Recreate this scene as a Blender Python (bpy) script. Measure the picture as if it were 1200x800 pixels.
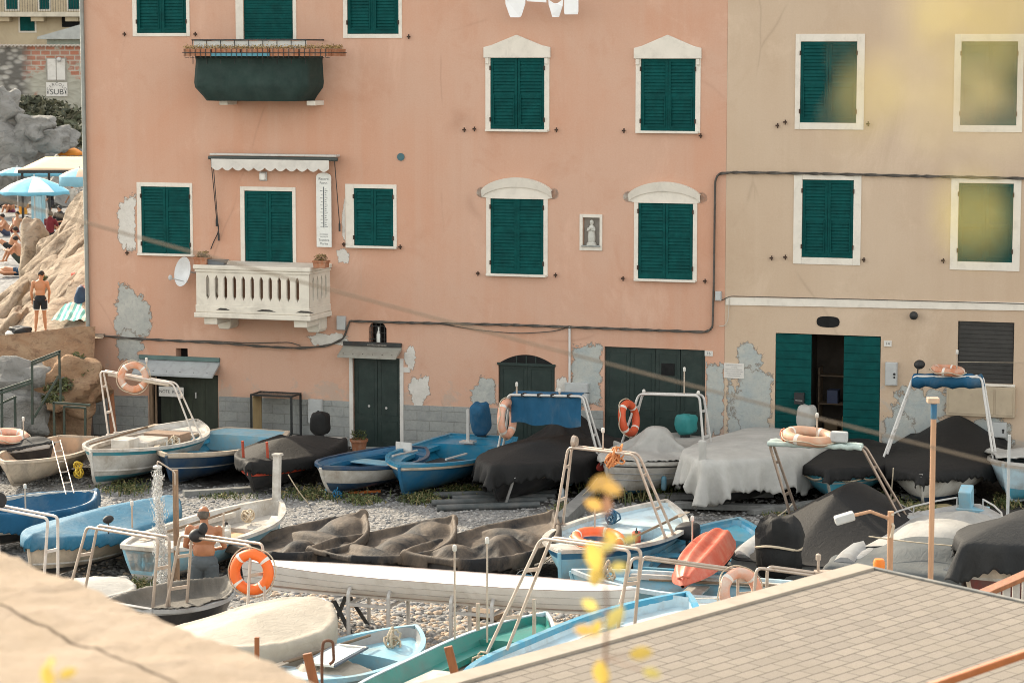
import bpy, math, random
import numpy as np
from math import sin, cos, tan, pi, radians, atan2, sqrt
from mathutils import Vector, Matrix, noise
for _o in list(bpy.data.objects):
    bpy.data.objects.remove(_o)
SC = bpy.context.scene
COL = SC.collection
V = Vector
random.seed(7)

# ------------------------------------------------------------------ camera, sky, sun, exposure
FPX, CAMH, YH = 2950.0, 9.4, 60.0
TH = math.atan((400 - YH) / FPX)
cd = bpy.data.cameras.new('camera')
cam = bpy.data.objects.new('camera', cd)
COL.objects.link(cam)
cam.location = (0, 0, CAMH)
cam.rotation_euler = (pi / 2 - TH, 0, 0)
cd.sensor_width = 36.0
cd.lens = 36.0 * FPX / 1200.0
cd.clip_start, cd.clip_end = 0.1, 3000
cd.dof.use_dof = True
cd.dof.focus_distance = 50.0
cd.dof.aperture_fstop = 3.0
cd.dof.aperture_blades = 9
SC.camera = cam

SUN_EL, SUN_AZ = radians(34), radians(-38)      # azimuth from +Y towards +X: the sun stands behind the houses, to the left
wd = bpy.data.worlds.new('World')
SC.world = wd
wd.use_nodes = True
wn = wd.node_tree
sky = wn.nodes.new('ShaderNodeTexSky')
sky.sky_type = 'NISHITA'
sky.sun_disc = False
sky.sun_elevation = SUN_EL
sky.sun_rotation = SUN_AZ
sky.air_density, sky.dust_density, sky.ozone_density = 1.0, 1.5, 0.6
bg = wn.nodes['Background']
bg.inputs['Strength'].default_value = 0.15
hs = wn.nodes.new('ShaderNodeHueSaturation')           # sky paled and tinted warm, to make the shade light less blue
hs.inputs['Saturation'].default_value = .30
sky_tint = wn.nodes.new('ShaderNodeMix')
sky_tint.data_type, sky_tint.blend_type = 'RGBA', 'MULTIPLY'
sky_tint.inputs[0].default_value = 1.0
sky_tint.inputs[7].default_value = (1.05, 1.0, .90, 1)
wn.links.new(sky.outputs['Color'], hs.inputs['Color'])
wn.links.new(hs.outputs['Color'], sky_tint.inputs[6])
wn.links.new(sky_tint.outputs[2], bg.inputs['Color'])
sd = bpy.data.lights.new('sun', 'SUN')
sd.energy = 2.0
sd.angle = radians(0.6)
sd.color = (1.0, 0.86, 0.66)
so = bpy.data.objects.new('sun', sd)
COL.objects.link(so)
_s = V((sin(SUN_AZ) * cos(SUN_EL), cos(SUN_AZ) * cos(SUN_EL), sin(SUN_EL)))
so.location = _s * 120
so.rotation_euler = (-_s).to_track_quat('-Z', 'Y').to_euler()
SC.view_settings.view_transform = 'Standard'
SC.view_settings.look = 'None'
SC.view_settings.gamma = 1.0
SC.view_settings.exposure = 1.70
SC.cycles.max_bounces = 8
SC.cycles.diffuse_bounces = 4
SC.cycles.transparent_max_bounces = 12
SC.cycles.sample_clamp_indirect = 6.0
SC.cycles.use_denoising = True
SC.cycles.filter_width = 0.95

# ------------------------------------------------------------------ measuring: a pixel of the photograph as a point in the place
def ray(px, py):
    xc, yc = (px - 600) / FPX, -(py - 400) / FPX
    return V((xc, cos(TH) + yc * sin(TH), -sin(TH) + yc * cos(TH)))
def onz(px, py, z=0.0):
    d = ray(px, py)
    return V((0, 0, CAMH)) + d * ((z - CAMH) / d.z)
def ony(px, py, Y):
    d = ray(px, py)
    return V((0, 0, CAMH)) + d * (Y / d.y)
PHI = radians(18.2)
U = V((cos(PHI), -sin(PHI), 0))
N = V((-sin(PHI), -cos(PHI), 0))                  # the facade's outward normal
_pd = onz(440, 525, 0)
def onf(px, py, out=0.0):
    """point on the facade plane (moved outwards) as (u, z)"""
    d = ray(px, py)
    p0 = _pd + N * out
    t = (p0 - V((0, 0, CAMH))).dot(N) / d.dot(N)
    p = V((0, 0, CAMH)) + d * t
    return ((p - P0).dot(U), p.z)
P0 = _pd.copy()
_u0 = onf(104, 500)[0]
P0 = _pd + U * _u0
P0.z = 0
def fw(u, out, z):
    return P0 + U * u + N * out + V((0, 0, z))

# ------------------------------------------------------------------ mesh builder
class MB:
    def __init__(s):
        s.v, s.f, s.m = [], [], []
    def add(s, vs, fs, mi=0):
        o = len(s.v)
        s.v += [tuple(p) for p in vs]
        for k, f in enumerate(fs):
            s.f.append(tuple(i + o for i in f))
            s.m.append(mi[k] if isinstance(mi, (list, tuple)) else mi)
        return s
    def box(s, x0, x1, y0, y1, z0, z1, mi=0):
        vs = [(x, y, z) for z in (z0, z1) for y in (y0, y1) for x in (x0, x1)]
        return s.add(vs, [(0, 2, 3, 1), (4, 5, 7, 6), (0, 1, 5, 4), (2, 6, 7, 3), (0, 4, 6, 2), (1, 3, 7, 5)], mi)
    def obox(s, c, ax, ay, az, mi=0):
        c, ax, ay, az = V(c), V(ax), V(ay), V(az)
        vs = [c + ax * x + ay * y + az * z for z in (-1, 1) for y in (-1, 1) for x in (-1, 1)]
        return s.add(vs, [(0, 2, 3, 1), (4, 5, 7, 6), (0, 1, 5, 4), (2, 6, 7, 3), (0, 4, 6, 2), (1, 3, 7, 5)], mi)
    def beam(s, p, q, w, h, mi=0, up=(0, 0, 1)):
        p, q = V(p), V(q)
        d = (q - p)
        n = d.normalized()
        sd_ = n.cross(V(up))
        if sd_.length < 1e-4:
            sd_ = n.cross(V((1, 0, 0)))
        sd_.normalize()
        u2 = sd_.cross(n)
        return s.obox((p + q) / 2, d / 2, sd_ * w / 2, u2 * h / 2, mi)
    def tube(s, pts, r, n=8, mi=0, closed=False, caps=True):
        pts = [V(p) for p in pts]
        k = len(pts)
        rs = r if isinstance(r, (list, tuple)) else [r] * k
        vs, fs = [], []
        nrm = None
        for i, p in enumerate(pts):
            a = pts[(i - 1) % k] if (closed or i > 0) else p
            b = pts[(i + 1) % k] if (closed or i < k - 1) else p
            t = (b - a)
            t = t.normalized() if t.length > 1e-9 else V((0, 0, 1))
            if nrm is None:
                nrm = t.orthogonal().normalized()
            else:
                nrm = nrm - t * nrm.dot(t)
                nrm = nrm.normalized() if nrm.length > 1e-6 else t.orthogonal().normalized()
            bn = t.cross(nrm)
            for j in range(n):
                a_ = 2 * pi * j / n
                vs.append(p + (nrm * cos(a_) + bn * sin(a_)) * rs[i])
        for i in range(k if closed else k - 1):
            for j in range(n):
                i2 = (i + 1) % k
                fs.append((i * n + j, i * n + (j + 1) % n, i2 * n + (j + 1) % n, i2 * n + j))
        if caps and not closed:
            fs.append(tuple(reversed(range(n))))
            fs.append(tuple((k - 1) * n + j for j in range(n)))
        return s.add(vs, fs, mi)
    def lathe(s, prof, n=16, c=(0, 0, 0), mi=0, axis='z'):
        vs, fs = [], []
        c = V(c)
        for (r, h) in prof:
            for j in range(n):
                a = 2 * pi * j / n
                q = V((r * cos(a), r * sin(a), h))
                if axis == 'y':
                    q = V((q.x, -q.z, q.y))
                elif axis == 'x':
                    q = V((q.z, q.x, q.y))
                vs.append(c + q)
        k = len(prof)
        for i in range(k - 1):
            for j in range(n):
                fs.append((i * n + j, i * n + (j + 1) % n, (i + 1) * n + (j + 1) % n, (i + 1) * n + j))
        if prof[0][0] > 1e-5:
            fs.append(tuple(reversed(range(n))))
        if prof[-1][0] > 1e-5:
            fs.append(tuple((k - 1) * n + j for j in range(n)))
        return s.add(vs, fs, mi)
    def prism(s, poly, y0, y1, mi=0):
        """an (x, z) outline given depth along y"""
        k = len(poly)
        vs = [(x, y0, z) for x, z in poly] + [(x, y1, z) for x, z in poly]
        fs = [tuple(range(k)), tuple(reversed(range(k, 2 * k)))]
        for i in range(k):
            j = (i + 1) % k
            fs.append((i, i + k, j + k, j))
        return s.add(vs, fs, mi)
    def slab(s, poly, z0, z1, mi=0):
        """an (x, y) outline given height"""
        k = len(poly)
        vs = [(x, y, z0) for x, y in poly] + [(x, y, z1) for x, y in poly]
        fs = [tuple(reversed(range(k))), tuple(range(k, 2 * k))]
        for i in range(k):
            j = (i + 1) % k
            fs.append((i, j, j + k, i + k))
        return s.add(vs, fs, mi)
    def grid(s, nu, nv, fn, mi=0, mf=None):
        vs = [fn(i / nu, j / nv) for i in range(nu + 1) for j in range(nv + 1)]
        fs, ms = [], []
        for i in range(nu):
            for j in range(nv):
                a = i * (nv + 1) + j
                fs.append((a, a + nv + 1, a + nv + 2, a + 1))
                ms.append(mf(i, j) if mf else mi)
        return s.add(vs, fs, ms)
    def blob(s, c, r, nu=10, nv=7, mi=0, jit=0.0, e=1.0, seed=0.0, fr=1.0):
        """rounded lump; e < 1 squares it off"""
        c = V(c)
        def sg(x, p):
            return math.copysign(abs(x) ** p, x)
        vs, fs = [], []
        for j in range(nv + 1):
            ph = -pi / 2 + pi * j / nv
            for i in range(nu):
                a = 2 * pi * i / nu
                d = V((sg(cos(ph), e) * sg(cos(a), e), sg(cos(ph), e) * sg(sin(a), e), sg(sin(ph), e)))
                k = 1.0
                if jit:
                    k += jit * noise.noise(d * 1.7 * fr + V((seed, seed * 2.3, -seed)))
                vs.append(c + V((d.x * r[0], d.y * r[1], d.z * r[2])) * k)
        for j in range(nv):
            for i in range(nu):
                fs.append((j * nu + i, j * nu + (i + 1) % nu, (j + 1) * nu + (i + 1) % nu, (j + 1) * nu + i))
        return s.add(vs, fs, mi)
    def xform(s, mtx, start=0):
        s.v[start:] = [tuple(mtx @ V(p)) for p in s.v[start:]]
        return s
    def build(s, name, mats, parent=None, loc=None, rotz=0.0, smooth=None, bevel=0.0, recentre=False):
        vs = s.v
        if recentre and vs:
            cx = (min(p[0] for p in vs) + max(p[0] for p in vs)) / 2
            cy = (min(p[1] for p in vs) + max(p[1] for p in vs)) / 2
            cz = min(p[2] for p in vs)
            vs = [(p[0] - cx, p[1] - cy, p[2] - cz) for p in vs]
            loc = V((cx, cy, cz)) + (V(loc) if loc else V((0, 0, 0)))
        me = bpy.data.meshes.new(name)
        me.from_pydata(vs, [], s.f)
        if not isinstance(mats, (list, tuple)):
            mats = [mats]
        for m_ in mats:
            me.materials.append(m_)
        me.polygons.foreach_set('material_index', s.m)
        if smooth is not None:
            me.polygons.foreach_set('use_smooth', [True] * len(me.polygons))
            if smooth < 179:
                me.set_sharp_from_angle(angle=radians(smooth))
        me.validate()
        me.update()
        o = bpy.data.objects.new(name, me)
        COL.objects.link(o)
        if parent is not None:
            o.parent = parent
        if loc is not None:
            o.location = loc
        o.rotation_euler[2] = rotz
        if bevel:
            b = o.modifiers.new('bevel', 'BEVEL')
            b.width, b.segments, b.limit_method, b.angle_limit = bevel, 2, 'ANGLE', radians(40)
        return o

def tag(o, label=None, cat=None, group=None, kind=None):
    if label: o['label'] = label
    if cat: o['category'] = cat
    if group: o['group'] = group
    if kind: o['kind'] = kind
    return o
def thing(name, label, cat, loc=(0, 0, 0), rotz=0.0, group=None):
    o = bpy.data.objects.new(name, None)
    COL.objects.link(o)
    o.location = loc
    o.rotation_euler[2] = rotz
    o.empty_display_size = 0.2
    return tag(o, label, cat, group)
def copy_tree(o, parent=None):
    c = o.copy()
    COL.objects.link(c)
    if parent is not None:
        c.parent = parent
    for ch in list(o.children):
        copy_tree(ch, c)
    return c
def fbm(p, o=4):
    return noise.fractal(p, 1.0, 2.0, o, noise_basis='PERLIN_ORIGINAL')
def arcpts(pts, rad, n=5):
    """round the corners of a polyline"""
    pts = [V(p) for p in pts]
    out = [pts[0]]
    for i in range(1, len(pts) - 1):
        a, b, c = pts[i - 1], pts[i], pts[i + 1]
        r = min(rad, (a - b).length * .45, (c - b).length * .45)
        p, q = b + (a - b).normalized() * r, b + (c - b).normalized() * r
        for k in range(n + 1):
            t = k / n
            out.append(p * (1 - t) ** 2 + b * 2 * t * (1 - t) + q * t * t)
    out.append(pts[-1])
    return out
def sag(p, q, s_, n=10):
    p, q = V(p), V(q)
    return [p.lerp(q, i / n) - V((0, 0, s_ * 4 * (i / n) * (1 - i / n))) for i in range(n + 1)]

def text_mb(txt, size, align='CENTER', xz=True, depth=0.0):
    cu = bpy.data.curves.new('lettering', 'FONT')
    cu.body = txt
    cu.size = size
    cu.align_x = align
    cu.align_y = 'CENTER'
    cu.extrude = depth
    o = bpy.data.objects.new('lettering', cu)
    COL.objects.link(o)
    bpy.context.view_layer.update()
    me = o.evaluated_get(bpy.context.evaluated_depsgraph_get()).to_mesh()
    vs = [V((v.co.x, -v.co.z, v.co.y)) if xz else v.co.copy() for v in me.vertices]
    fs = [tuple(p.vertices) for p in me.polygons]
    bpy.data.objects.remove(o)
    bpy.data.curves.remove(cu)
    return vs, fs

# ------------------------------------------------------------------ materials
def lin(c):
    if isinstance(c, str):
        c = tuple(int(c[i:i + 2], 16) / 255 for i in (0, 2, 4))
        return tuple((x / 12.92 if x <= .04045 else ((x + .055) / 1.055) ** 2.4) for x in c)
    return c
class NT:
    def __init__(s, m):
        s.t = m.node_tree
    def n(s, typ, **kw):
        nd = s.t.nodes.new(typ)
        for k, v in kw.items():
            setattr(nd, k, v)
        return nd
    def l(s, a, b):
        s.t.links.new(a, b)
    def noise(s, vec, scale, detail=4, rough=.55, dist=0.0):
        nd = s.n('ShaderNodeTexNoise')
        nd.inputs['Scale'].default_value = scale
        nd.inputs['Detail'].default_value = detail
        nd.inputs['Roughness'].default_value = rough
        nd.inputs['Distortion'].default_value = dist
        if vec is not None: s.l(vec, nd.inputs['Vector'])
        return nd.outputs['Fac']
    def ramp(s, fac, stops):
        nd = s.n('ShaderNodeValToRGB')
        el = nd.color_ramp.elements
        while len(el) < len(stops): el.new(.5)
        for e, (p, c) in zip(el, stops):
            e.position = p
            e.color = (c, c, c, 1) if isinstance(c, (int, float)) else (*lin(c), 1)
        s.l(fac, nd.inputs['Fac'])
        return nd.outputs['Color']
    def mix(s, fac, a, b, mode='MIX'):
        nd = s.n('ShaderNodeMix', data_type='RGBA', blend_type=mode)
        for sock, val in ((nd.inputs[0], fac), (nd.inputs[6], a), (nd.inputs[7], b)):
            if isinstance(val, bpy.types.NodeSocket): s.l(val, sock)
            elif isinstance(val, (int, float)): sock.default_value = val if sock == nd.inputs[0] else (val, val, val, 1)
            else: sock.default_value = (*lin(val), 1)
        return nd.outputs[2]
    def mapv(s, vec, scale=(1, 1, 1), loc=(0, 0, 0), rot=(0, 0, 0)):
        nd = s.n('ShaderNodeMapping')
        nd.inputs['Scale'].default_value = scale
        nd.inputs['Location'].default_value = loc
        nd.inputs['Rotation'].default_value = rot
        s.l(vec, nd.inputs['Vector'])
        return nd.outputs[0]
    def bump(s, h, strength, dist=.02, norm=None):
        nd = s.n('ShaderNodeBump')
        nd.inputs['Strength'].default_value = strength
        nd.inputs['Distance'].default_value = dist
        s.l(h, nd.inputs['Height'])
        if norm is not None: s.l(norm, nd.inputs['Normal'])
        return nd.outputs['Normal']
def newmat(name, rough=.6, metal=0.0, spec=.4):
    m = bpy.data.materials.new(name)
    m.use_nodes = True
    t = NT(m)
    b = m.node_tree.nodes['Principled BSDF']
    b.inputs['Roughness'].default_value = rough
    b.inputs['Metallic'].default_value = metal
    b.inputs['Specular IOR Level'].default_value = spec
    tc = t.n('ShaderNodeTexCoord')
    return m, t, b, tc.outputs['Object']
def M(name, col, rough=.6, var=.15, vs=2.5, dirt=None, dscale=1.5, damt=.45, bump=.15, bs=25, bd=.01, metal=0.0, spec=.4, stretch=(1, 1, 1), coat=0.0):
    """a painted or worn surface: base colour, slow tone shift, blotches of dirt, fine relief"""
    m, t, b, co = newmat(name, rough, metal, spec)
    c = lin(col)
    vec = t.mapv(co, stretch)
    n1 = t.noise(vec, vs, 5, .6)
    lo = tuple(x * (1 - var) for x in c)
    hi = tuple(min(1, x * (1 + var)) for x in c)
    out = t.mix(t.ramp(n1, [(.3, 0.0), (.7, 1.0)]), lo, hi)
    if dirt:
        n2 = t.noise(vec, dscale, 8, .68, .4)
        fac = t.ramp(n2, [(.62 - damt * .35, 0.0), (.78 - damt * .2, min(1, damt * 1.6))])
        out = t.mix(fac, out, dirt)
    t.l(out, b.inputs['Base Color'])
    rr = t.ramp(t.noise(co, vs * 3, 3), [(.3, max(.05, rough - .1)), (.7, min(1, rough + .1))])
    t.l(rr, b.inputs['Roughness'])
    if coat:
        b.inputs['Coat Weight'].default_value = coat
        b.inputs['Coat Roughness'].default_value = .15
    if bump:
        t.l(t.bump(t.noise(vec, bs, 5, .6), bump, bd), b.inputs['Normal'])
    return m
# ------------------------------------------------------------------ shared materials
WHITE = M('white_paint', (.60, .575, .53), .55, .06, 2, (.42, .38, .33), 3, .35, .12, 40)
STUCCO_W = M('white_stucco', (.68, .63, .55), .8, .06, 3, (.48, .44, .38), 4, .3, .3, 60, .006)
TEAL = M('green_shutter_paint', (.0008, .056, .053), .65, .22, 3, (.004, .08, .072), 6, .3, .1, 40, spec=.12)
TEAL_GLINT = M('shutter_glint', (.20, .30, .27), .7, .2, 6, None, bump=0)  # pale slat edges that paint in glints of light
DKGREEN = M('dark_green_paint', (.012, .026, .022), .5, .25, 2, (.03, .04, .035), 4, .4, .15, 30)
OLIVE = M('olive_door_paint', (.032, .04, .026), .6, .2, 2, (.02, .022, .016), 3, .5, .15, 20, stretch=(3, 3, .4))
STEEL = M('steel_tube', (.46, .38, .31), .36, .1, 5, (.30, .20, .13), 7, .35, 0, 60, metal=.3)
ALU = M('bright_steel', (.48, .47, .45), .35, .08, 5, None, metal=.25, bump=0)
DARKIRON = M('dark_iron', (.025, .027, .027), .6, .3, 6, (.10, .05, .03), 8, .3, .2, 40)
GREENRAIL = M('green_rail_paint', (.035, .052, .04), .55, .2, 5, (.12, .08, .05), 8, .3, .1, 40)
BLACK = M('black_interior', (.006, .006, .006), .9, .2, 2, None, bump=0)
WOOD = M('weathered_wood', (.20, .14, .09), .75, .25, 2, (.10, .08, .06), 3, .5, .35, 12, .01, stretch=(.6, 6, 6))
WOODV = M('weathered_post_wood', (.30, .20, .125), .75, .25, 2, (.13, .09, .06), 3, .5, .35, 12, .01, stretch=(8, 8, .8))
REDWOOD = M('varnished_wood', (.30, .115, .045), .45, .25, 2, (.14, .06, .03), 3, .4, .2, 12, .01, stretch=(8, 8, .8))
CONC = M('grey_cement', (.33, .34, .32), .9, .16, 1.5, (.22, .23, .23), 1.2, .5, .4, 30, .01)
GREYBOX = M('grey_box_paint', (.44, .45, .44), .5, .06, 4, (.3, .27, .24), 6, .3, .05, 40)
BEIGEBOX = M('beige_box_paint', (.42, .34, .24), .6, .08, 3, (.3, .24, .18), 4, .3, .05, 40)
RUBBER = M('black_rubber', (.02, .02, .021), .6, .25, 6, None, bump=.1)
CABLE = M('grey_cable', (.085, .075, .065), .8, .25, 6, (.16, .13, .1), 6, .3, .1, 60)
ROPE = M('rope', (.50, .42, .31), .9, .15, 8, None, bump=.5, bs=120)
ORANGE = M('lifebuoy_orange', (.72, .13, .03), .5, .12, 5, (.55, .22, .10), 5, .35, .08, 30)
PINKBUOY = M('faded_lifebuoy', (.72, .36, .24), .6, .12, 5, (.62, .46, .36), 5, .5, .08, 30)
TERRA = M('terracotta', (.34, .14, .07), .8, .15, 5, (.4, .28, .2), 6, .4, .2, 40)
LEAFM = M('leaf_green', (.075, .10, .03), .6, .45, 4, (.16, .14, .05), 5, .5, 0)
DRYPLANT = M('dry_plant', (.30, .21, .09), .8, .3, 6, None, bump=0)
SKIN = M('skin', (.44, .215, .115), .5, .12, 5, (.36, .15, .08), 4, .4, .08, 40, .004)
SKIN2 = M('tanned_skin', (.36, .155, .075), .5, .14, 5, (.30, .11, .05), 4, .45, .08, 40, .004)
HAIR = M('dark_hair', (.02, .014, .01), .7, .4, 15, None, bump=.5, bs=90)
HAIRG = M('grey_fringe_hair', (.10, .085, .07), .8, .4, 15, None, bump=.5, bs=90)

# plastered facades
def facade_mat(name, base, light, deep, grey):
    m, t, b, co = newmat(name, .88, spec=.2)
    big = t.noise(t.mapv(co, (.35, .35, .22)), 1.0, 5, .6, .5)
    streak = t.noise(t.mapv(co, (2.6, 2.6, .09)), 1.0, 5, .62)
    streak2 = t.noise(t.mapv(co, (6, 6, .22), (1, 5, 2)), 1.0, 4, .6)
    c = t.mix(t.ramp(big, [(.36, 0.), (.62, 1.)]), base, light)
    c = t.mix(t.ramp(streak, [(.46, 0.), (.74, .8)]), c, light)
    c = t.mix(t.ramp(streak2, [(.54, 0.), (.80, .22)]), c, deep)
    pale = tuple(min(1, x * 1.12 + .02) for x in light)
    c = t.mix(t.ramp(t.noise(t.mapv(co, (.5, .5, .3), (3, 1, 9)), 1.0, 7, .7, .8), [(.56, 0.), (.66, .55)]), c, pale)
    c = t.mix(t.ramp(t.noise(t.mapv(co, (5, 5, .12), (2, 0, 4)), 1.0, 6, .7), [(.62, 0.), (.74, .24)]), c, grey)
    blot = t.noise(t.mapv(co, (1, 1, 1), (7, 3, 5)), .8, 9, .72, .6)
    c = t.mix(t.ramp(blot, [(.54, 0.), (.70, .45)]), c, deep)
    # damp, scuffed plaster along the foot of the wall
    sx = t.n('ShaderNodeSeparateXYZ')
    t.l(co, sx.inputs[0])
    hmap = t.n('ShaderNodeMapRange')
    hmap.inputs[1].default_value, hmap.inputs[2].default_value = 3.0, .2
    hmap.inputs[3].default_value, hmap.inputs[4].default_value = 0.0, .36
    t.l(sx.outputs[2], hmap.inputs[0])
    ad = t.n('ShaderNodeMath', operation='ADD')
    t.l(hmap.outputs[0], ad.inputs[0])
    t.l(t.noise(co, 1.3, 8, .7, .3), ad.inputs[1])
    c = t.mix(t.ramp(ad.outputs[0], [(.74, 0.), (.80, .75)]), c, grey)
    ck = t.n('ShaderNodeTexVoronoi', feature='DISTANCE_TO_EDGE'); ck.inputs['Scale'].default_value = .26
    wob = t.mix(.30, t.mapv(co, (1, 1, .45)), t.n('ShaderNodeTexNoise').outputs['Color'])
    t.l(wob, ck.inputs['Vector'])
    gate = t.ramp(t.noise(t.mapv(co, (1, 1, 1), (11, 2, 1)), .45, 3), [(.50, 0.), (.58, 1.)])
    cm = t.n('ShaderNodeMath', operation='MULTIPLY'); t.l(t.ramp(ck.outputs['Distance'], [(.0, .30), (.0045, 0.)]), cm.inputs[0]); t.l(gate, cm.inputs[1])
    c = t.mix(cm.outputs[0], c, tuple(x * .5 for x in deep))
    fine = t.noise(co, 26, 4, .6)
    c = t.mix(.22, c, t.mix(t.ramp(fine, [(.3, 0.), (.7, 1.)]), deep, light))
    t.l(c, b.inputs['Base Color'])
    nb = t.bump(t.noise(co, 40, 5, .65), .28, .008)
    t.l(t.bump(t.noise(co, 1.6, 5, .6), .25, .05, nb), b.inputs['Normal'])
    return m
PINK = facade_mat('pink_plaster', (.55, .302, .202), (.56, .362, .268), (.47, .238, .150), (.42, .35, .29))
BEIGE = facade_mat('beige_plaster', (.50, .375, .268), (.545, .425, .315), (.44, .32, .222), (.38, .37, .34))
def patch_mat(name, c1, c2, c3):
    m, t, b, co = newmat(name, .92, spec=.15)
    a = t.ramp(t.noise(co, 2.2, 8, .7, .3), [(.35, 0.), (.62, 1.)])
    c = t.mix(a, c1, c2)
    c = t.mix(t.ramp(t.noise(co, 9, 6, .7), [(.5, 0.), (.75, .6)]), c, c3)
    t.l(c, b.inputs['Base Color'])
    t.l(t.bump(t.noise(co, 18, 7, .7), .5, .03), b.inputs['Normal'])
    at = t.n('ShaderNodeAttribute'); at.attribute_name = 'inside'
    ad = t.n('ShaderNodeMath', operation='MULTIPLY_ADD'); ad.inputs[1].default_value = 1.5
    t.l(t.noise(co, 3.2, 8, .72, .4), ad.inputs[0]); t.l(at.outputs['Fac'], ad.inputs[2])
    t.l(t.ramp(ad.outputs[0], [(.86, 0.), (.90, 1.)]), b.inputs['Alpha'])
    c = t.mix(t.ramp(ad.outputs[0], [(.90, .75), (.96, 0.)]), c, (.20, .15, .11))       # dark rim: shade of a broken lip, painted in for depth
    t.l(c, b.inputs['Base Color'])
    return m
PATCH_G = patch_mat('bare_grey_render', (.36, .37, .35), (.46, .46, .42), (.24, .25, .25))
PATCH_B = patch_mat('blue_grey_render', (.34, .38, .38), (.44, .44, .40), (.27, .29, .29))
PATCH_W = patch_mat('white_filler', (.56, .53, .48), (.64, .61, .56), (.45, .42, .38))
def stone_mat():
    m, t, b, co = newmat('grey_stone_blocks', .9, spec=.2)
    br = t.n('ShaderNodeTexBrick')
    br.offset = .5
    br.inputs['Scale'].default_value = 1.0
    br.inputs['Brick Width'].default_value = .62
    br.inputs['Row Height'].default_value = .24
    br.inputs['Mortar Size'].default_value = .012
    br.inputs['Mortar Smooth'].default_value = .4
    br.inputs['Color1'].default_value = (.29, .30, .285, 1)
    br.inputs['Color2'].default_value = (.23, .24, .235, 1)
    br.inputs['Mortar'].default_value = (.19, .19, .18, 1)
    cb = t.n('ShaderNodeCombineXYZ')
    sx = t.n('ShaderNodeSeparateXYZ')
    t.l(co, sx.inputs[0]); t.l(sx.outputs[0], cb.inputs[0]); t.l(sx.outputs[2], cb.inputs[1])
    t.l(cb.outputs[0], br.inputs['Vector'])
    c = t.mix(t.ramp(t.noise(co, 3, 8, .7), [(.35, 0.), (.7, .7)]), br.outputs['Color'], (.36, .36, .33))
    c = t.mix(t.ramp(t.noise(co, 16, 5, .7), [(.5, 0.), (.75, .5)]), c, (.15, .16, .16))
    t.l(c, b.inputs['Base Color'])
    nb = t.bump(t.noise(co, 22, 6, .7), .5, .02)
    bp = t.n('ShaderNodeBump'); bp.invert = True
    bp.inputs['Strength'].default_value = .5; bp.inputs['Distance'].default_value = .02
    t.l(br.outputs['Fac'], bp.inputs['Height']); t.l(nb, bp.inputs['Normal'])
    t.l(bp.outputs[0], b.inputs['Normal'])
    return m
STONE = stone_mat()

# ------------------------------------------------------------------ the two houses
def FR(x0, y0, x1, y1, out=0.0):
    mx, my = (x0 + x1) / 2, (y0 + y1) / 2
    return onf(x0, my, out)[0], onf(mx, y1, out)[1], onf(x1, my, out)[0], onf(mx, y0, out)[1]
def hthing(name, label, cat, u, z, out=0.0, group=None):
    return thing(name, label, cat, fw(u, out, z), -PHI, group)

U_L, U_S = 0.0, onf(850, 300)[0]
U_R = U_S + 12.0
PTOP, BTOP = 12.6, 12.4
pink = thing('pink_house', 'salmon pink plastered house with green shutters and two balconies', 'house', P0, -PHI)
beige = thing('beige_house', 'beige plastered house with a half open green door, joined to the pink one', 'house', P0, -PHI)

def wall_front(u0, u1, z1, holes, name, mat, parent):
    """front wall with real openings; each hole = (u0, z0, u1, z1, depth)"""
    us = sorted({u0, u1, *[h[0] for h in holes], *[h[2] for h in holes]})
    zs = sorted({-.6, z1, *[h[1] for h in holes], *[h[3] for h in holes]})
    us = [u for u in us if u0 <= u <= u1]
    zs = [z for z in zs if z <= z1]
    mb = MB()
    for i in range(len(us) - 1):
        for j in range(len(zs) - 1):
            cu, cz = (us[i] + us[i + 1]) / 2, (zs[j] + zs[j + 1]) / 2
            if any(h[0] < cu < h[2] and h[1] < cz < h[3] for h in holes):
                continue
            mb.add([(us[i], 0, zs[j]), (us[i + 1], 0, zs[j]), (us[i + 1], 0, zs[j + 1]), (us[i], 0, zs[j + 1])], [(0, 1, 2, 3)])
    for (a, b, c, d, dep) in holes:
        b_ = max(b, -.6)
        mb.add([(a, 0, b_), (a, dep, b_), (a, dep, d), (a, 0, d)], [(0, 1, 2, 3)])
        mb.add([(c, 0, b_), (c, dep, b_), (c, dep, d), (c, 0, d)], [(3, 2, 1, 0)])
        mb.add([(a, 0, d), (a, dep, d), (c, dep, d), (c, 0, d)], [(0, 1, 2, 3)])
        mb.add([(a, 0, b_), (a, dep, b_), (c, dep, b_), (c, 0, b_)], [(3, 2, 1, 0)])
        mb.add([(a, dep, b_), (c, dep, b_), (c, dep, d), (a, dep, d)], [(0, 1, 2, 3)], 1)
    # flanks and back
    D = 9.0
    mb.add([(u0, 0, -.6), (u0, D, -.6), (u0, D, z1), (u0, 0, z1)], [(0, 3, 2, 1)])
    mb.add([(u1, 0, -.6), (u1, D, -.6), (u1, D, z1), (u1, 0, z1)], [(0, 1, 2, 3)])
    mb.add([(u0, D, -.6), (u1, D, -.6), (u1, D, z1), (u0, D, z1)], [(0, 3, 2, 1)])
    return mb.build(name, [mat, BLACK], parent)

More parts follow.
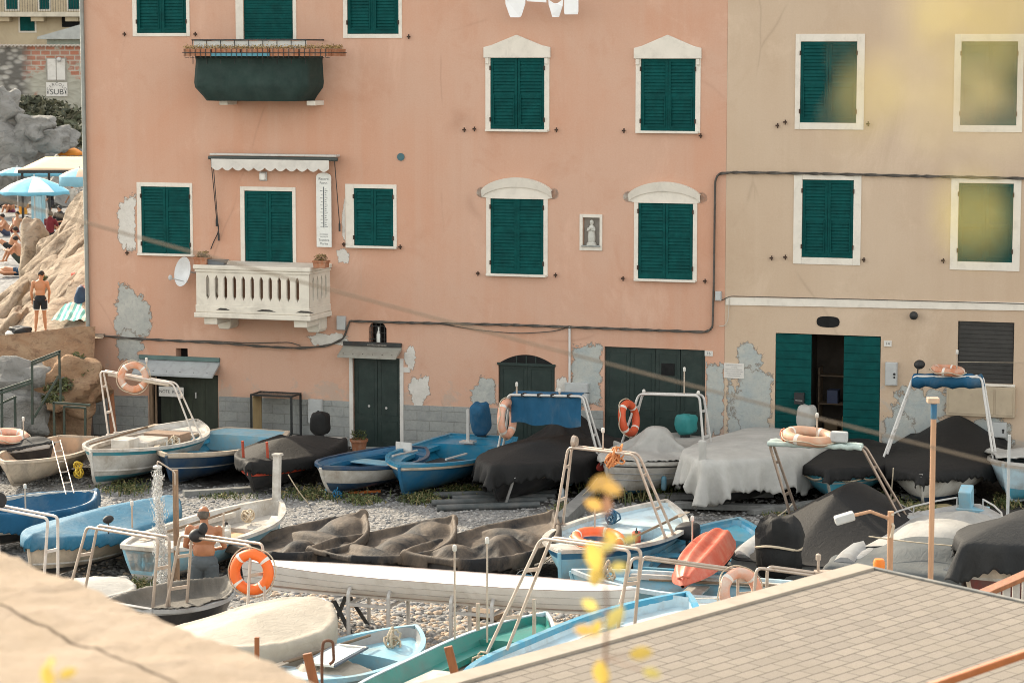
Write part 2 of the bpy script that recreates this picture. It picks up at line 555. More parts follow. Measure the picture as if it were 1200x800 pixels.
def shutter_leaf(parent, u0, z0, u1, z1, y, rail=.46, mat=None, prop=0.0, slat=.072):
    """louvred leaf: stiles, rails, sloping slats, in two panels"""
    mat = mat or TEAL
    mb = MB()
    w, th = .062, .036
    mb.box(u0, u0 + w, y, y + th, z0, z1)
    mb.box(u1 - w, u1, y, y + th, z0, z1)
    zr = z0 + (z1 - z0) * rail if rail else None
    zz = [(z0, z0 + .095), (z1 - .07, z1)] + ([(zr - .04, zr + .045)] if rail else [])
    for a, b in zz:
        mb.box(u0 + w, u1 - w, y + .003, y + th - .003, a, b)
    spans = [(z0 + .095, zr - .04), (zr + .045, z1 - .07)] if rail else [(z0 + .095, z1 - .07)]
    for k, (a, b) in enumerate(spans):
        n = max(3, int((b - a) / slat))
        for i in range(n):
            zc = a + (i + .5) * (b - a) / n
            h = (b - a) / n * .50
            t = random.uniform(-.004, .004)
            vs = [(u0 + w, y + .004 + t, zc - h), (u1 - w, y + .004 + t, zc - h), (u1 - w, y + .03, zc + h), (u0 + w, y + .03, zc + h),
                  (u0 + w, y + .012 + t, zc - h), (u1 - w, y + .012 + t, zc - h), (u1 - w, y + .036, zc + h), (u0 + w, y + .036, zc + h)]
            mb.add(vs, [(0, 1, 2, 3), (4, 7, 6, 5), (0, 4, 5, 1)], [0, 0, 1 if (prop and k == 0 and random.random() < .45) else 0])
        if k == 0 and rail and prop:      # the lower panel is hung to tilt open: side stays and a raised frame
            for uu in (u0 + w, u1 - w - .02):
                mb.box(uu, uu + .02, y - .022, y + .002, a + .02, b + .09)
            mb.box(u0 + w, u1 - w, y - .02, y + .002, a, a + .025)
    o = mb.build('shutter', [mat, TEAL_GLINT], parent)
    return o
IRONM = M('rusty_iron', (.05, .028, .018), .8, .3, 8, None, bump=.3)

def window(house, shut, frame, sill=None, hood=None, prop=1, rail=.46, leaves=2):
    fu0, fz0, fu1, fz1 = FR(*frame)
    su0, sz0, su1, sz1 = FR(*shut)
    mb = MB()
    F = -.022
    mb.box(fu0, su0 - .002, F, .06, fz0, fz1)
    mb.box(su1 + .002, fu1, F, .06, fz0, fz1)
    mb.box(su0 - .002, su1 + .002, F + .002, .06, sz1 + .002, fz1)
    mb.box(su0 - .002, su1 + .002, F + .002, .06, fz0, sz0 - .002)
    w = mb.build('window', STUCCO_W, house, bevel=.006)
    n = leaves
    ww = (su1 - su0) / n
    for i in range(n):
        shutter_leaf(w, su0 + i * ww + .004, sz0 + .004, su0 + (i + 1) * ww - .004, sz1 - .004, -.004 + random.uniform(-.006, .006), rail, prop=prop)
    for s_, uu in ((1, su0 - .018), (-1, su1 - .012)):
        for kz in (.14, .86):
            zc = sz0 + (sz1 - sz0) * kz
            MB().box(uu, uu + .03, -.04, -.012, zc - .05, zc + .05).build('hinge', IRONM, w)
    if sill:
        a, z0_, b, z1_ = FR(*sill)
        MB().box(a, b, -.12, .02, z1_ - .055, z1_).build('sill', STUCCO_W, w, bevel=.008)
    if hood:
        hood(w)
    return w
def pediment(pts, scale_cap):
    def f(w):
        q = [onf(x, y) for x, y in pts]
        mb = MB()
        mb.prism(q, -.075, .0)
        mb.build('pediment', STUCCO_W, w, bevel=.012)
        c = MB()
        x0, z0_, x1, z1_ = FR(*scale_cap)
        for a in (x0 + .05, x1 - .13):
            c.box(a, a + .08, -.06, -.0, z0_ - .14, z0_ - .002)
        c.build('bracket', STUCCO_W, w, bevel=.01)
    return f
def archhood(px):
    def f(w):
        x0, z0_, x1, z1_ = FR(*px)
        cu = (x0 + x1) / 2
        hw = (x1 - x0) / 2 - .09
        H = z1_ - z0_
        mb = MB()
        n = 22
        top = [(cu + hw * (2 * i / n - 1), z0_ + .10 + (H - .10) * (1 - (2 * i / n - 1) ** 2) ** .75) for i in range(n + 1)]
        bot = [(x, z - .17 - .05 * (1 - ((x - cu) / hw) ** 2)) for x, z in top]
        for i in range(n):
            (a, az), (b, bz), (c, cz), (d, dz) = top[i], top[i + 1], bot[i + 1], bot[i]
            vs = [(a, -.11, az), (b, -.11, bz), (c, -.06, cz), (d, -.06, dz), (a, 0, az), (b, 0, bz), (c, 0, cz), (d, 0, dz)]
            mb.add(vs, [(0, 3, 2, 1), (4, 0, 1, 5), (3, 7, 6, 2)])
        e = top[0], top[-1]
        for k, (x, z) in enumerate(e):                       # scroll ends
            sx = -1 if k == 0 else 1
            mb.lathe([(.0, -.10), (.05, -.10), (.055, -.085), (.085, -.085), (.095, -.11), (.115, -.11), (.125, -.09), (.125, 0)][::-1], 16, (x + sx * .02, 0, z - .07), 0, 'y')
        # fill between the curved moulding and the frame
        mb.add([(x, -.03, z) for x, z in bot] + [(cu + hw * .78, -.03, z0_ - .1), (cu - hw * .78, -.03, z0_ - .1)], [tuple(range(n + 3))[::-1]])
        mb.build('arched_hood', STUCCO_W, w, smooth=40)
    return f

def holes_of(lst, dep):
    return [(*FR(*r), dep) for r in lst]
SH_P = [(160, -58, 218, 39), (285, -60, 343, 46), (407, -56, 467, 40), (575, 68, 638, 152), (751, 69, 815, 154),
        (166, 219, 223, 297), (287, 224, 343, 314), (415, 221, 461, 288), (575, 230, 637, 321), (748, 235, 812, 327)]
SH_B = [(938, 49, 1004, 144), (1126, 49, 1192, 147), (940, 211, 1000, 302), (1123, 215, 1187, 307)]
d1, d2, d3, d4 = (175, 438, 256, 530), (414, 419, 469, 525), (584, 427, 650, 540), (708, 408, 826, 545)
d5 = (908, 392, 1031, 556)
hp = holes_of(SH_P, .10) + [(*FR(*d1), .18), (*FR(*d2), .16), (*FR(*d3), .2), (*FR(*d4), .2),
      (*FR(683, 255, 703, 289), .16), (*FR(432, 377, 453, 403), .3), (*FR(206, 408, 220, 421), .3)]
hb = holes_of(SH_B, .10) + [(*FR(*d5), 2.2), (*FR(1122, 377, 1188, 449), .16), (*FR(959, 372, 982, 382), .3)]
wall_front(U_L, U_S, PTOP, hp, 'wall', PINK, pink)
wall_front(U_S + .004, U_R, BTOP, hb, 'wall', BEIGE, beige)
ROOFM = M('slate_roof', (.16, .16, .15), .85, .2, 2)
for h_, a, b, zt in ((pink, U_L - .4, U_S - .01, PTOP), (beige, U_S + .01, U_R + .4, BTOP)):
    MB().prism([(a, zt + .01), (b, zt + .01), (b, zt + .25), (a, zt + .25)], -.5, 9.5).build('roof', ROOFM, h_)

W = window
W(pink, SH_P[0], (155, -63, 222, 43), None)
W(pink, SH_P[2], (402, -61, 471, 45), None)
W(pink, SH_P[3], (569, 64, 644, 154), (570, 151.5, 643, 156), pediment([(567.5, 68), (567.5, 55.5), (577, 53), (606, 41), (635, 53), (645.5, 55.5), (645.5, 68)], (567, 55, 645, 68)))
W(pink, SH_P[4], (745, 65, 821, 156), (746, 153.5, 819, 158), pediment([(743.5, 69), (743.5, 56.5), (753, 54), (783, 41), (813, 54), (822.5, 56.5), (822.5, 69)], (743, 56, 823, 69)))
W(pink, SH_P[5], (161, 214, 226, 300), (163, 297, 228, 302), prop=0, rail=.66)
W(pink, SH_P[7], (405, 216, 465, 291), (407, 288, 466, 293), prop=0, rail=.66)
W(pink, SH_P[8], (570, 226, 642, 323), (571, 321, 641, 326), archhood((561, 208, 652, 228)), prop=0, rail=.55)
W(pink, SH_P[9], (743, 231, 817, 329), (744, 327, 816, 332), archhood((733, 213, 826, 233)), prop=0, rail=.55)
for s_, f_ in zip(SH_B, ((932, 40, 1013, 152), (1118, 40, 1199, 155), (930, 205, 1009, 310), (1114, 208, 1196, 317))):
    W(beige, s_, f_, None)
# balcony doors
def tall_door(shut, frame, roll=False):
    fu0, fz0, fu1, fz1 = FR(*frame)
    su0, sz0, su1, sz1 = FR(*shut)
    mb = MB()
    mb.box(fu0, su0 - .002, -.022, .06, fz0, fz1); mb.box(su1 + .002, fu1, -.022, .06, fz0, fz1)
    mb.box(su0, su1, -.02, .06, sz1 + .002, fz1)
    d = mb.build('balcony_door', STUCCO_W, pink, bevel=.006)
    if roll:
        r = MB()
        n = int((sz1 - sz0) / .06)
        for i in range(n):
            z = sz0 + i * .06
            r.prism([(su0, z + .004), (su1, z + .004), (su1, z + .056), (su0, z + .056)], .03, .06)
            r.box(su0, su1, .045, .07, z - .004, z + .06)
        r.build('roller_shutter', TEAL, d)
    else:
        ww = (su1 - su0) / 2
        for i in range(2):
            a, b = su0 + i * ww + .004, su0 + (i + 1) * ww - .004
            shutter_leaf(d, a, sz0 + .02, b, sz0 + (sz1 - sz0) * .27 - .01, .0, None)
            shutter_leaf(d, a, sz0 + (sz1 - sz0) * .27 - .008, b, sz1 - .01, .0, .66)
tall_door(SH_P[6], (282, 219, 347, 315))
tall_door(SH_P[1], (276, -66, 347, 47), True)

# stone foot, in pieces between the doors
def dado(px0, px1, y0l, y0r, mat=STONE, house=pink, out=.028, low=-.4):
    a, za = onf(px0, y0l); b, zb = onf(px1, y0r)
    mb = MB()
    mb.prism([(a, low), (b, low), (b, zb), (a, za)], -out, .0)
    mb.build('stone_base', mat, house, bevel=.006)
dado(104, 173.5, 463.5, 463.5)
dado(257, 412, 464, 470)
dado(470.5, 583, 474, 478)
dado(651, 707, 480, 481)
# crumbled plaster
def plaster(cx, cy, rx, ry, mat, house=pink, seed=0, n=46, out=.004, amp=.35, cut=None):
    pts = []
    for i in range(n):
        a = 2 * pi * i / n
        k = 1 + amp * noise.noise(V((cos(a) * 1.3 + seed * 3.1, sin(a) * 1.3, seed))) + amp * .55 * noise.noise(V((cos(a) * 4.5 + seed, sin(a) * 4.5, seed * 1.7))) + .12 * noise.noise(V((cos(a) * 14, sin(a) * 14, seed)))
        x, y = cx + rx * 1.25 * k * cos(a), cy + ry * 1.25 * k * sin(a)
        if cut: x, y = min(max(x, cut[0]), cut[2]), min(max(y, cut[1]), cut[3])
        pts.append(onf(x, y))
    mb = MB()
    u_ = sum(p[0] for p in pts) / n; z_ = sum(p[1] for p in pts) / n
    vs = [(u_, -out, z_)] + [(p[0], -out, p[1]) for p in pts] + [(p[0], 0, p[1]) for p in pts]
    fs = [(0, 1 + i, 1 + (i + 1) % n) for i in range(n)] + [(1 + i, 1 + n + i, 1 + n + (i + 1) % n, 1 + (i + 1) % n) for i in range(n)]
    mb.add(vs, fs)
    o = mb.build('plaster_patch', mat, house)
    at = o.data.attributes.new('inside', 'FLOAT', 'POINT')
    at.data.foreach_set('value', [1.0] + [0.0] * (2 * n))
    return o
plaster(155, 372, 20, 32, PATCH_G, seed=1)
plaster(153, 408, 14, 20, PATCH_G, seed=2, out=.0045)
plaster(152, 262, 13, 33, PATCH_W, seed=3, cut=(136, 225, 160.5, 298))
plaster(408, 255, 6, 34, PATCH_W, seed=4, cut=(398, 216, 404.5, 300), out=.0035)
plaster(402, 300, 6, 8, PATCH_W, seed=5)
plaster(388, 398, 22, 7, PATCH_W, seed=6)
plaster(492, 458, 11, 17, PATCH_W, seed=7)
plaster(481, 420, 6, 12, PATCH_W, seed=17, out=.0036)
plaster(570, 462, 18, 16, PATCH_G, seed=8, cut=(550, 430, 583, 476))
plaster(657, 458, 8, 14, PATCH_W, seed=9, cut=(651, 440, 667, 478))
plaster(689, 440, 24, 46, PATCH_B, seed=10, cut=(668, 398, 707.5, 480), amp=.2)
plaster(837, 460, 12, 48, PATCH_B, seed=11, cut=(827, 422, 849, 520), amp=.25)
plaster(878, 428, 16, 22, PATCH_B, beige, 12, amp=.5)
plaster(884, 480, 24, 46, PATCH_B, beige, 13, amp=.4, cut=(851, 420, 907, 530), out=.006)
plaster(864, 486, 16, 40, PATCH_B, beige, 14, amp=.5, cut=(851, 420, 907, 530), out=.0045)
plaster(1078, 486, 34, 30, PATCH_B, beige, 15, amp=.5, cut=(1034, 440, 1120, 560))
plaster(1150, 512, 42, 24, PATCH_B, beige, 16, amp=.5, cut=(1100, 488, 1190, 560), out=.006)
plaster(1050, 506, 18, 22, PATCH_B, beige, 18, amp=.6, cut=(1033, 440, 1110, 560), out=.0075)
# string course on the beige house
a, za = onf(848, 352.5); b, zb = onf(1240, 361)
MB().prism([(U_S + .02, za - .09), (b, zb - .09 + .02), (b, zb + .11), (U_S + .02, za + .09)], -.03, 0).build('string_course', STUCCO_W, beige, bevel=.006)

# ---- street doors
def door_leaf(parent, u0, u1, z0, z1, y, mat, panels=(), name='door_leaf', knob=None, planks=0):
    mb = MB()
    mb.box(u0, u1, y, y + .05, z0, z1)
    for (a, b) in panels:
        pz0, pz1 = z0 + (z1 - z0) * a, z0 + (z1 - z0) * b
        w = .02
        mb.box(u0 + .08, u1 - .08, y - .008, y, pz0, pz0 + w); mb.box(u0 + .08, u1 - .08, y - .008, y, pz1 - w, pz1)
        mb.box(u0 + .08, u0 + .08 + w, y - .008, y, pz0 + w, pz1 - w); mb.box(u1 - .08 - w, u1 - .08, y - .008, y, pz0 + w, pz1 - w)
    for i in range(planks):
        x = u0 + (u1 - u0) * (i + 1) / (planks + 1)
        mb.box(x - .008, x + .008, y - .01, y, z0, z1)
    o = mb.build(name, mat, parent, bevel=.003)
    if knob:
        MB().lathe([(.0, -.07), (.035, -.068), (.045, -.05), (.03, -.03), (.015, -.02), (.03, 0)][::-1], 12, (knob[0], y - .001, knob[1]), 0, 'y').build('knob', ALU, o, smooth=50)
    return o
def part_empty(name, parent):
    o = bpy.data.objects.new(name, None)
    COL.objects.link(o); o.parent = parent
    return o
# fishing store: two olive leaves, one ajar, under a tin canopy
x0, z0, x1, z1 = FR(*d1)
dp = part_empty('store_door', pink)
xm = x0 + (x1 - x0) * .42
door_leaf(dp, xm, x1 - .01, 0, z1 - .01, .04, OLIVE, knob=None, planks=2)
o = door_leaf(dp, x0 + .28, xm - .01, 0, z1 - .01, .09, OLIVE, planks=1)
MB().box(x0 + .01, x0 + .09, -.01, .1, 0, z1).box(x0 + .15, x0 + .19, .02, .06, 0, z1 - .1).build('door_frame', WOODV, dp)
MB().box(x1 - .62, x1 - .59, .0, .04, 1.0, 1.14).build('door_handle', ALU, dp)
def canopy(px, drop, out, mats, name='door_canopy'):
    a, _, b, zt = FR(*px)
    mb = MB()
    zt0 = zt - .02
    vs = []
    for x in (a, b):
        vs += [(x, 0, zt0), (x, -out, zt0 - drop), (x, -out, zt0 - drop - .05), (x, 0, zt0 - .07)]
    mb.add(vs, [(0, 4, 5, 1), (1, 5, 6, 2), (2, 6, 7, 3), (0, 1, 2, 3), (7, 6, 5, 4)])
    mb.box(a, b, -.06, -.002, zt0 + .002, zt0 + .10, 1)
    n = 6
    for i in range(n):
        x = a + (b - a) * (i + .5) / n
        mb.tube([(x, -out * .82, zt0 - drop * .82 + .0), (x, -out * .82, zt0 - drop * .82 + .015)], .012, 6, 2)
    return mb.build(name, mats, pink, bevel=.003)
TIN = M('grey_tin', (.36, .38, .38), .55, .08, 2, (.25, .25, .25), 5, .4, .05, 30)
TINB = M('tan_tin', (.30, .29, .25), .6, .1, 2, (.2, .18, .15), 5, .4, .05, 30)
GREENTIN = M('green_flashing', (.10, .16, .15), .6, .15, 3)
canopy((164, 421, 258, 441), .30, .45, [TIN, GREENTIN, DARKIRON])
canopy((403, 404.5, 471, 421), .20, .42, [TINB, DARKIRON, IRONM])
sg = hthing('store_sign', 'small white sign with worn black lettering above the olive store door', 'sign', onf(207, 457)[0], onf(207, 457)[1] - .12, .3)
MB().box(-.33, .33, -.006, .006, 0, .24).build('board', WHITE, sg)
vs, fs = text_mb('NOTE  ROCA', .105)
INK = M('black_lettering', (.03, .03, .03), .7, .2, 5, None, bump=0)
MB().add([(p.x, -.0085, p.z + .12) for p in vs], fs).build('lettering', INK, sg)
hang = MB()
for x in (-.3, .3): hang.tube([(x, 0, .24), (x, 0, .34)], .004, 5)
hang.build('hanger', DARKIRON, sg)
# house door with white jambs
x0, z0, x1, z1 = FR(*d2)
dp = part_empty('house_door', pink)
xm = (x0 + x1) / 2
door_leaf(dp, x0 + .01, xm - .004, .02, z1, .06, DKGREEN, [(.05, .3), (.36, .95)], knob=(xm - .22, 1.0))
door_leaf(dp, xm + .004, x1 - .01, .02, z1, .06, DKGREEN, [(.05, .3), (.36, .95)], knob=(xm + .22, .97))
MB().box(x0 - .09, x0, -.035, .1, -.1, z1 + .0).box(x1, x1 + .09, -.035, .1, -.1, z1 + .0).build('door_frame', WHITE, dp, bevel=.006)
MB().box(x0 - .1, x1 + .1, -.3, .14, -.3, .02).build('doorstep', CONC, dp, bevel=.01)
# barred arched window over it
a, z0, b, z1 = FR(432, 377, 453, 403)
vw = MB()
for i in range(4): vw.box(a + (b - a) * (i + .6) / 4.2, a + (b - a) * (i + .6) / 4.2 + .014, .02, .034, z0, z1)
for i in range(3): vw.box(a, b, .015, .019, z0 + (z1 - z0) * (i + .7) / 3.4, z0 + (z1 - z0) * (i + .7) / 3.4 + .012)
vw.box(a - .02, b + .02, -.06, .1, z0 - .04, z0 - .002, 1)
n = 8
arc = [(a + (b - a) * i / n, z1 - .16 + .16 * sqrt(max(0, 1 - (2 * i / n - 1) ** 2))) for i in range(n + 1)]
vw.prism([(a, z1 + .002)] + arc[::1] + [(b, z1 + .002)], -.004, .03, 2)
vw.build('vent_window', [DARKIRON, STUCCO_W, PINK], pink)
bt = MB().lathe([(.05, 0), (.055, .02), (.055, .2), (.02, .3), (.018, .36), (.024, .362), (.024, .38)], 12)
tag(bt.build('bottle', M('white_plastic', (.62, .62, .58), .4, .05), None, fw(onf(443, 402)[0], -.05, onf(443, 402)[1] - .0), smooth=40),
    'white plastic bottle standing in the barred arched window over the house door', 'bottle')
# arched boathouse door
x0, z0, x1, z1 = FR(*d3)
dp = part_empty('arched_door', pink)
xm = (x0 + x1) / 2
door_leaf(dp, x0 + .01, xm - .004, 0, z1 - .02, .05, DKGREEN, [(.08, .5), (.56, .96)])
door_leaf(dp, xm + .004, x1 - .01, 0, z1 - .02, .05, DKGREEN, [(.08, .5), (.56, .96)])
fl = MB()
zt = FR(584, 415.5, 650, 427)[3]
n = 14
arc = [(x0 + (x1 - x0) * i / n, z1 + (zt - z1) * (1 - (2 * i / n - 1) ** 2)) for i in range(n + 1)]
fl.prism([(x0, z1)] + arc[1:-1] + [(x1, z1)], -.008, -.002)
fl.build('fanlight', BLACK, dp)
fb = MB()
for i in (.33, .5, .67): fb.box(x0 + (x1 - x0) * i - .012, x0 + (x1 - x0) * i + .012, -.02, -.009, z1 + .03, z1 + (zt - z1) * .86)
fb.box(x0 - .02, x1 + .02, -.03, .08, z1 - .03, z1 + .03)
fb.build('transom_bar', DKGREEN, dp)
# garage door, four leaves
x0, z0, x1, z1 = FR(*d4)
dp = part_empty('garage_door', pink)
for i in range(4):
    a = x0 + (x1 - x0) * i / 4
    lf = door_leaf(dp, a + .006, a + (x1 - x0) / 4 - .006, 0, z1 - .01, .06, DKGREEN, [(.04, .4), (.46, .96)])
    if i == 2:
        MB().box(a + .15, a + .46, .045, .058, z1 - .62, z1 - .34).build('door_window', BLACK, lf)
# beige house door: two sliding shutters, dark store between
x0, z0, x1, z1 = FR(*d5)
dp = part_empty('sliding_door', beige)
def slatted(u0, u1, name='door_leaf'):
    mb = MB()
    mb.box(u0, u1, .02, .05, 0, z1 - .02)
    n = 17
    for i in range(n):
        z = (z1 - .04) * i / n
        mb.prism([(u0 + .0, z + .008), (u1 - .0, z + .008), (u1 - .0, z + (z1 - .04) / n - .012), (u0, z + (z1 - .04) / n - .012)], .004, .0195)
    return mb.build(name, TEAL, dp, bevel=.003)
xa, xb = onf(950, 470)[0], onf(988, 470)[0]
lf = slatted(x0 + .01, xa)
MB().box(xa - .36, xa - .14, -.1, .003, 1.52, 1.78).box(xa - .33, xa - .17, -.104, -.1, 1.6, 1.61, 1).build('letterbox', [RUBBER, WHITE], lf, bevel=.01)
slatted(xb, x1 - .01)
IN = M('dim_store_wall', (.10, .085, .07), .9, .3, 2)
MB().box(xa - .4, xa - .3, .3, 2.19, 0, z1 - .01).box(xb + .3, xb + .4, .3, 2.19, 0, z1 - .01).box(xa - .29, xb + .29, 2.1, 2.18, 0, z1 - .01).box(xa - .29, xb + .29, .31, 2.09, -.02, 0.01).build('store_wall', IN, dp)
sh = thing('store_shelf', 'shelf of boxes and gear inside the dark store doorway', 'shelf', fw((xa + xb) / 2, -1.4, 0), -PHI)
q = MB()
for z in (.7, 1.35, 2.0): q.box(-.45, .45, -.15, .25, z, z + .03)
for x in (-.45, .42): q.box(x, x + .03, -.15, .25, 0, 2.2)
q.build('rack', WOOD, sh)
for i, (x, z, w, h, c) in enumerate(((-.3, .73, .3, .25, (.2, .14, .08)), (.15, 1.38, .4, .16, (.35, .33, .3)), (-.25, 1.38, .25, .3, (.1, .12, .2)), (.1, .73, .3, .35, (.25, .2, .1)))):
    MB().box(x, x + w, -.13, .2, z, z + h).build('box', M('store_box_%d' % i, c, .8), sh, bevel=.01)
# oval vent, lamp, dark window, meter boxes and plates on the beige house
a, z0, b, z1 = FR(957, 370.5, 984, 383.5)
ov = MB()
n = 20
zc, uc = (z0 + z1) / 2, (a + b) / 2
ring = [(uc + (b - a) / 2 * math.copysign(abs(cos(t)) ** .7, cos(t)), zc + (z1 - z0) / 2 * math.copysign(abs(sin(t)) ** .7, sin(t))) for t in [2 * pi * i / n for i in range(n)]]
ov.prism(ring, -.012, .0)
ov.build('oval_vent', BLACK, beige)
lp = hthing('wall_lamp', 'round black wall lamp fixed on the beige wall beside the string course', 'lamp', onf(1072, 369)[0], onf(1072, 369)[1])
MB().lathe([(.06, 0), (.06, .02)], 12, (0, 0, 0), 0, 'y').box(-.02, .02, -.1, -.02, -.02, .02).build('bracket', DARKIRON, lp)
MB().blob((0, -.15, 0), (.095, .1, .095), 14, 8).build('lamp_body', DARKIRON, lp, smooth=180)
a, z0, b, z1 = FR(1122, 377, 1188, 449)
wd_ = MB()
wd_.box(a, b, .06, .08, z0, z1)
for i in range(14): wd_.box(a + .02, b - .02, .045, .06, z0 + (z1 - z0) * i / 14 + .01, z0 + (z1 - z0) * (i + 1) / 14 - .008)
wd_.box(a - .03, b + .05, -.08, .05, z0 - .05, z0 - .002, 1)
wd_.build('dark_window', [M('dark_blind', (.035, .033, .03), .6, .2, 4), STUCCO_W], beige, bevel=.003)
bx = hthing('gas_meter_box', 'wide beige two door meter box under the dark blind window', 'meter box', onf(1150, 468)[0], FR(1110, 451, 1190, 487)[1])
a, z0, b, z1 = FR(1110, 452, 1190, 487)
w, h = b - a, z1 - z0
MB().box(-w / 2, w / 2, -.14, -.0, 0, h).build('housing', BEIGEBOX, bx, bevel=.008)
MB().box(-w / 2 + .05, w * .19, -.155, -.141, .05, h - .05).build('door', BEIGEBOX, bx, bevel=.004)
MB().box(w * .19 + .05, w / 2 - .05, -.155, -.141, .05, h - .05).build('door', BEIGEBOX, bx, bevel=.004)
for k, (bx_, lab, cat) in enumerate((((1038, 424, 1052, 451), 'grey meter cabinet with a black lock right of the sliding green door', 'cabinet'),
        ((663, 448, 690, 472), 'pale grey cabinet on bare cement left of the wide garage door', 'cabinet'),
        ((396, 370, 406, 386), 'small grey junction box beside the white balcony', 'junction box'),
        ((839, 341, 846, 352), 'tiny grey switch box where the two houses join', 'switch box'),
        ((363, 467, 379, 495), 'narrow grey meter door set in the stone base', 'cabinet'),
        ((1163, 494, 1180, 512), 'low grey socket box near the foot of the beige wall', 'socket box'))):
    a, z0, b, z1 = FR(*bx_)
    w, h = b - a, z1 - z0
    t_ = hthing('wall_cabinet' if k < 2 else 'wall_box', lab, cat, (a + b) / 2, z0, .03 if k == 4 else .0)
    MB().box(-w / 2, w / 2, -.09, .0, 0, h).box(-w / 2 + .015, w / 2 - .015, -.1, -.09, .015, h - .015).build('housing', GREYBOX, t_, bevel=.006)
    if k in (0, 1, 4, 5):
        MB().lathe([(.028, 0), (.028, .012)], 10, (w * .28, -.1, h * .5), 0, 'y').lathe([(.022, 0), (.022, .012)], 10, (w * .28, -.1, h * .36), 0, 'y').build('lock', RUBBER, t_)
for k, (bx_, lab) in enumerate((((848.5, 425.5, 872, 443), 'white notice plate of small grey text on the beige corner'),
        ((826, 411, 835.5, 417), 'small white number plate beside the garage door'),
        ((1036, 399, 1045, 406), 'small white number plate beside the sliding green door'),
        ((472.5, 430, 480, 436), 'small white plate right of the house door with knobs'))):
    a, z0, b, z1 = FR(*bx_)
    w, h = b - a, z1 - z0
    t_ = hthing('wall_plate', lab, 'plate', (a + b) / 2, z0)
    MB().box(-w / 2, w / 2, -.02, -.0, 0, h).build('plate', WHITE, t_, bevel=.003)
    if k == 0:
        vs = []; fs = []
        mb = MB()
        for j, tx in enumerate(('AVVISO AI SIGNORI BAGNANTI', 'SI AVVERTE', 'DIVIETO DI SOSTA E TRANSITO', 'AI NON AUTORIZZATI SUL MOLO', 'LE IMBARCAZIONI RIMOSSE', 'COMUNE ORDINANZA')):
            vs, fs = text_mb(tx, .027)
            mb.add([(p.x, -.0215, p.z + h - .045 - j * .048) for p in vs], fs)
        mb.build('lettering', M('grey_lettering', (.16, .16, .18), .7, bump=0), t_)
    elif k < 3:
        vs, fs = text_mb('16' if k == 1 else '14', .09)
        MB().add([(p.x, -.0215, p.z + h / 2) for p in vs], fs).build('lettering', INK, t_)
# ------------------------------------------------------------------ things on the facade
# upper balcony: iron frame wrapped in dark green cloth, planters of dry flowers round the rim
CLOTH_G = M('dark_green_cloth', (.016, .034, .029), .85, .25, 1.5, (.03, .055, .048), 2, .4, .3, 40, .01)
ub = part_empty('cloth_wrapped_balcony', pink)
def bpt(px, py, out):                                  # a point in house coordinates at the balcony's own distance
    u, z = onf(px, py, out)
    return V((u, -out, z))
BO = 1.05
fl, fr = bpt(226, 60, BO), bpt(358, 60, BO)
zt, zm, zb = bpt(300, 66, BO).z, bpt(300, 103, BO).z, bpt(300, 118.5, BO).z
def ring_at(z, grow, fo):
    return [V((fl.x - grow, 0, z)), V((fl.x - grow, -BO * fo + .12, z)), V((fl.x - grow + .12, -BO * fo, z)), V((fr.x + grow - .12, -BO * fo, z)), V((fr.x + grow, -BO * fo + .12, z)), V((fr.x + grow, 0, z))]
prof = [(zt, .0, 1.0), (zt - .12, -.01, .99), ((zt + zm) / 2 + .1, .0, 1.0), (zm + .12, .02, 1.03), (zm, .0, 1.03), (zb + .1, -.16, .93), (zb, -.22, .88)]
rows = []
for (z, g, f) in prof:
    ring = ring_at(z, g, f)
    dense = []
    for a, b in zip(ring[:-1], ring[1:]):
        k = 18 if abs(a.x - b.x) > 1 else 5
        for i in range(k):
            p = a.lerp(b, i / k)
            w = .022 * noise.noise(V((p.x * 5, p.y * 5, z * 1.2))) + .012 * sin(p.x * 17 + z * 2)
            dense.append(p + V((0, -w if abs(a.x - b.x) > 1 else 0, w * .4 if i else 0)))
    dense.append(ring[-1])
    rows.append(dense)
mb = MB()
nr, nc = len(rows), len(rows[0])
mb.add([p for r in rows for p in r], [(i * nc + j, i * nc + j + 1, (i + 1) * nc + j + 1, (i + 1) * nc + j) for i in range(nr - 1) for j in range(nc - 1)])
mb.add([rows[-1][k] for k in range(nc)], [tuple(range(nc))])
mb.build('cloth_wrap', CLOTH_G, ub, smooth=60)
MB().box(fl.x + .3, fr.x - .3, -BO * .8, 0, zb + .02, zb + .14).build('slab', CONC, ub)
for x in (bpt(262, 122, .3).x, bpt(364, 122, .3).x):
    MB().prism([(x, zb - .11), (x + .22, zb - .11), (x + .22, zb), (x, zb)], -.55, 0).build('bracket', STUCCO_W, ub, bevel=.015)
zr0, zr1 = bpt(300, 65, BO).z, bpt(300, 47, BO).z
rl = MB()
rl.tube([(fl.x - .02, 0, zr1), (fl.x - .02, -BO, zr1), (fr.x + .02, -BO, zr1), (fr.x + .02, 0, zr1)], .018, 8)
for i in range(9):
    x = fl.x + (fr.x - fl.x) * i / 8
    rl.tube([(x, -BO, zr0 - .2), (x, -BO, zr1)], .01, 6)
rl.build('railing', DARKIRON, ub, smooth=50)
WHB = M('white_sheet', (.6, .6, .57), .8, .08, 2)
MB().grid(24, 3, lambda u, v: (fl.x + (fr.x - fl.x) * u, -BO + .05 + .015 * sin(u * 40), zr1 - .02 - .16 * v + .01 * sin(u * 33 + v)), 0).build('rail_sheet', WHB, ub, smooth=60)
px0, px1 = bpt(214, 60, BO + .25).x, bpt(385, 60, BO + .25).x
pl = MB()
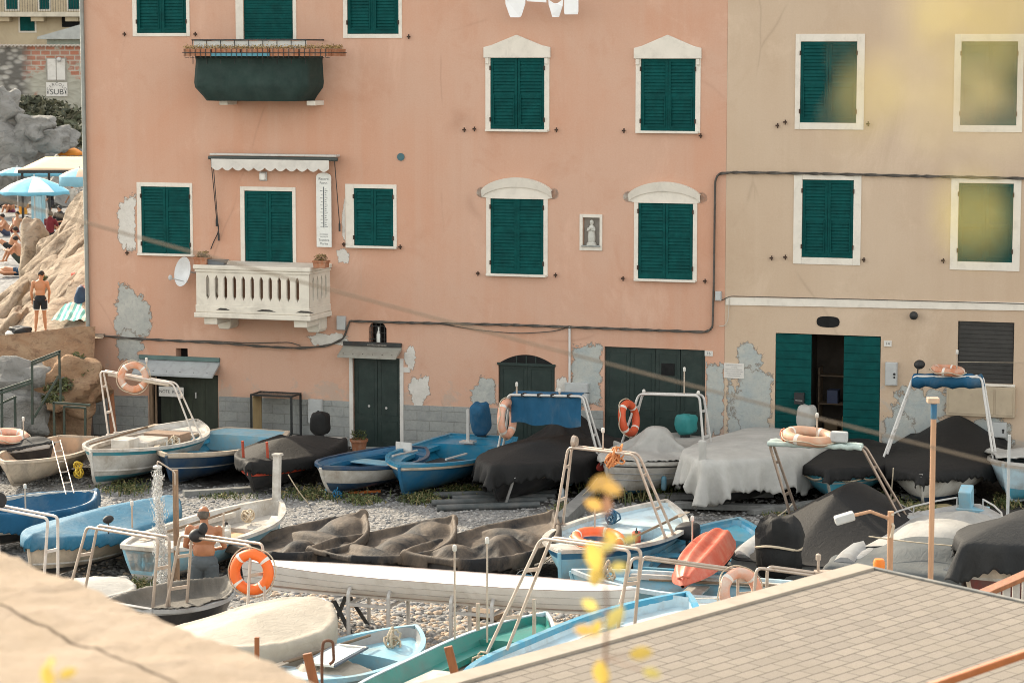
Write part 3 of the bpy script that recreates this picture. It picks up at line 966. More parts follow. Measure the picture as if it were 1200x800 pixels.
for k, (a, b) in enumerate(zip([px0 + i * (px1 - px0) / 5 for i in range(5)], [px0 + (i + 1) * (px1 - px0) / 5 for i in range(5)])):
    pl.box(a + .02, b - .02, -BO - .25, -BO - .05, zr0 - .02, zr0 + .15, 0)
    if k in (1, 2): pl.box(a + .0, b - .0, -BO - .258, -BO - .252, zr0 - .02, zr0 + .05, 1)
pl.box(px1 - .2, px1, -BO - .02, -.25, zr0 - .02, zr0 + .15, 0)
pl.box(px0, px0 + .18, -BO - .02, -.3, zr0 - .02, zr0 + .15, 0)
pl.build('planter', [TERRA, M('blue_planter', (.08, .25, .32), .6)], ub, bevel=.01)
hk = MB()
for i in range(28):
    x = px0 + (px1 - px0) * (i + .5) / 28
    hk.tube([(x, -BO - .04, zr0 - .05), (x, -BO - .265, zr0 - .05), (x, -BO - .265, zr0 + .15)], .008, 5)
hk.tube([(px0, -BO - .265, zr0 + .06), (px1, -BO - .265, zr0 + .06), (px1 + .02, -.25, zr0 + .06)], .008, 5)
hk.build('planter_holder', DARKIRON, ub)
fm = MB()
rnd = random.Random(3)
for i in range(3200):
    if rnd.random() < .85: x, y = rnd.uniform(px0, px1), -BO - .15 + rnd.gauss(0, .06)
    else: x, y = px1 - .1 + rnd.gauss(0, .05), rnd.uniform(-BO, -.3)
    z = zr0 + .15 + abs(rnd.gauss(.02, .035))
    a, t = rnd.uniform(0, 6.3), rnd.uniform(.2, 1.2)
    d = V((cos(a), sin(a), t)).normalized() * rnd.uniform(.02, .05)
    s_ = V((-sin(a), cos(a), 0)) * .012
    fm.add([(x - s_.x, y - s_.y, z), (x + s_.x, y + s_.y, z), (x + d.x, y + d.y, z + d.z)], [(0, 1, 2)], 0 if rnd.random() < .8 else 1)
fo = fm.build('dry_flowers', [M('straw_flowers', (.46, .31, .13), .8, .3, 8, bump=0), LEAFM], ub)
fo['kind'] = 'stuff'

# lower balcony: pierced white balustrade on consoles
lb = part_empty('stone_balcony', pink)
BW = 1.3
a, b = bpt(230, 340, BW), bpt(362, 340, BW)
zt, zb_ = bpt(300, 312, BW).z, bpt(300, 374, BW).z
zr = zt - .13
x0, x1 = a.x, b.x
PLW = M('balcony_cream', (.66, .61, .52), .8, .06, 2, (.44, .40, .34), 2.5, .35, .3, 50, .006)
MB().box(x0 - .06, x1 + .06, -BW - .06, 0, zt - .10, zt).box(x0 - .03, x1 + .03, -BW - .03, 0, zt - .17, zt - .102).build('handrail', PLW, lb, bevel=.02)
MB().box(x0 - .05, x1 + .05, -BW - .05, 0, zb_, zb_ + .12).box(x0 - .02, x1 + .02, -BW - .02, 0, zb_ + .122, zb_ + .30).build('slab', PLW, lb, bevel=.018)
# the screen with pointed slots
def screen(p, q, n, lo, hi, marg):
    mb = MB()
    L = (q - p).length
    d = (q - p).normalized()
    nr_ = V((d.y, -d.x, 0))
    w = (L - 2 * marg) / n
    th = .07
    def P(u, v, o): return p + d * u + V((0, 0, v - p.z)) + nr_ * o
    def quad(pts):
        k = len(pts)
        vs = [P(u, v, 0) for u, v in pts] + [P(u, v, -th) for u, v in pts]
        fs = [tuple(range(k))[::-1], tuple(range(k, 2 * k))] + [(i, (i + 1) % k, k + (i + 1) % k, k + i) for i in range(k)]
        mb.add(vs, fs)
    quad([(0, lo), (marg, lo), (marg, hi), (0, hi)])
    quad([(L - marg, lo), (L, lo), (L, hi), (L - marg, hi)])
    zl, zh = lo + (hi - lo) * .16, hi - (hi - lo) * .08
    quad([(marg, lo), (L - marg, lo), (L - marg, zl), (marg, zl)])
    quad([(marg, zh), (L - marg, zh), (L - marg, hi), (marg, hi)])
    tip = .09
    for i in range(n + 1):
        c = marg + i * w
        hwid = w * .30
        l, r = max(marg, c - hwid), min(L - marg, c + hwid)
        lf, rf = max(marg, c - w / 2), min(L - marg, c + w / 2)
        quad([(lf, zl), (rf, zl), (r, zl + tip), (r, zh - tip), (rf, zh), (lf, zh), (l, zh - tip), (l, zl + tip)])
    return mb
mb = screen(V((x0, -BW, zb_ + .302)), V((x1, -BW, zb_ + .302)), 11, zb_ + .302, zt - .172, .18)
mb2 = screen(V((x1, -BW + .001, zb_ + .302)), V((x1, 0, zb_ + .302)), 4, zb_ + .302, zt - .172, .14)
mb3 = screen(V((x0, 0, zb_ + .302)), V((x0, -BW + .001, zb_ + .302)), 4, zb_ + .302, zt - .172, .14)
for m_ in (mb2, mb3): mb.add(m_.v, m_.f)
mb.build('balustrade', PLW, lb)
for x in (x0 + .16, x1 - .42):
    MB().box(x, x + .34, -BW + .06, -.5, zb_ - .17, zb_ - .002).build('console', PLW, lb, bevel=.02)
    MB().prism([(x + .04, zb_ - .36), (x + .30, zb_ - .36), (x + .34, zb_ - .28), (x + .34, zb_ - .002), (x, zb_ - .002), (x, zb_ - .28)], -.48, 0).build('console', PLW, lb, bevel=.02)
for k, (x, w) in enumerate(((.52, .36), (1.55, .5), (2.55, .45))):
    MB().prism([(x0 + x, zb_ + .19), (x0 + x + w, zb_ + .19), (x0 + x + w * .7, zb_ + .235), (x0 + x + w * .3, zb_ + .24)], -BW - .026, -BW + .01).build('chipped_plaster', M('chip_dark_%d' % k, (.05, .045, .04), .9), lb)
GLZ = M('dark_glass_bottles', (.05, .05, .055), .3, .5, 9)
# awning
AW = M('awning_cloth', (.60, .57, .52), .85, .06, 3, (.45, .42, .38), 4, .3, .2, 60)
aw = part_empty('awning', pink)
a, za = onf(247, 181, .25); b, zb2 = onf(395, 184, .25)
AO = .32
MB().prism([(a, za - .02), (b, za - .02), (b, za + .03), (a, za + .03)], -AO, -.06).build('hood', M('awning_hood', (.52, .5, .46), .6, .08, 3, (.1, .1, .09), 6, .3), aw, bevel=.01)
MB().tube([(a - .03, -AO + .02, za - .075), (b + .03, -AO + .02, za - .075)], .045, 10).build('roller', M('awning_roller', (.05, .06, .055), .5), aw, smooth=50)
vl = MB()
nn = 11
def valf(u, v):
    t = u * nn
    d_ = .20 + .075 * abs(sin(pi * t))
    return (a + .06 + (b - a - .22) * u, -AO - .03 + .012 * sin(u * 30), za - .10 - d_ * v)
vl.grid(nn * 8, 4, valf)
vl.build('valance', AW, aw, smooth=60)
for x, l in ((a + .02, 1.55), (a + .07, 1.9), (b - .05, 1.6)):
    m_ = MB().tube([(x, -AO + .03, za - .1), (x + .03, -.08, za - l)], .011, 6)
    m_.tube([(x + .03, -.08, za - l), (x + .03, -.08, za - l - .18)], .025, 6)
    m_.build('awning_arm', DARKIRON, aw)
lp = hthing('bulkhead_light', 'white square bulkhead light between awning and balcony door', 'light', onf(309, 207)[0], onf(309, 212)[1])
MB().box(-.1, .1, -.04, 0, 0, .22).build('base', GREYBOX, lp, bevel=.02)
MB().blob((0, -.06, .11), (.08, .05, .09), 14, 8, e=.5).build('diffuser', M('opal_plastic', (.75, .74, .7), .3, .03, bump=0), lp, smooth=180)
# thermometer board
a, z0, b, z1 = FR(373.5, 201, 391, 289)
w, h = b - a, z1 - z0
tb = hthing('thermometer_board', 'tall white enamel thermometer sign hanging under the right end of the awning', 'sign', (a + b) / 2, z0, .14)
n = 8
top = [(w / 2 * cos(pi * i / n), h - .12 + .10 * sin(pi * i / n)) for i in range(n + 1)]
MB().prism([(-w / 2, 0), (w / 2, 0)] + top, -.012, .012).build('board', M('white_enamel', (.68, .68, .64), .4, .05, 3, (.4, .36, .3), 5, .25), tb, bevel=.004)
ink = MB()
ink.box(-.012, .012, -.0165, -.0135, h * .26, h * .80)
for i in range(22):
    z = h * .27 + h * .52 * i / 22
    ww = .07 if i % 4 == 0 else .04
    ink.box(.03, .03 + ww, -.0165, -.0135, z, z + .011)
    if i % 2 == 0: ink.box(-.03 - ww * .8, -.03, -.0165, -.0135, z, z + .011)
for tx, z, s_ in (('Ristoro', h - .17, .085), ('Porto', h - .27, .085), ('VINI E BIRRE', .30, .04), ('SPECIALITA', .245, .04), ('Trattoria', .165, .075), ('Marina', .08, .075)):
    vs, fs = text_mb(tx, s_)
    ink.add([(p.x, -.0145, p.z + z) for p in vs], fs)
ink.build('lettering', M('enamel_ink', (.10, .11, .12), .5, .1, 4, bump=0), tb)
# satellite dish
u_, z_ = onf(217, 320, .55)
ds = hthing('satellite_dish', 'white satellite dish at the left end of the stone balcony', 'satellite dish', u_, z_ - .34, .3)
R_ = .36
mb = MB()
prof = [(R_ * i / 8, .16 * (i / 8) ** 2) for i in range(9)]
mb.lathe([(max(r, .0), hh) for r, hh in prof] + [(R_, .15)] + [(R_ * .97 * i / 8, .16 * (i / 8) ** 2 - .012) for i in range(8, -1, -1)], 24)
mb.xform(Matrix.Translation((0, -.1, .34)) @ Matrix.Rotation(radians(-34), 4, 'Z') @ Matrix.Rotation(radians(78), 4, 'X'))
mb.build('reflector', M('dish_white', (.62, .63, .63), .5, .04, 3, (.45, .43, .4), 4, .3), ds, smooth=40)
MB().tube([(.05, .3, .3), (.05, .0, .34)], .02, 8).tube([(.0, -.08, .1), (-.28, -.42, .22)], .012, 6).blob((-.30, -.45, .24), (.05, .05, .07), 8, 6).build('feed_arm', GREYBOX, ds)
# pots and things on the balcony rail
def flower_pot(label, loc, r, h, kind=0, boxy=0.0, rotz=0.0, seed=1):
    t_ = thing('flower_pot', label, 'flower pot', loc, rotz)
    if boxy:
        MB().prism([(-boxy * .9, 0), (boxy * .9, 0), (boxy, h), (-boxy, h)], -r, r).box(-boxy - .015, boxy + .015, -r - .015, r + .015, h - .04, h - .001).build('pot', TERRA, t_, bevel=.008)
    else:
        MB().lathe([(.001, 0), (r * .75, 0), (r * .95, h * .8), (r * 1.08, h * .8), (r * 1.1, h), (r * .98, h), (r * .9, h * .85), (.001, h * .85)], 18).build('pot', TERRA, t_, smooth=35)
    rn = random.Random(seed)
    m_ = MB()
    for i in range(240):
        ax = rn.uniform(-(boxy or r) * .8, (boxy or r) * .8)
        ay = rn.uniform(-r, r) * .8
        a = rn.uniform(0, 6.3)
        hh = rn.uniform(.02, r * 1.2)
        p = V((ax + rn.gauss(0, .02), ay, h * .85 + hh))
        d = V((cos(a), sin(a), rn.uniform(-.1, .9))).normalized() * rn.uniform(.03, .07)
        s_ = d.cross(V((0, 0, 1))).normalized() * .018
        m_.add([p - d * .4, p + s_, p + d, p - s_], [(0, 1, 2, 3)])
    m_.build('plant', DRYPLANT if kind else LEAFM, t_)
    return t_
for (px, py, lab, kd, bx_) in ((237, 309, 'square terracotta pot of brown dry plant on the left end of the balcony rail', 1, .17), (376, 311, 'low terracotta pot of seedlings on the right corner of the balcony rail', 1, .16)):
    p = onf(px, py, BW - .1)
    flower_pot(lab, fw(p[0], BW - .12, zt), .13, .17, kd, bx_, -PHI, seed=px)
p = onf(254, 309, BW - .12)
tb_ = thing('plastic_tub', 'grey plastic tub beside the dry potted plant on the balcony rail', 'tub', fw(p[0], BW - .15, zt), -PHI)
MB().prism([(-.2, 0), (.2, 0), (.24, .12), (-.24, .12)], -.1, .1).box(-.26, .26, -.12, .12, .1, .125).build('tub_body', M('grey_plastic', (.12, .13, .14), .5), tb_, bevel=.01)
p = onf(421, 527, .5)
pp = onz(421, 528, 0)
flower_pot('round terracotta pot of green plant at the foot of the house door', (pp.x, pp.y - .1, 0), .20, .30, 0, 0, 0, 5)
# niche with statue
a, z0, b, z1 = FR(683, 255, 703, 289)
nf = MB()
oa, oz0, ob, oz1 = FR(679.5, 251, 706, 293.5)
nf.box(oa, a - .0, -.03, .0, oz0, oz1); nf.box(b, ob, -.03, 0, oz0, oz1)
nf.box(a, b, -.028, 0, z1, oz1); nf.box(a, b, -.028, 0, oz0, z0)
nf.box(a, b, .12, .155, z0, z1, 1)
nf.box(a - .02, b + .02, -.07, .1, z0 - .001, z0 + .03, 2)
nf.build('niche', [STUCCO_W, M('niche_grey', (.32, .30, .27), .9), CONC], pink, bevel=.004)
st = hthing('saint_statue', 'small pale robed statue standing in the white framed wall niche', 'statue', (a + b) / 2, z0 + .031, -.03)
STM = M('pale_marble', (.52, .51, .46), .6, .12, 8, (.32, .3, .27), 9, .4, .2, 40)
mb = MB().lathe([(.001, 0), (.10, 0), (.105, .06), (.075, .08), (.085, .1), (.09, .2), (.075, .32), (.082, .38), (.06, .44), (.03, .46), (.028, .475), (.045, .495), (.05, .53), (.035, .57), (.001, .585)], 14)
mb.tube([(.07, -.02, .40), (.085, -.06, .34), (.03, -.085, .36), (.0, -.09, .40)], .022, 6).tube([(-.07, -.02, .40), (-.085, -.06, .34), (-.03, -.085, .36), (.0, -.09, .41)], .022, 6)
mb.build('figure', STM, st, smooth=50)
MB().lathe([(.001, 0), (.12, 0), (.12, .03), (.001, .03)], 14, (0, 0, -.0)).build('base', STM, st)
# round wall plate, shutter catches
MB().lathe([(.001, .0), (.09, .0), (.09, .015), (.001, .015)][::-1], 18, (onf(470, 184)[0], -.015, onf(470, 184)[1]), 0, 'y').build('round_plate', M('blue_plate', (.05, .12, .14), .5), pink, smooth=40)
for px, py in ((147, 40), (230, 40), (480, 43), (545, 152), (557, 151), (653, 152), (732, 153), (822, 159), (404, 286), (470, 289), (561, 320), (652, 322), (731, 326), (827, 329), (150, 296)):
    u_, z_ = onf(px, py)
    MB().box(u_ - .05, u_ + .02, -.06, .0, z_ - .02, z_ + .012).box(u_ - .012, u_ + .012, -.07, -.045, z_ - .06, z_ + .05).build('shutter_catch', IRONM, pink)
for px, py in ((905, 302), (912, 147), (921, 143), (1018, 145), (921, 301), (1013, 304), (1106, 305)):
    u_, z_ = onf(px, py)
    MB().box(u_ - .05, u_ + .02, -.06, .0, z_ - .02, z_ + .012).box(u_ - .012, u_ + .012, -.07, -.045, z_ - .06, z_ + .05).build('shutter_catch', IRONM, beige)
# laundry on a line
lz = onf(635, 1, .5)
ul0, ul1 = onf(560, -2, .5), onf(720, -2, .5)
cl = thing('clothes_line', 'thin washing line strung along the pink wall above the gabled windows', 'washing line', fw(ul0[0], .5, ul0[1]), -PHI)
MB().tube(sag((0, 0, 0), (ul1[0] - ul0[0], 0, ul1[1] - ul0[1]), .03, 14), .006, 6).build('line', ROPE, cl)
for x in (0, ul1[0] - ul0[0]): MB().tube([(x, 0, 0), (x, .5, 0)], .012, 6).build('bracket', IRONM, cl)
LIN = M('white_linen', (.80, .80, .80), .8, .03, 5, bump=.1)
def garment(label, px0, px1, poly):
    a, b = onf(px0, 0, .5), onf(px1, 0, .5)
    w = b[0] - a[0]
    t_ = hthing('hanging_garment', label, 'laundry', (a[0] + b[0]) / 2, ul0[1] - .02, .5, 'white laundry on the line')
    pts = [(x * w / 2, z) for x, z in poly]
    k = len(pts)
    mb = MB()
    n = 7
    def row(t): return [(x * (1 - .0), .02 * sin(x * 22) + (.012 if t else -.012), z) for x, z in pts]
    f_, g_ = row(0), row(1)
    mb.add(f_ + g_, [tuple(range(k))[::-1], tuple(range(k, 2 * k))] + [(i, (i + 1) % k, k + (i + 1) % k, k + i) for i in range(k)])
    mb.build('cloth', LIN, t_)
    pg = MB()
    for s_ in (-.8, .8): pg.box(s_ * w / 2 - .012, s_ * w / 2 + .012, -.02, .02, -.03, .05)
    pg.build('peg', M('peg_%d' % px0, (.45, .33, .05), .6), t_)
garment('widest white underpants hanging on the washing line', 592, 616, [(-1, .02), (1, .02), (.98, -.12), (.6, -.38), (.45, -.42), (-.45, -.42), (-.6, -.36), (-.98, -.12)])
garment('white briefs with high cut legs hanging between two other garments', 642.5, 660, [(-1, -.02), (-.3, -.10), (.0, -.11), (.3, -.10), (1, -.02), (.95, -.16), (.5, -.38), (.4, -.42), (-.4, -.42), (-.5, -.36), (-.95, -.14)])
garment('square white cloth at the right end of the hanging laundry', 661, 678, [(-1, .02), (1, .02), (1, -.30), (.9, -.36), (-.9, -.36), (-1, -.30)])
garment('short folded white towel hanging beside the widest underpants', 617, 640.5, [(-1, .02), (1, .02), (1, -.09), (-1, -.06)])

# cables and pipes on the walls
def wallwire(name, label, cat, pts, r=.02, out=.04, mat=None, smooth_r=.08, tw=0):
    q = []
    for p in pts:
        o_ = p[2] if len(p) > 2 else out
        u_, z_ = onf(p[0], p[1], o_)
        q.append(fw(u_, o_, z_))
    q = arcpts(q, smooth_r, 4)
    mb = MB().tube(q, r, 7)
    if tw:
        q2 = []
        for i, p in enumerate(q):
            q2.append(p)
        dense = []
        for a_, b_ in zip(q[:-1], q[1:]):
            n_ = max(1, int((b_ - a_).length / .12))
            for i in range(n_): dense.append(a_.lerp(b_, i / n_))
        dense.append(q[-1])
        for k in range(tw):
            mb.tube([p + N * (.02 * cos(i * .8 + k * 3.1) + .02) + V((0, 0, .022 * sin(i * .8 + k * 3.1))) for i, p in enumerate(dense)], r * .6, 5)
    o = mb.build(name, mat or CABLE, None, recentre=True, smooth=60)
    return tag(o, label, cat)
wallwire('wall_cable', 'bundle of grey cables along the pink wall, then up and across the beige wall', 'cable',
         [(410, 376), (480, 378), (600, 380.5), (667, 383), (770, 387), (828, 389), (835, 384), (836.5, 330), (838, 212), (842, 203.5), (860, 202), (960, 203.5), (1080, 206.5), (1240, 210)], .024, tw=2, smooth_r=.12)
wallwire('wall_cable', 'looping grey cables under the lower balcony from the corner pipe to the door canopy', 'cable',
         [(105, 392), (150, 396), (205, 399), (262, 402, .12), (310, 406, .16), (352, 408, .14), (385, 405), (403, 397), (407, 384), (410, 376)], .022, tw=2, smooth_r=.3)
wallwire('wall_cable', 'slack thin cable sagging off the bundle left of the white conduit', 'cable',
         [(520, 380), (560, 387), (610, 391), (650, 388), (667, 383)], .010, smooth_r=.4)
wallwire('wall_cable', 'second slack cable sagging beneath the stone balcony', 'cable', [(205, 399), (240, 399, .1), (290, 402, .1), (340, 401, .1), (352, 405, .1)], .012, smooth_r=.3)
wallwire('wall_cable', 'thin wire running along the top of the pale band on the beige house', 'cable', [(838, 352), (846, 352), (855, 347), (920, 348.5), (1040, 351.5), (1240, 357)], .009, smooth_r=.1)
wallwire('wall_cable', 'short pale loop of wire below the switch box at the seam of the houses', 'cable', [(855, 349), (853, 376), (849, 382), (843, 382)], .009, mat=M('pale_wire', (.5, .45, .38), .6), smooth_r=.1)
wallwire('wall_cable', 'black wire dropping from the awning arm to the balcony pots', 'cable', [(254, 255), (257, 270), (250, 284), (247, 292)], .012, mat=RUBBER, smooth_r=.15)
wallwire('conduit_pipe', 'straight white conduit dropping from the cable bundle to the pale cabinet', 'pipe', [(667.5, 383), (667.5, 474)], .028, mat=M('white_conduit', (.60, .59, .56), .5))
wallwire('drainpipe', 'tall grey drainpipe down the left corner of the pink house', 'pipe', [(94.5, -60, .08), (104, 430, .08)], .055, mat=M('zinc_pipe', (.26, .27, .25), .5, .15, 2, (.2, .16, .12), 3, .3, metal=.3))
wallwire('drainpipe', 'darker rusty lower length of the corner drainpipe', 'pipe', [(104, 431, .085), (108, 540, .085)], .06, mat=M('rusty_pipe', (.10, .085, .075), .7, .25, 2, (.18, .1, .06), 3, .5))
wallwire('wall_cable', 'thin washing wire stretched across the dark blind window', 'cable', [(1123, 424, .12), (1160, 424.5, .12), (1240, 425, .12)], .006, mat=ROPE)

# glass show case frame standing by the wall
p = onz(325, 524, 0)
cs = thing('display_case', 'empty black framed glass case standing against the stone base', 'display case', fw(onf(324, 500, .4)[0], .42, .0), -PHI)
u0_, zc0, u1_, zc1 = FR(299, 464, 346, 514, .6)
w = (u1_ - u0_) / 2
zc0 = max(.1, zc0)
FRM = M('black_frame', (.018, .02, .02), .5, .2, 5)
for sx in (-1, 1):
    for sy in (-.28, .28):
        MB().box(sx * w - .022, sx * w + .022, sy - .022, sy + .022, 0, zc1).build('post', FRM, cs)
for z in (zc1, zc0 + .02):
    m_ = MB()
    for sy in (-.28, .28): m_.box(-w - .02, w + .02, sy - .02, sy + .02, z - .0, z + .04)
    for sx in (-w, w): m_.box(sx - .02, sx + .02, -.26, .26, z - .0, z + .04)
    m_.build('rim', FRM, cs)
MB().box(-w + .02, w - .02, -.26, .26, zc1 + .012, zc1 + .022).build('top_panel', M('smoked_panel', (.03, .035, .033), .3), cs)
MB().box(-w + .02, w - .02, -.26, .26, zc0 + .022, zc0 + .05).build('bottom_panel', FRM, cs)
MB().box(-w + .024, -w + .034, -.25, .25, zc0 + .06, zc1 - .02).build('side_panel', M('yellowed_panel', (.42, .30, .15), .7), cs)

# ------------------------------------------------------------------ ground, beach, hillside
def gravel_mat(name, stops, scale, warm, earth_shade=False):
    m, t, b, co = newmat(name, .9, spec=.25)
    vo = t.n('ShaderNodeTexVoronoi'); vo.inputs['Scale'].default_value = scale
    t.l(t.mapv(co, (1, 1, 1)), vo.inputs['Vector'])
    sx = t.n('ShaderNodeSeparateXYZ'); t.l(vo.outputs['Color'], sx.inputs[0])
    c = t.ramp(sx.outputs[0], stops)
    c = t.mix(t.ramp(t.noise(co, .5, 6, .65), [(.4, 0.), (.65, .7)]), c, warm)
    c = t.mix(t.ramp(t.noise(co, 3, 6, .7), [(.5, 0.), (.7, .5)]), c, tuple(x * .4 for x in warm))
    c = t.mix(t.ramp(vo.outputs['Distance'], [(.5, 0.), (.85, .4)]), c, (.08, .075, .07))
    if earth_shade:      # dark earth strip along the houses, with shade under the boats painted in
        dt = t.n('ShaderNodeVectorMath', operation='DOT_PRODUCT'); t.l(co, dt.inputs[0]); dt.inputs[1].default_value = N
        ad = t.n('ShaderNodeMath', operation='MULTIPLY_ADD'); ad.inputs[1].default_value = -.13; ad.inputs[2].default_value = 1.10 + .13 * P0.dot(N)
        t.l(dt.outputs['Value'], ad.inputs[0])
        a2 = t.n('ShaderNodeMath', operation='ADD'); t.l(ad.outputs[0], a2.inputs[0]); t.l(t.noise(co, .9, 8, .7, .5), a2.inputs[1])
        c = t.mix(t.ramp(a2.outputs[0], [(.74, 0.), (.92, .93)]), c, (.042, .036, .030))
    t.l(c, b.inputs['Base Color'])
    bp = t.n('ShaderNodeBump'); bp.invert = True
    bp.inputs['Strength'].default_value = .9; bp.inputs['Distance'].default_value = .05
    t.l(vo.outputs['Distance'], bp.inputs['Height'])
    t.l(t.bump(t.noise(co, 5, 5, .6), .4, .05, bp.outputs[0]), b.inputs['Normal'])
    return m
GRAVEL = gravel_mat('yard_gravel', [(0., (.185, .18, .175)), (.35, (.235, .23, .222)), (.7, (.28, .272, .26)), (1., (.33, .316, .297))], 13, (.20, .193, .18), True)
BEACHM = gravel_mat('beach_pebbles', [(0., (.19, .19, .185)), (.5, (.25, .245, .24)), (1., (.33, .32, .31))], 7, (.22, .215, .21))
def gz(x, y):
    return .05 * fbm(V((x * .35, y * .35, 0))) + .025 * fbm(V((x * 1.3, y * 1.3, 5)))
mb = MB()
def gfn(u, v):
    x = -22 + 44 * u; y = 14 + 52 * v
    return (x, y, gz(x, y))
mb.grid(110, 130, gfn)
big = [(-1500, -400), (1500, -400), (1500, 2500), (-1500, 2500)]
mb.add([(x, y, -.9) for x, y in big], [(0, 1, 2, 3)])
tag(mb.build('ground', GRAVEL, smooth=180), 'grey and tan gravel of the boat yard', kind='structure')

def rockmat(name, c1, c2, c3, sc=1.0):
    m, t, b, co = newmat(name, .92, spec=.15)
    v = t.mapv(co, (1, 1, 1.6), rot=(0, .5, 0))
    c = t.mix(t.ramp(t.noise(v, .9 * sc, 9, .68, .6), [(.35, 0.), (.62, 1.)]), c1, c2)
    c = t.mix(t.ramp(t.noise(v, 3.2 * sc, 7, .7, .8), [(.52, 0.), (.68, .8)]), c, c3)
    mu = t.n('ShaderNodeTexVoronoi', feature='DISTANCE_TO_EDGE'); mu.inputs['Scale'].default_value = 1.1 * sc
    t.l(t.mapv(co, (1, 1, 2.2), rot=(.3, .6, 0)), mu.inputs['Vector'])
    c = t.mix(t.ramp(mu.outputs['Distance'], [(0., .12), (.03, 0.)]), c, tuple(x * .5 for x in c3))
    t.l(c, b.inputs['Base Color'])
    nb = t.bump(t.noise(v, 5 * sc, 9, .72), .7, .12)
    t.l(t.bump(t.noise(v, 1.6 * sc, 8, .7, .8), .6, .25, nb), b.inputs['Normal'])
    return m
ROCKW = rockmat('tawny_rock', (.30, .235, .17), (.40, .33, .255), (.11, .085, .062), .8)
ROCKR = rockmat('red_rock', (.33, .19, .11), (.40, .27, .17), (.20, .12, .08), 1.2)
ROCKG = rockmat('grey_rock', (.23, .222, .205), (.31, .30, .28), (.13, .125, .115), .6)
CONCW = M('warm_concrete', (.42, .34, .26), .9, .14, 1.2, (.30, .22, .15), 1.5, .5, .4, 14, .02)

# beach beyond, higher than the yard, then the cliff
mb = MB()
def bfn(u, v):
    x = -70 + 69 * u; y = 73 + 62 * v
    return (x, y, 1.75 + .5 * v + .1 * fbm(V((x * .3, y * .3, 3))))
mb.grid(50, 50, bfn)
tag(mb.build('beach', BEACHM, smooth=180), 'pale pebble beach beyond the rocks', kind='structure')
# sloping rock beside the pink house: built in place, its height follows the slabs of strata
LX = _pd + U * _u0
def rock_h(x, y):
    k = max(0., min(1.1, (600 + x / y * 2950 + 2) / 100.))      # 0 at the beach end, 1 at the house corner
    d = max(0., min(1., (y - 61.5) / 9.0))
    base = 2.45 + .05 * fbm(V((x, y, 1))) - .5 * (1 - min(1, k + .5))
    ridge = 2.75 * (d ** 1.05) * k ** 1.1 - .5 * d * (1 - k)
    st = abs(((x * .75 + y * .35 + .35 * fbm(V((x * .5, y * .5, 8)))) % 1.15) / 1.15 - .5)
    z = base + ridge + (.55 * (.5 - st) * min(1, d * 3)) + .28 * d * fbm(V((x * .9, y * .9, 2)), 6)
    q = V((x * .9 - y * .5, y * .35, 0))
    z += d * (.55 * (noise.ridged_multi_fractal(q * .8, 1.0, 2.1, 5, 1.0, 2.0) - 1.0) * .35 + .30 * noise.voronoi(V((x * 1.1 + z * .6, y * .5, 0)))[0][0] - .12)
    if y > 71: z -= (y - 71) ** 1.3 * .9
    return z
mb = MB()
def rfn(u, v):
    y = 60.9 + 17 * v
    xr = P0.x + .4 + (y - P0.y) * -.15
    x = xr - 8.5 * (1 - u)
    z = rock_h(x, y)
    return (x + .12 * fbm(V((x, y, z)) * 1.3), y + .15 * fbm(V((x * 1.2, y, z + 9))), z)
mb.grid(90, 130, rfn)
tag(mb.build('rock_slope', ROCKW, smooth=30), 'tawny slabs of rock sloping down beside the pink house', 'rock')
# platform edge and its foot
mb = MB()
def pfn(u, v):
    x = -22 + (P0.x + .35 + 22) * u
    k = max(0., min(1., (x - (P0.x - 2.2)) / 2.2))
    top = 2.5 + .25 * k
    z = top - (top + .3) * v
    y = 60.9 + .25 * v * (-1) - 1.1 * v * (1 - .3 * k) + .32 * fbm(V((x * .9, v * 3, 4)), 5) * (.15 + v)
    return (x, y, z + .18 * fbm(V((x * 1.1, v * 4, 7)), 5) * v)
mb.grid(90, 30, pfn)
tag(mb.build('rock_ledge', ROCKR, smooth=30), 'reddish rock face below the bathing platform, cut by dry plants', 'rock')
def boulder(name, label, cat, c, r, mat, seed, jit=.45, e=.75, rz=0.0):
    mb = MB().blob((0, 0, 0), r, 44, 30, jit=jit, e=e, seed=seed, fr=.9)
    mb.v = [tuple(V(p) * (.90 + .07 * fbm(V(p) * 2.8 / max(r) + V((seed, 0, 0)), 5) + .30 * noise.voronoi(V(p) * 1.5 / max(r) + V((seed, 2, 0)))[0][0] - .05 * noise.ridged_multi_fractal(V(p) * 2 / max(r), 1.0, 2.1, 4, 1.0, 2.0))) for p in mb.v]
    o = mb.build(name, mat, None, (c[0], c[1], c[2]), rz, smooth=35)
    return tag(o, label, cat)
p = ony(41, 300, 72)
boulder('boulder', 'tall rounded pale boulder standing behind the boy, left of the rock slabs', 'boulder', (p.x, p.y, p.z - .1), (.42, .5, 1.05), ROCKW, 3, .2, .7)
p = ony(60, 305, 71)
boulder('boulder', 'pale boulder low between the standing stone and the tawny slabs', 'boulder', (p.x, p.y, p.z - .1), (.5, .5, .7), ROCKW, 5, .3)
p = ony(85, 452, 59.5)
boulder('boulder', 'red brown boulder behind the low green railing', 'boulder', (p.x, p.y, p.z), (.8, .6, .6), ROCKR, 7, .5)
p = ony(40, 440, 59.6)
boulder('boulder', 'grey slanting boulder behind the tall green railing', 'boulder', (p.x, p.y, p.z - .2), (1.0, .5, .55), ROCKG, 8, .5, .7)
p = ony(8, 470, 59.3)
boulder('boulder', 'grey block of stone at the left edge behind the railing', 'boulder', (p.x, p.y, p.z - .3), (.9, .5, .6), ROCKG, 9, .4, .6)
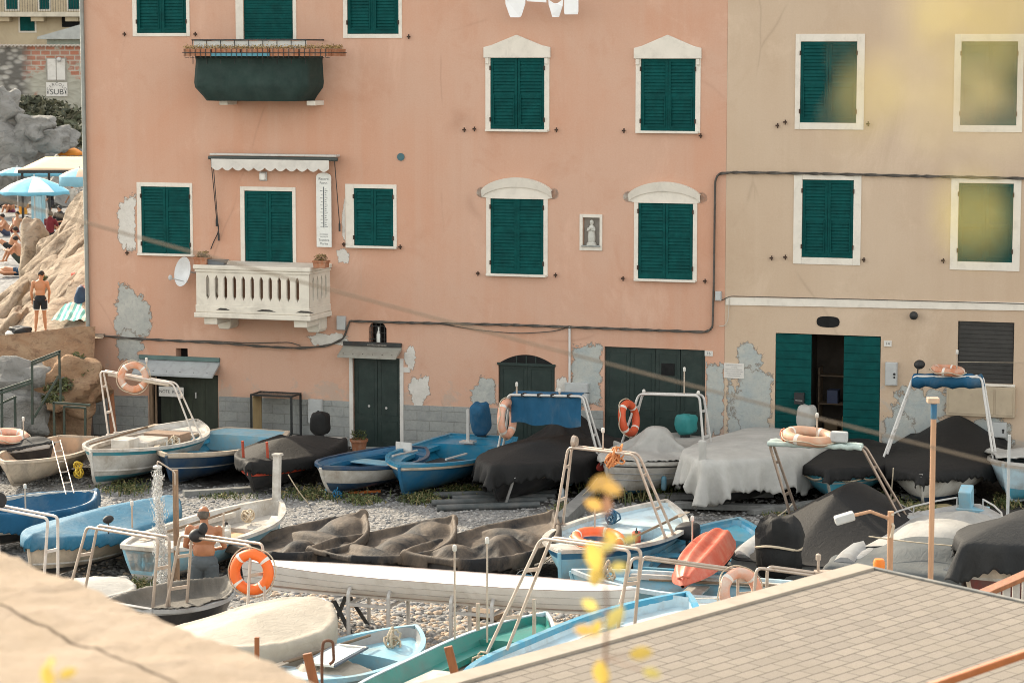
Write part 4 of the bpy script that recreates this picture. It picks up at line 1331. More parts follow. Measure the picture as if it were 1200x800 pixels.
for k, (px, py, Y, L_, h_, d_) in enumerate(((88, 262, 70.5, 1.1, .36, .5), (66, 292, 69.5, 1.15, .34, .5), (38, 326, 68.5, 1.0, .30, .45), (12, 352, 67.5, .9, .26, .45), (92, 292, 68, .95, .34, .45), (76, 322, 66.5, 1.1, .36, .45), (70, 345, 65, .7, .22, .4), (30, 368, 65, .8, .2, .4), (98, 318, 66, .5, .3, .4), (8, 376, 64.5, .7, .18, .4))):
    p = ony(px, py, Y)
    o = boulder('boulder', ('topmost', 'second', 'third', 'lowest')[k] + ' tawny slab in the ridge climbing from the beach to the house corner' if k < 4 else ('tawny slab beside the drainpipe above the red cloth', 'broad tawny slab right behind the boy', 'small slab next to the head of the boy', 'low slab above the black bag', 'short upright slab touching the drainpipe', 'flat slab at the left end of the ledge')[k - 4], 'rock slab', (p.x, p.y, p.z - .2), (L_, d_, h_), ROCKW, 50 + k, .35, .55)
    o.rotation_euler = (radians(10 + 5 * (k % 3)), radians(-47 + 6 * (k % 3)), radians(-12 + 9 * (k % 4)))
# cliff at the back of the beach with boulders
mb = MB()
def cfn(u, v):
    x = -60 + 58 * u
    y = 118 + 14 * v + 3 * fbm(V((x * .12, v * 2, 1)))
    vv = noise.voronoi(V((x * .45, v * 4, 3)))[0]
    y += 1.6 * vv[0] - .5
    return (x, y, 2.0 + 4.7 * v ** .9 + .5 * vv[0] + .4 * fbm(V((x * .4, v * 4, 2)), 6) + (.8 * fbm(V((x * .9, v * 9, 5)), 5)) * (v < .97))
mb.grid(140, 34, cfn)
tag(mb.build('hillside', ROCKG, smooth=30), 'grey rocky bank under the old wall', kind='structure')
for k, (px, py, r, lab) in enumerate(((12, 178, (1.3, 1.1, 1.2), 'largest grey boulder of the cliff foot, at the left edge'),
        (40, 150, (.95, .9, .5), 'smooth grey boulder lying below the scrub, between two larger ones'), (62, 163, (1.0, .9, .55), 'grey boulder at the cliff foot just above the beach canopy'),
        (6, 130, (.7, .7, .9), 'pale upright boulder above the largest one'), (3, 205, (1.0, 1.0, 1.2), 'dark grey boulder behind the striped parasol at the left edge'))):
    p = ony(px, py, 112)
    boulder('boulder', lab, 'boulder', (p.x, p.y, p.z), r, ROCKG, 20 + k, .5, .7, k * 1.3)
# dry stone and brick wall under the far house
def oldwall():
    m, t, b, co = newmat('patched_old_wall', .95, spec=.1)
    br = t.n('ShaderNodeTexBrick')
    br.inputs['Scale'].default_value = 1.0; br.inputs['Brick Width'].default_value = .5; br.inputs['Row Height'].default_value = .26
    br.inputs['Mortar Size'].default_value = .03
    br.inputs['Color1'].default_value = (.40, .16, .10, 1); br.inputs['Color2'].default_value = (.36, .20, .15, 1); br.inputs['Mortar'].default_value = (.4, .36, .3, 1)
    cb = t.n('ShaderNodeCombineXYZ'); sx = t.n('ShaderNodeSeparateXYZ')
    t.l(co, sx.inputs[0]); t.l(sx.outputs[0], cb.inputs[0]); t.l(sx.outputs[2], cb.inputs[1]); t.l(cb.outputs[0], br.inputs['Vector'])
    plaster_ = t.mix(t.noise(co, 2, 6, .65), (.40, .38, .31), (.32, .31, .26))
    c = t.mix(t.ramp(t.noise(co, .55, 6, .6, .3), [(.50, 0.), (.53, 1.)]), plaster_, br.outputs['Color'])
    vo = t.n('ShaderNodeTexVoronoi'); vo.inputs['Scale'].default_value = 2.2
    t.l(t.mapv(co, (1, 1, 1.8)), vo.inputs['Vector'])
    sx2 = t.n('ShaderNodeSeparateXYZ'); t.l(vo.outputs['Color'], sx2.inputs[0])
    stc = t.mix(t.ramp(vo.outputs['Distance'], [(.3, 0.), (.6, 1.)]), t.ramp(sx2.outputs[0], [(0., (.28, .265, .24)), (1., (.40, .38, .34))]), (.13, .122, .11))
    xm_ = t.n('ShaderNodeMapRange'); xm_.inputs[1].default_value = 1.9; xm_.inputs[2].default_value = 1.2; t.l(sx.outputs[0], xm_.inputs[0])
    zm_ = t.n('ShaderNodeMapRange'); zm_.inputs[1].default_value = .7; zm_.inputs[2].default_value = .1; t.l(sx.outputs[2], zm_.inputs[0])
    mx = t.n('ShaderNodeMath', operation='MAXIMUM'); t.l(xm_.outputs[0], mx.inputs[0]); t.l(zm_.outputs[0], mx.inputs[1])
    c = t.mix(mx.outputs[0], c, stc)
    t.l(c, b.inputs['Base Color'])
    t.l(t.bump(vo.outputs['Distance'], .6, .15), b.inputs['Normal'])
    return m
WY = 131.0
wl = ony(-2, 120, WY); wr = ony(110, 120, WY)
ztop = ony(50, 54, WY).z
ow = thing('old_wall', 'patched stone and brick wall with a white shuttered window above the beach', 'wall', (wl.x, WY, 4.5))
MB().box(0, wr.x - wl.x + 4, 0, .6, 0, ztop - 4.5).build('masonry', oldwall(), ow)
cop = MB()
n = 46
for i in range(n):
    x = (wr.x - wl.x + 4) * i / n
    cop.lathe([(.06, -.2), (.06, .5)], 6, (x + .05, .1, ztop - 4.48), 0, 'y')
cop.build('coping', M('tile_coping', (.4, .36, .31), .8), ow)
def wy(px, py): q = ony(px, py, WY); return q.x - wl.x, q.z - 4.5
(a, zb1), (b, zt1) = wy(54.5, 95.5), wy(78, 68)
wdw = MB().box(a, b, -.05, .0, zb1, zt1).build('window', M('weathered_frame', (.3, .28, .24), .8), ow)
MB().box(a + .08, (a + b) / 2 - .02, -.09, -.052, zb1 + .08, zt1 - .05).build('shutter', WHITE, wdw)
MB().box((a + b) / 2 + .02, b - .08, -.09, -.052, zb1 + .08, zt1 - .05).build('shutter', WHITE, wdw)
lpq = wy(76, 70)
MB().blob((lpq[0] - .25, -.3, lpq[1]), (.14, .14, .14), 10, 6).build('lamp', ALU, ow, smooth=180)
(a, zb1), (b, zt1) = wy(54.5, 113), wy(79, 96.5)
sgn = thing('diving_club_sign', 'white painted sign reading CIRCOLO SUB in black below the white window', 'sign', (wl.x + (a + b) / 2, WY - .01, 4.5 + zb1))
w, h = b - a, zt1 - zb1
MB().box(-w / 2, w / 2, -.05, 0, 0, h).build('board', WHITE, sgn)
mb = MB()
vs, fs = text_mb('SUB', .40)
mb.add([(p.x * 1.05, -.054, p.z + h * .30) for p in vs], fs)
for i, ch in enumerate('CIRCOLO'):
    an = pi - .42 - (pi - .84) * i / 6
    vs, fs = text_mb(ch, .21)
    ro = an - pi / 2
    cx, cz = cos(an) * w * .43, h * .26 + sin(an) * h * .60
    mb.add([(cx + p.x * cos(ro) - p.z * sin(ro), -.054, cz + p.x * sin(ro) + p.z * cos(ro)) for p in vs], fs)
for s_ in (-1, 1):
    mb.box(s_ * w * .42 - .03, s_ * w * .42 + .03, -.056, -.052, h * .18, h * .38)
mb.build('lettering', INK, sgn)
# cream house far behind
HY = 140.0
def hy(px, py): q = ony(px, py, HY); return q.x, q.z
hx0, hx1 = hy(-40, 30)[0], hy(125, 30)[0]
hz0, hz1 = hy(0, 62)[1], hy(0, 12.5)[1]
fh = thing('cream_house', 'cream house with green shutters and a railed balcony far behind the old wall', 'house', (hx0, HY, hz0))
CRM = M('cream_plaster', (.46, .38, .26), .9, .08, .6, (.36, .28, .19), .8, .4)
MB().box(0, hx1 - hx0, 0, 8, 0, hz1 - hz0 + 5).build('wall', CRM, fh)
MB().box(-.1, hx1 - hx0, -1.2, -.002, hz1 - hz0 - .35, hz1 - hz0 - .1).build('balcony_slab', M('balcony_slab_cream', (.5, .45, .36), .8), fh)
for px in (7, 47, 87):
    x = hy(px, 15)[0] - hx0
    MB().box(x - .35, x + .35, -.9, -.003, hz1 - hz0 - .6, hz1 - hz0 - .352).build('bracket', CRM, fh)
rl = MB()
zz = hz1 - hz0
rl.tube([(0, -1.15, zz + .85), (hx1 - hx0, -1.15, zz + .85)], .03, 5)
for i in range(60): rl.tube([(i * .14, -1.15, zz - .1), (i * .14, -1.15, zz + .85)], .012, 4, caps=False)
rl.build('railing', DARKIRON, fh)
for (q0, q1, q2, q3) in ((23.5, 17, 41, 36.5), (7, -20, 21, 11), (46, -20, 58, 11), (80, -20, 94, 11)):
    (a, z1_), (b, z0_) = hy(q0, q1), hy(q2, q3)
    w_ = MB().box(a - hx0 - .09, b - hx0 + .09, -.05, -.001, z0_ - hz0 - .09, z1_ - hz0 + .09).build('window', STUCCO_W, fh)
    MB().box(a - hx0, b - hx0, -.09, -.052, z0_ - hz0, z1_ - hz0).build('shutter', TEAL, w_)
(a, z1_), (b, z0_) = hy(72.5, 19.5), hy(110, 32)
MB().box(a - hx0, b - hx0, -.05, -.001, z0_ - hz0, z1_ - hz0).build('dark_window', BLACK, fh)
# lean-to with grey roof
q0, q1 = ony(50, 44, 136), ony(112, 27, 136)
ln = thing('lean_to_shed', 'low shed with a sloping grey roof standing behind the old wall', 'shed', (q0.x, 135, q0.z - 1.6))
wx = q1.x - q0.x
MB().prism([(0, 1.5), (wx, 1.5), (wx, q1.z - q0.z + 1.65), (0, 1.62)], -.6, 3).build('roof', M('grey_sheet_roof', (.33, .35, .34), .7), ln)
MB().box(.4, wx, 0, 3, 0, 1.49).build('wall', M('shed_wall', (.26, .3, .27), .9), ln)
# scrub on the cliff
def scrub(name, label, c, r, n, seed, mats, size=.16):
    rn = random.Random(seed)
    mb = MB()
    for i in range(n):
        d = V((rn.gauss(0, 1), rn.gauss(0, 1), rn.gauss(0, 1))).normalized() * rn.uniform(.45, 1.0) ** .5
        k = .75 + .5 * noise.noise(d * 1.9 + V((seed, 0, 0)))
        p = V((d.x * r[0] * k, d.y * r[1] * k, abs(d.z) * r[2] * k))
        a, b_ = V((rn.gauss(0, 1), rn.gauss(0, 1), rn.gauss(0, .7))).normalized(), V((rn.gauss(0, 1), rn.gauss(0, 1), rn.gauss(0, 1))).normalized()
        a *= size * rn.uniform(.5, 1.2)
        s_ = a.cross(b_).normalized() * size * .35
        mb.add([p - a * .5, p + s_, p + a, p - s_], [(0, 1, 2, 3)], rn.randrange(len(mats)))
    o = mb.build(name, mats, None, c)
    return tag(o, label, 'shrub')
SCR = [M('scrub_green', (.085, .092, .055), .85, .4, 1, bump=0), M('scrub_olive', (.13, .125, .08), .85, .4, 1, bump=0), M('scrub_dark', (.055, .06, .04), .85, .3, 1, bump=0)]
for k, (px, py, r, lab) in enumerate(((68, 132, (2.0, 1.2, .7), 'dark scrub right under the painted diving sign'), (92, 138, (1.2, 1.0, 1.5), 'tall dark shrub against the corner of the pink house, on the cliff'),
        (45, 122, (1.6, 1, .8), 'low scrub clump under the red bricks'), (60, 146, (2.2, 1.2, 1.0), 'wide olive scrub across the middle of the cliff'), (82, 160, (1.6, 1, 1.1), 'scrub just above the orange parasol'), (15, 156, (.9, .6, .6), 'small green tuft between two grey boulders'), (22, 118, (1.0, .7, .6), 'thin scrub at the foot of the dry stone wall'))):
    p = ony(px, py, 116 + 10 * (160 - py) / 60)
    scrub('shrub', lab, (p.x, p.y, p.z - r[2] * .4), r, int(500 * r[0]), k + 40, SCR, .3)
for k, (px, py, Y, r, lab) in enumerate(((58, 273 + 60, 66.5, (.35, .3, .25), 'small green plant growing between the slabs above the boy'), (85, 428, 59.3, (.35, .2, .3), 'dry tuft high on the red rock face'), (75, 458, 59.0, (.55, .25, .35), 'green tuft low on the red rock face'), (92, 442, 59.2, (.4, .2, .3), 'olive tuft beside the drainpipe on the red rock'), (62, 470, 58.6, (.3, .2, .22), 'lowest yellow green tuft behind the railing post'))):
    p = ony(px, py, Y)
    scrub('plant', lab, (p.x, p.y, p.z), r, 380, k + 60, [LEAFM, M('olive_leaf_%d' % k, (.12, .12, .05), .8, .3, 3, bump=0), SCR[0]], .11)['category'] = 'plant'
# steps and green railings by the platform
def railing(label, name, pts, bars=(), r=.026, mid=()):
    """posts and rails given as pixel points at their own distance"""
    q = [ony(*p) for p in pts]
    c = (q[0] + q[-1]) / 2
    t_ = thing(name, label, 'railing', (c.x, c.y, .0))
    o = V((c.x, c.y, 0))
    for a_, b_ in bars:
        A, B = ony(*a_) - o, ony(*b_) - o
        nm = 'post' if abs(A.x - B.x) < .15 else 'rail'
        MB().beam(A, B, r * 2, r * 2, up=(0, 1, 0)).build(nm, GREENRAIL, t_, bevel=.006)
    return t_
Y1 = 57.6
railing('tall green metal railing stepping up the rock, open frame with a diagonal brace', 'metal_railing', [(0, 440, Y1), (70, 410, Y1)],
        [((37.5, 423, Y1), (38, 497, Y1)), ((69.5, 411, Y1), (70, 444, Y1)), ((37, 424, Y1), (71, 411, Y1)), ((39, 426.5, Y1 - .05), (70, 414, Y1 - .05)), ((69, 440, Y1), (40, 489, Y1)), ((2, 456, Y1), (2.5, 502, Y1)), ((-6, 459, Y1), (37, 445, Y1)), ((-6, 463, Y1 - .04), (37, 448.5, Y1 - .04)), ((17.5, 466, Y1 + .4), (18, 500, Y1 + .4)), ((0, 473, Y1 + .4), (19, 464.5, Y1 + .4)), ((71, 443, Y1), (71, 470, Y1))])
railing('low green metal railing with a square gate frame beside the drainpipe', 'metal_railing', [(62, 480, Y1 - .6), (104, 480, Y1 - .6)],
        [((63, 471, Y1 - .6), (64, 514, Y1 - .6)), ((62, 471.5, Y1 - .6), (106, 474.5, Y1 - .6)), ((75, 476, Y1 - .3), (75.5, 510, Y1 - .3)), ((74, 476, Y1 - .3), (101, 478, Y1 - .3)), ((100, 478, Y1 - .3), (100, 512, Y1 - .3))])
# ------------------------------------------------------------------ boats
def paint(name, col, dirt=(.30, .26, .21), damt=.55, rough=.38):
    m = M(name, col, rough, .08, 1.6, dirt, 2.2, damt, .06, 30, .004, coat=.15)
    # scum along the waterline, and drips running down from the rim
    t = NT(m); bq = m.node_tree.nodes['Principled BSDF']
    co = t.n('ShaderNodeTexCoord').outputs['Object']
    sx = t.n('ShaderNodeSeparateXYZ'); t.l(co, sx.inputs[0])
    mr = t.n('ShaderNodeMapRange'); mr.inputs[1].default_value, mr.inputs[2].default_value, mr.inputs[3].default_value, mr.inputs[4].default_value = .42, .02, 0., .45
    t.l(sx.outputs[2], mr.inputs[0])
    ad = t.n('ShaderNodeMath', operation='ADD'); t.l(mr.outputs[0], ad.inputs[0]); t.l(t.noise(t.mapv(co, (2, 2, 1)), 2.0, 7, .7), ad.inputs[1])
    old = bq.inputs['Base Color'].links[0].from_socket
    c = t.mix(t.ramp(ad.outputs[0], [(.66, 0.), (.92, .55)]), old, tuple(x * .55 for x in dirt))
    c = t.mix(t.ramp(t.noise(t.mapv(co, (11, 11, .7)), 1.0, 5, .65), [(.60, 0.), (.72, .38)]), c, tuple(x * .8 for x in dirt))
    c = t.mix(t.ramp(t.noise(co, 9, 8, .75, .4), [(.64, 0.), (.69, .5)]), c, tuple(x * .9 for x in dirt))
    t.l(c, bq.inputs['Base Color'])
    return m
P_WHITE = paint('boat_white', (.54, .52, .48))
P_CREAM = paint('boat_cream', (.52, .43, .33))
P_PEACH = paint('boat_peach', (.56, .38, .25))
P_NAVY = paint('boat_navy', (.012, .045, .10), (.06, .08, .1))
P_BLUE = paint('boat_blue', (.012, .11, .22), (.06, .14, .2))
P_MID = paint('boat_mid_blue', (.012, .18, .31), (.08, .2, .27))
P_BRIGHT = paint('boat_bright_blue', (.045, .27, .42), (.2, .3, .33))
P_SKY = paint('boat_sky_blue', (.20, .42, .53), (.3, .36, .36))
P_PALE = paint('boat_pale_blue', (.46, .60, .66), (.36, .38, .38))
P_TEAL = paint('boat_teal', (.02, .21, .27), (.1, .2, .22))
P_GREEN = paint('boat_green', (.008, .20, .165), (.06, .16, .14))
P_TURQ = paint('boat_turquoise', (.05, .33, .46), (.15, .3, .36))
P_BLACK = paint('boat_black', (.018, .018, .02), (.06, .055, .05))
P_RED = paint('boat_antifouling_red', (.16, .03, .025), (.1, .06, .05), rough=.7)
P_GREY = paint('boat_grey', (.36, .37, .37), (.25, .24, .23))
P_FLOOR = M('boat_floor_boards', (.36, .26, .17), .7, .2, 2, (.2, .16, .12), 3, .5, .2, 20, stretch=(.8, 8, 8))
P_DARKIN = M('boat_dark_inside', (.05, .05, .052), .8, .2, 3, (.1, .09, .08), 3, .4)
def tarp(name, c1, dust, damt=.5, rough=.75):
    m, t, b, co = newmat(name, rough, spec=.3)
    c = t.mix(t.ramp(t.noise(co, 1.4, 6, .65, .3), [(.3, 0.), (.7, 1.)]), tuple(x * .8 for x in lin(c1)), tuple(x * 1.15 for x in lin(c1)))
    c = t.mix(t.ramp(t.noise(t.mapv(co, (1, 1, .5)), 1.1, 9, .72, .5), [(.62 - damt * .3, 0.), (.80 - damt * .2, damt)]), c, dust)
    t.l(c, b.inputs['Base Color'])
    nb = t.bump(t.noise(t.mapv(co, (1, 1.7, 1), rot=(0, 0, .6)), 4.5, 5, .6, 1.6), .32, .04)
    t.l(t.bump(t.noise(co, 14, 5, .6), .25, .015, nb), b.inputs['Normal'])
    return m
T_BLUE = tarp('blue_tarpaulin', (.010, .082, .165), (.17, .20, .21), .4)
T_LBLUE = tarp('worn_blue_tarpaulin', (.022, .125, .21), (.20, .26, .29), .5)
T_BLACK = tarp('black_tarpaulin', (.010, .010, .010), (.035, .031, .027), .3)
T_BROWN = tarp('dusty_black_tarpaulin', (.012, .013, .015), (.19, .145, .105), .75)
T_GREY = tarp('grey_tarpaulin', (.09, .10, .102), (.15, .145, .135), .4)
T_LGREY = tarp('light_grey_cover', (.36, .35, .325), (.28, .26, .23), .4)
T_WHITE = tarp('white_tarpaulin', (.42, .412, .385), (.33, .31, .27), .4)
T_CREAM = tarp('cream_cover', (.40, .355, .29), (.30, .255, .20), .45)
T_CHAR = tarp('charcoal_cover', (.018, .019, .020), (.05, .048, .044), .35)

class Boat:
    """near end = stem (t = 1) unless flipped; the two ends are given as pixels at gunwale height"""
    def __init__(s, name, label, bow, stern, zg, B, D=None, sb=.28, ss=.12, tr=0.0, full=2.3, k=.36, zb=.12, rake=.25, group=None, cat='boat', tilt=0.0, srake=None, hf=.68):
        zg, sb, ss = zb + (zg - zb) * hf, sb * (.65 if hf < 1 else 1), ss * (.65 if hf < 1 else 1)
        a, b = onz(bow[0], bow[1], zg + sb), onz(stern[0], stern[1], zg + ss)
        d = V((a.x - b.x, a.y - b.y, 0))
        s.L = d.length
        s.B, s.zb = B, zb
        s.D = zg - zb
        s.sb, s.ss, s.tr, s.full, s.kk, s.rake = sb, ss, tr, full, k, rake
        s.srake = rake * .6 if srake is None else srake
        c = (a + b) / 2
        s.root = thing(name, label, cat, (c.x, c.y, zb), atan2(d.y, d.x), group)
        s.root.rotation_euler[0] = tilt
        s.mw = Matrix.Translation((c.x, c.y, zb)) @ Matrix.Rotation(atan2(d.y, d.x), 4, 'Z')
        s.mi = s.mw.inverted()
        n = 26
        s.ts = [(1 - cos(pi * i / n)) / 2 for i in range(n + 1)]
    def half(s, t):
        tm = .46
        h = s.B / 2
        if t >= tm:
            return max(.012, h * (1 - ((t - tm) / (1 - tm)) ** s.full))
        q = ((tm - t) / tm) ** (2.4)
        return max(.012, h * (s.tr + (1 - s.tr) * (1 - q)))
    def sheer(s, t):
        return s.D + s.sb * max(0, (t - .4) / .6) ** 2 + s.ss * max(0, (.4 - t) / .4) ** 2
    def pt(s, t, f, side=1, inset=0.0):
        """f = height fraction keel to gunwale"""
        b = s.half(t)
        e = abs(2 * t - 1) ** 5
        k = s.kk + (.55 - s.kk * .4) * (e if (t > .5 or s.tr < .1) else e * .2)
        zs = s.sheer(t)
        zk = (.10 * s.D) * max(0, (t - .75) / .25) ** 2
        y = max(0.0, b * f ** k - inset)
        z = zk + (zs - zk) * f
        L = s.L
        x = (t - .5) * L
        if t > .6: x -= s.rake * (1 - f) ** 1.6 * ((t - .6) / .4) ** 2
        elif t < .4 and s.tr < .1: x += s.srake * (1 - f) ** 1.6 * ((.4 - t) / .4) ** 2
        return V((x, y * side, z))
    def hull(s, bands, mats, floor=.42, inner=None, wall=.045, floor_mat=None, extra=()):
        """bands = list of (top fraction, material index)"""
        fr = sorted({0, .06, .16, .3, .45, .6, .72, .84, .93, 1.0, *[b[0] for b in bands]})
        def band(f):
            for tp, mi in bands:
                if f <= tp + 1e-6: return mi
            return bands[-1][1]
        mb = MB()
        nf = len(fr)
        for side in (1, -1):
            vs = [s.pt(t, f, side) for t in s.ts for f in fr]
            fs, ms = [], []
            for i in range(len(s.ts) - 1):
                for j in range(nf - 1):
                    q = (i * nf + j, (i + 1) * nf + j, (i + 1) * nf + j + 1, i * nf + j + 1)
                    fs.append(q if side < 0 else q[::-1])
                    ms.append(band(fr[j + 1]))
            mb.add(vs, fs, ms)
        # transom
        for j in range(nf - 1):
            a, b, c, d = s.pt(0, fr[j], 1), s.pt(0, fr[j], -1), s.pt(0, fr[j + 1], -1), s.pt(0, fr[j + 1], 1)
            mb.add([a, b, c, d], [(0, 1, 2, 3)], band(fr[j + 1]))
        # keel and stem bar
        mb.tube([s.pt(t, 0, 1) * 1 + V((0, -s.pt(t, 0, 1).y, -.02)) for t in s.ts[1:-1]] + [s.pt(1, f, 0) + V((.02, 0, 0)) for f in (.1, .3, .5, .7, .85, .95)], .035, 6, band(.6))
        s.o_hull = mb.build('hull', mats, s.root, smooth=50)
        if inner is not None:
            im = MB()
            zf = s.D * floor
            ts = [t for t in s.ts if .015 < t < .985]
            prof = []
            for t in ts:
                row = []
                for side in (1, -1):
                    col = []
                    for f in (1.0, .9, .75, .6, None):
                        if f is None:
                            f = min(.98, max(.05, zf / s.sheer(t)))
                            f = min(f, .55)
                        p = s.pt(t, f, side, wall)
                        p.x = p.x * (1 - .06 / s.L) 
                        col.append(p)
                    row += col if side > 0 else col[::-1]
                prof.append(row)
            n = len(prof[0])
            vs = [p for r in prof for p in r]
            fs, ms = [], []
            for i in range(len(prof) - 1):
                for j in range(n - 1):
                    fs.append((i * n + j, (i + 1) * n + j, (i + 1) * n + j + 1, i * n + j + 1))
                    ms.append(1 if j == 4 else 0)
            fs.append(tuple(range(n))); ms.append(0)
            fs.append(tuple(reversed(range(len(vs) - n, len(vs))))); ms.append(0)
            im.add(vs, fs, ms)
            im.build('inner_hull', [inner, floor_mat or inner], s.root, smooth=50)
        return s
    def gunwale(s, mat, w=.085, h=.055, out=.025, name='gunwale'):
        mb = MB()
        for side in (1, -1):
            vs, fs = [], []
            for t in s.ts:
                p = s.pt(t, 1, side)
                o_ = V((p.x, p.y + side * out, p.z))
                i_ = V((p.x, side * max(0.0, abs(p.y) - w + out), p.z))
                vs += [o_ + V((0, 0, -h)), o_ + V((0, 0, .012)), i_ + V((0, 0, .014)), i_ + V((0, 0, -h))]
            for i in range(len(s.ts) - 1):
                for j in range(4):
                    q = (i * 4 + j, (i + 1) * 4 + j, (i + 1) * 4 + (j + 1) % 4, i * 4 + (j + 1) % 4)
                    fs.append(q if side > 0 else q[::-1])
            fs += [(0, 1, 2, 3), tuple(len(vs) - 4 + q for q in (3, 2, 1, 0))]
            mb.add(vs, fs)
        if s.tr > .1:
            a, b = s.pt(0, 1, 1), s.pt(0, 1, -1)
            mb.box(a.x - .03, a.x + .06, b.y, a.y, a.z - h, a.z + .016)
        mb.build(name, mat, s.root, smooth=35)
        return s
    def rub(s, mat, f=.84, r=.022, name='rubbing_strip', sides=(1, -1)):
        mb = MB()
        for side in sides:
            mb.tube([s.pt(t, f, side) + V((0, side * .006, 0)) for t in s.ts], r, 6)
        mb.build(name, mat, s.root, smooth=60)
        return s
    def deck(s, t0, t1, drop, mat, name='deck', camber=.03, inset=.05, coam=None):
        ts = sorted({t0, t1, *[t for t in s.ts if t0 < t < t1]})
        mb = MB()
        m = 8
        vs = []
        for t in ts:
            z = s.sheer(t) - drop
            f = min(1, max(.05, z / s.sheer(t)))
            y = max(.004, s.pt(t, f, 1, inset).y)
            x = s.pt(t, f, 1).x
            for j in range(m + 1):
                q = -1 + 2 * j / m
                vs.append((x, y * q, z + camber * (1 - q * q)))
        fs = [(i * (m + 1) + j, (i + 1) * (m + 1) + j, (i + 1) * (m + 1) + j + 1, i * (m + 1) + j + 1) for i in range(len(ts) - 1) for j in range(m)]
        mb.add(vs, fs)
        for idx in (0, len(ts) - 1):
            row = [V(v) for v in vs[idx * (m + 1):(idx + 1) * (m + 1)]]
            tt_ = ts[idx]; pl_ = s.pt(tt_, .35, 1, .05)
            low = [V((min(p.x, pl_.x) if tt_ > .5 else max(p.x, pl_.x), p.y / max(1e-4, abs(row[0].y)) * max(.002, pl_.y), pl_.z)) for p in row]
            mb.add(row + low, [(j, j + 1, m + 2 + j, m + 1 + j) for j in range(m)])
        return mb.build(name, mat, s.root, smooth=40)
    def side_deck(s, t0, t1, w, drop, mat, name='side_deck'):
        mb = MB()
        ts = [t0 + (t1 - t0) * i / 14 for i in range(15)]
        for side in (1, -1):
            vs = []
            for t in ts:
                z = s.sheer(t) - drop
                y = s.pt(t, z / s.sheer(t), 1, .05).y
                x = s.pt(t, 1, 1).x
                yi = max(.01, y - w)
                vs += [(x, side * y, z), (x, side * yi, z), (x, side * yi, z - .09)]
            mb.add(vs, [(i * 3 + j, (i + 1) * 3 + j, (i + 1) * 3 + j + 1, i * 3 + j + 1) for i in range(14) for j in range(2)])
        return mb.build(name, mat, s.root, smooth=30)
    def thwart(s, t, mat, w=.24, drop=.2, th=.035):
        z = s.sheer(t) - drop
        y = s.pt(t, z / s.sheer(t), 1, .045).y
        x = s.pt(t, 1, 1).x
        MB().box(x - w / 2, x + w / 2, -y, y, z - th, z).build('thwart', mat, s.root, bevel=.006)
        return s
    def lbox(s, t, y, w, l, z0, h, mat, name='engine_box', bev=.02, sub=None):
        x = (t - .5) * s.L
        o = MB().box(x - l / 2, x + l / 2, y - w / 2, y + w / 2, z0, z0 + h).build(name, mat, s.root, bevel=bev)
        return o
    def cover(s, mat, ridge=.25, skirt=.3, t0=.0, t1=1.0, sagk=0.0, wr=.03, seed=1.0, peak=None, humps=(), over=.05, name='cover', hem=.25, rk=1.3, slack=1.05, steps=90, wind=1.0, tied=False):
        """a sheet of cloth dropped over the boat: falls, catches on gunwales, ridge and gear, hangs in folds"""
        L = s.L
        tt = np.linspace(0, 1, 80)
        hb = np.array([s.half(t) for t in tt]) + over
        sh = np.array([s.sheer(t) for t in tt]) + .045
        xt = (tt - .5) * L
        skm = skirt * (1 + hem * .5)
        xa, xb = (-L / 2 - skm if t0 <= 0 else (t0 - .5) * L), (L / 2 + skm if t1 >= 1 else (t1 - .5) * L)
        wy = hb.max() + skm
        sp = max(.05, max((xb - xa) / 66, 2 * wy / 48))
        nu, nv = int((xb - xa) / sp) + 1, int(2 * wy / sp) + 1
        X, Y = np.meshgrid(np.linspace(xa, xb, nu), np.linspace(-wy, wy, nv), indexing='ij')
        dx, dy = X[1, 0] - X[0, 0], Y[0, 1] - Y[0, 0]
        rng = np.random.RandomState(int(seed * 10) % 9973)
        ph = rng.uniform(0, 6.28, 6)
        # the cut of the cloth: the boat's outline plus an uneven hem
        hemv = skirt * (1 + hem * (.55 * np.sin(X * 2.1 + ph[0] + np.sign(Y) * 1.3) + .35 * np.sin(X * 5.3 + ph[1] + np.sign(Y) * 2.1)))
        hx = np.interp(X, xt, hb)
        beyond = np.maximum(0, np.abs(X) - L / 2)
        ok = np.abs(Y) <= hx + np.sqrt(np.maximum(0, hemv ** 2 - beyond ** 2))
        ok &= beyond <= hemv
        def support(x, y):
            h_ = np.interp(x, xt, hb)
            z_ = np.interp(x, xt, sh)
            q = np.clip(np.abs(y) / np.maximum(h_, .02), 0, 1)
            t = np.clip(x / L + .5, 0, 1)
            if sagk > 0:
                top = np.where(q > 1 - .09 / np.maximum(h_, .1), z_, z_ - sagk - .12)
            else:
                rg = ridge * np.sin(np.pi * t) ** .7
                if peak: rg = rg + peak[1] * np.exp(-((t - peak[0]) / peak[2]) ** 2)
                top = z_ + rg * (1 - q ** rk)
            for (ht, hy_, hr, hh, ry) in humps:
                dd = ((t - ht) * L / hr) ** 2 + ((y - hy_) / ry) ** 2
                top = np.maximum(top, (z_ - (sagk if sagk > 0 else 0)) + hh * np.exp(-dd ** 2.2) + (0 if sagk > 0 else .02))
            ins = (np.abs(y) < h_) & (np.abs(x) < L / 2 + over)
            return top, ins, h_
        top, ins, h_ = support(X, np.clip(Y, -hx * .98, hx * .98))
        P = np.stack([X, Y, top + .03 + .01 * rng.rand(nu, nv)], -1)
        Q = P.copy()
        w = ok.astype(float)
        wi = np.ones((nu, nv))
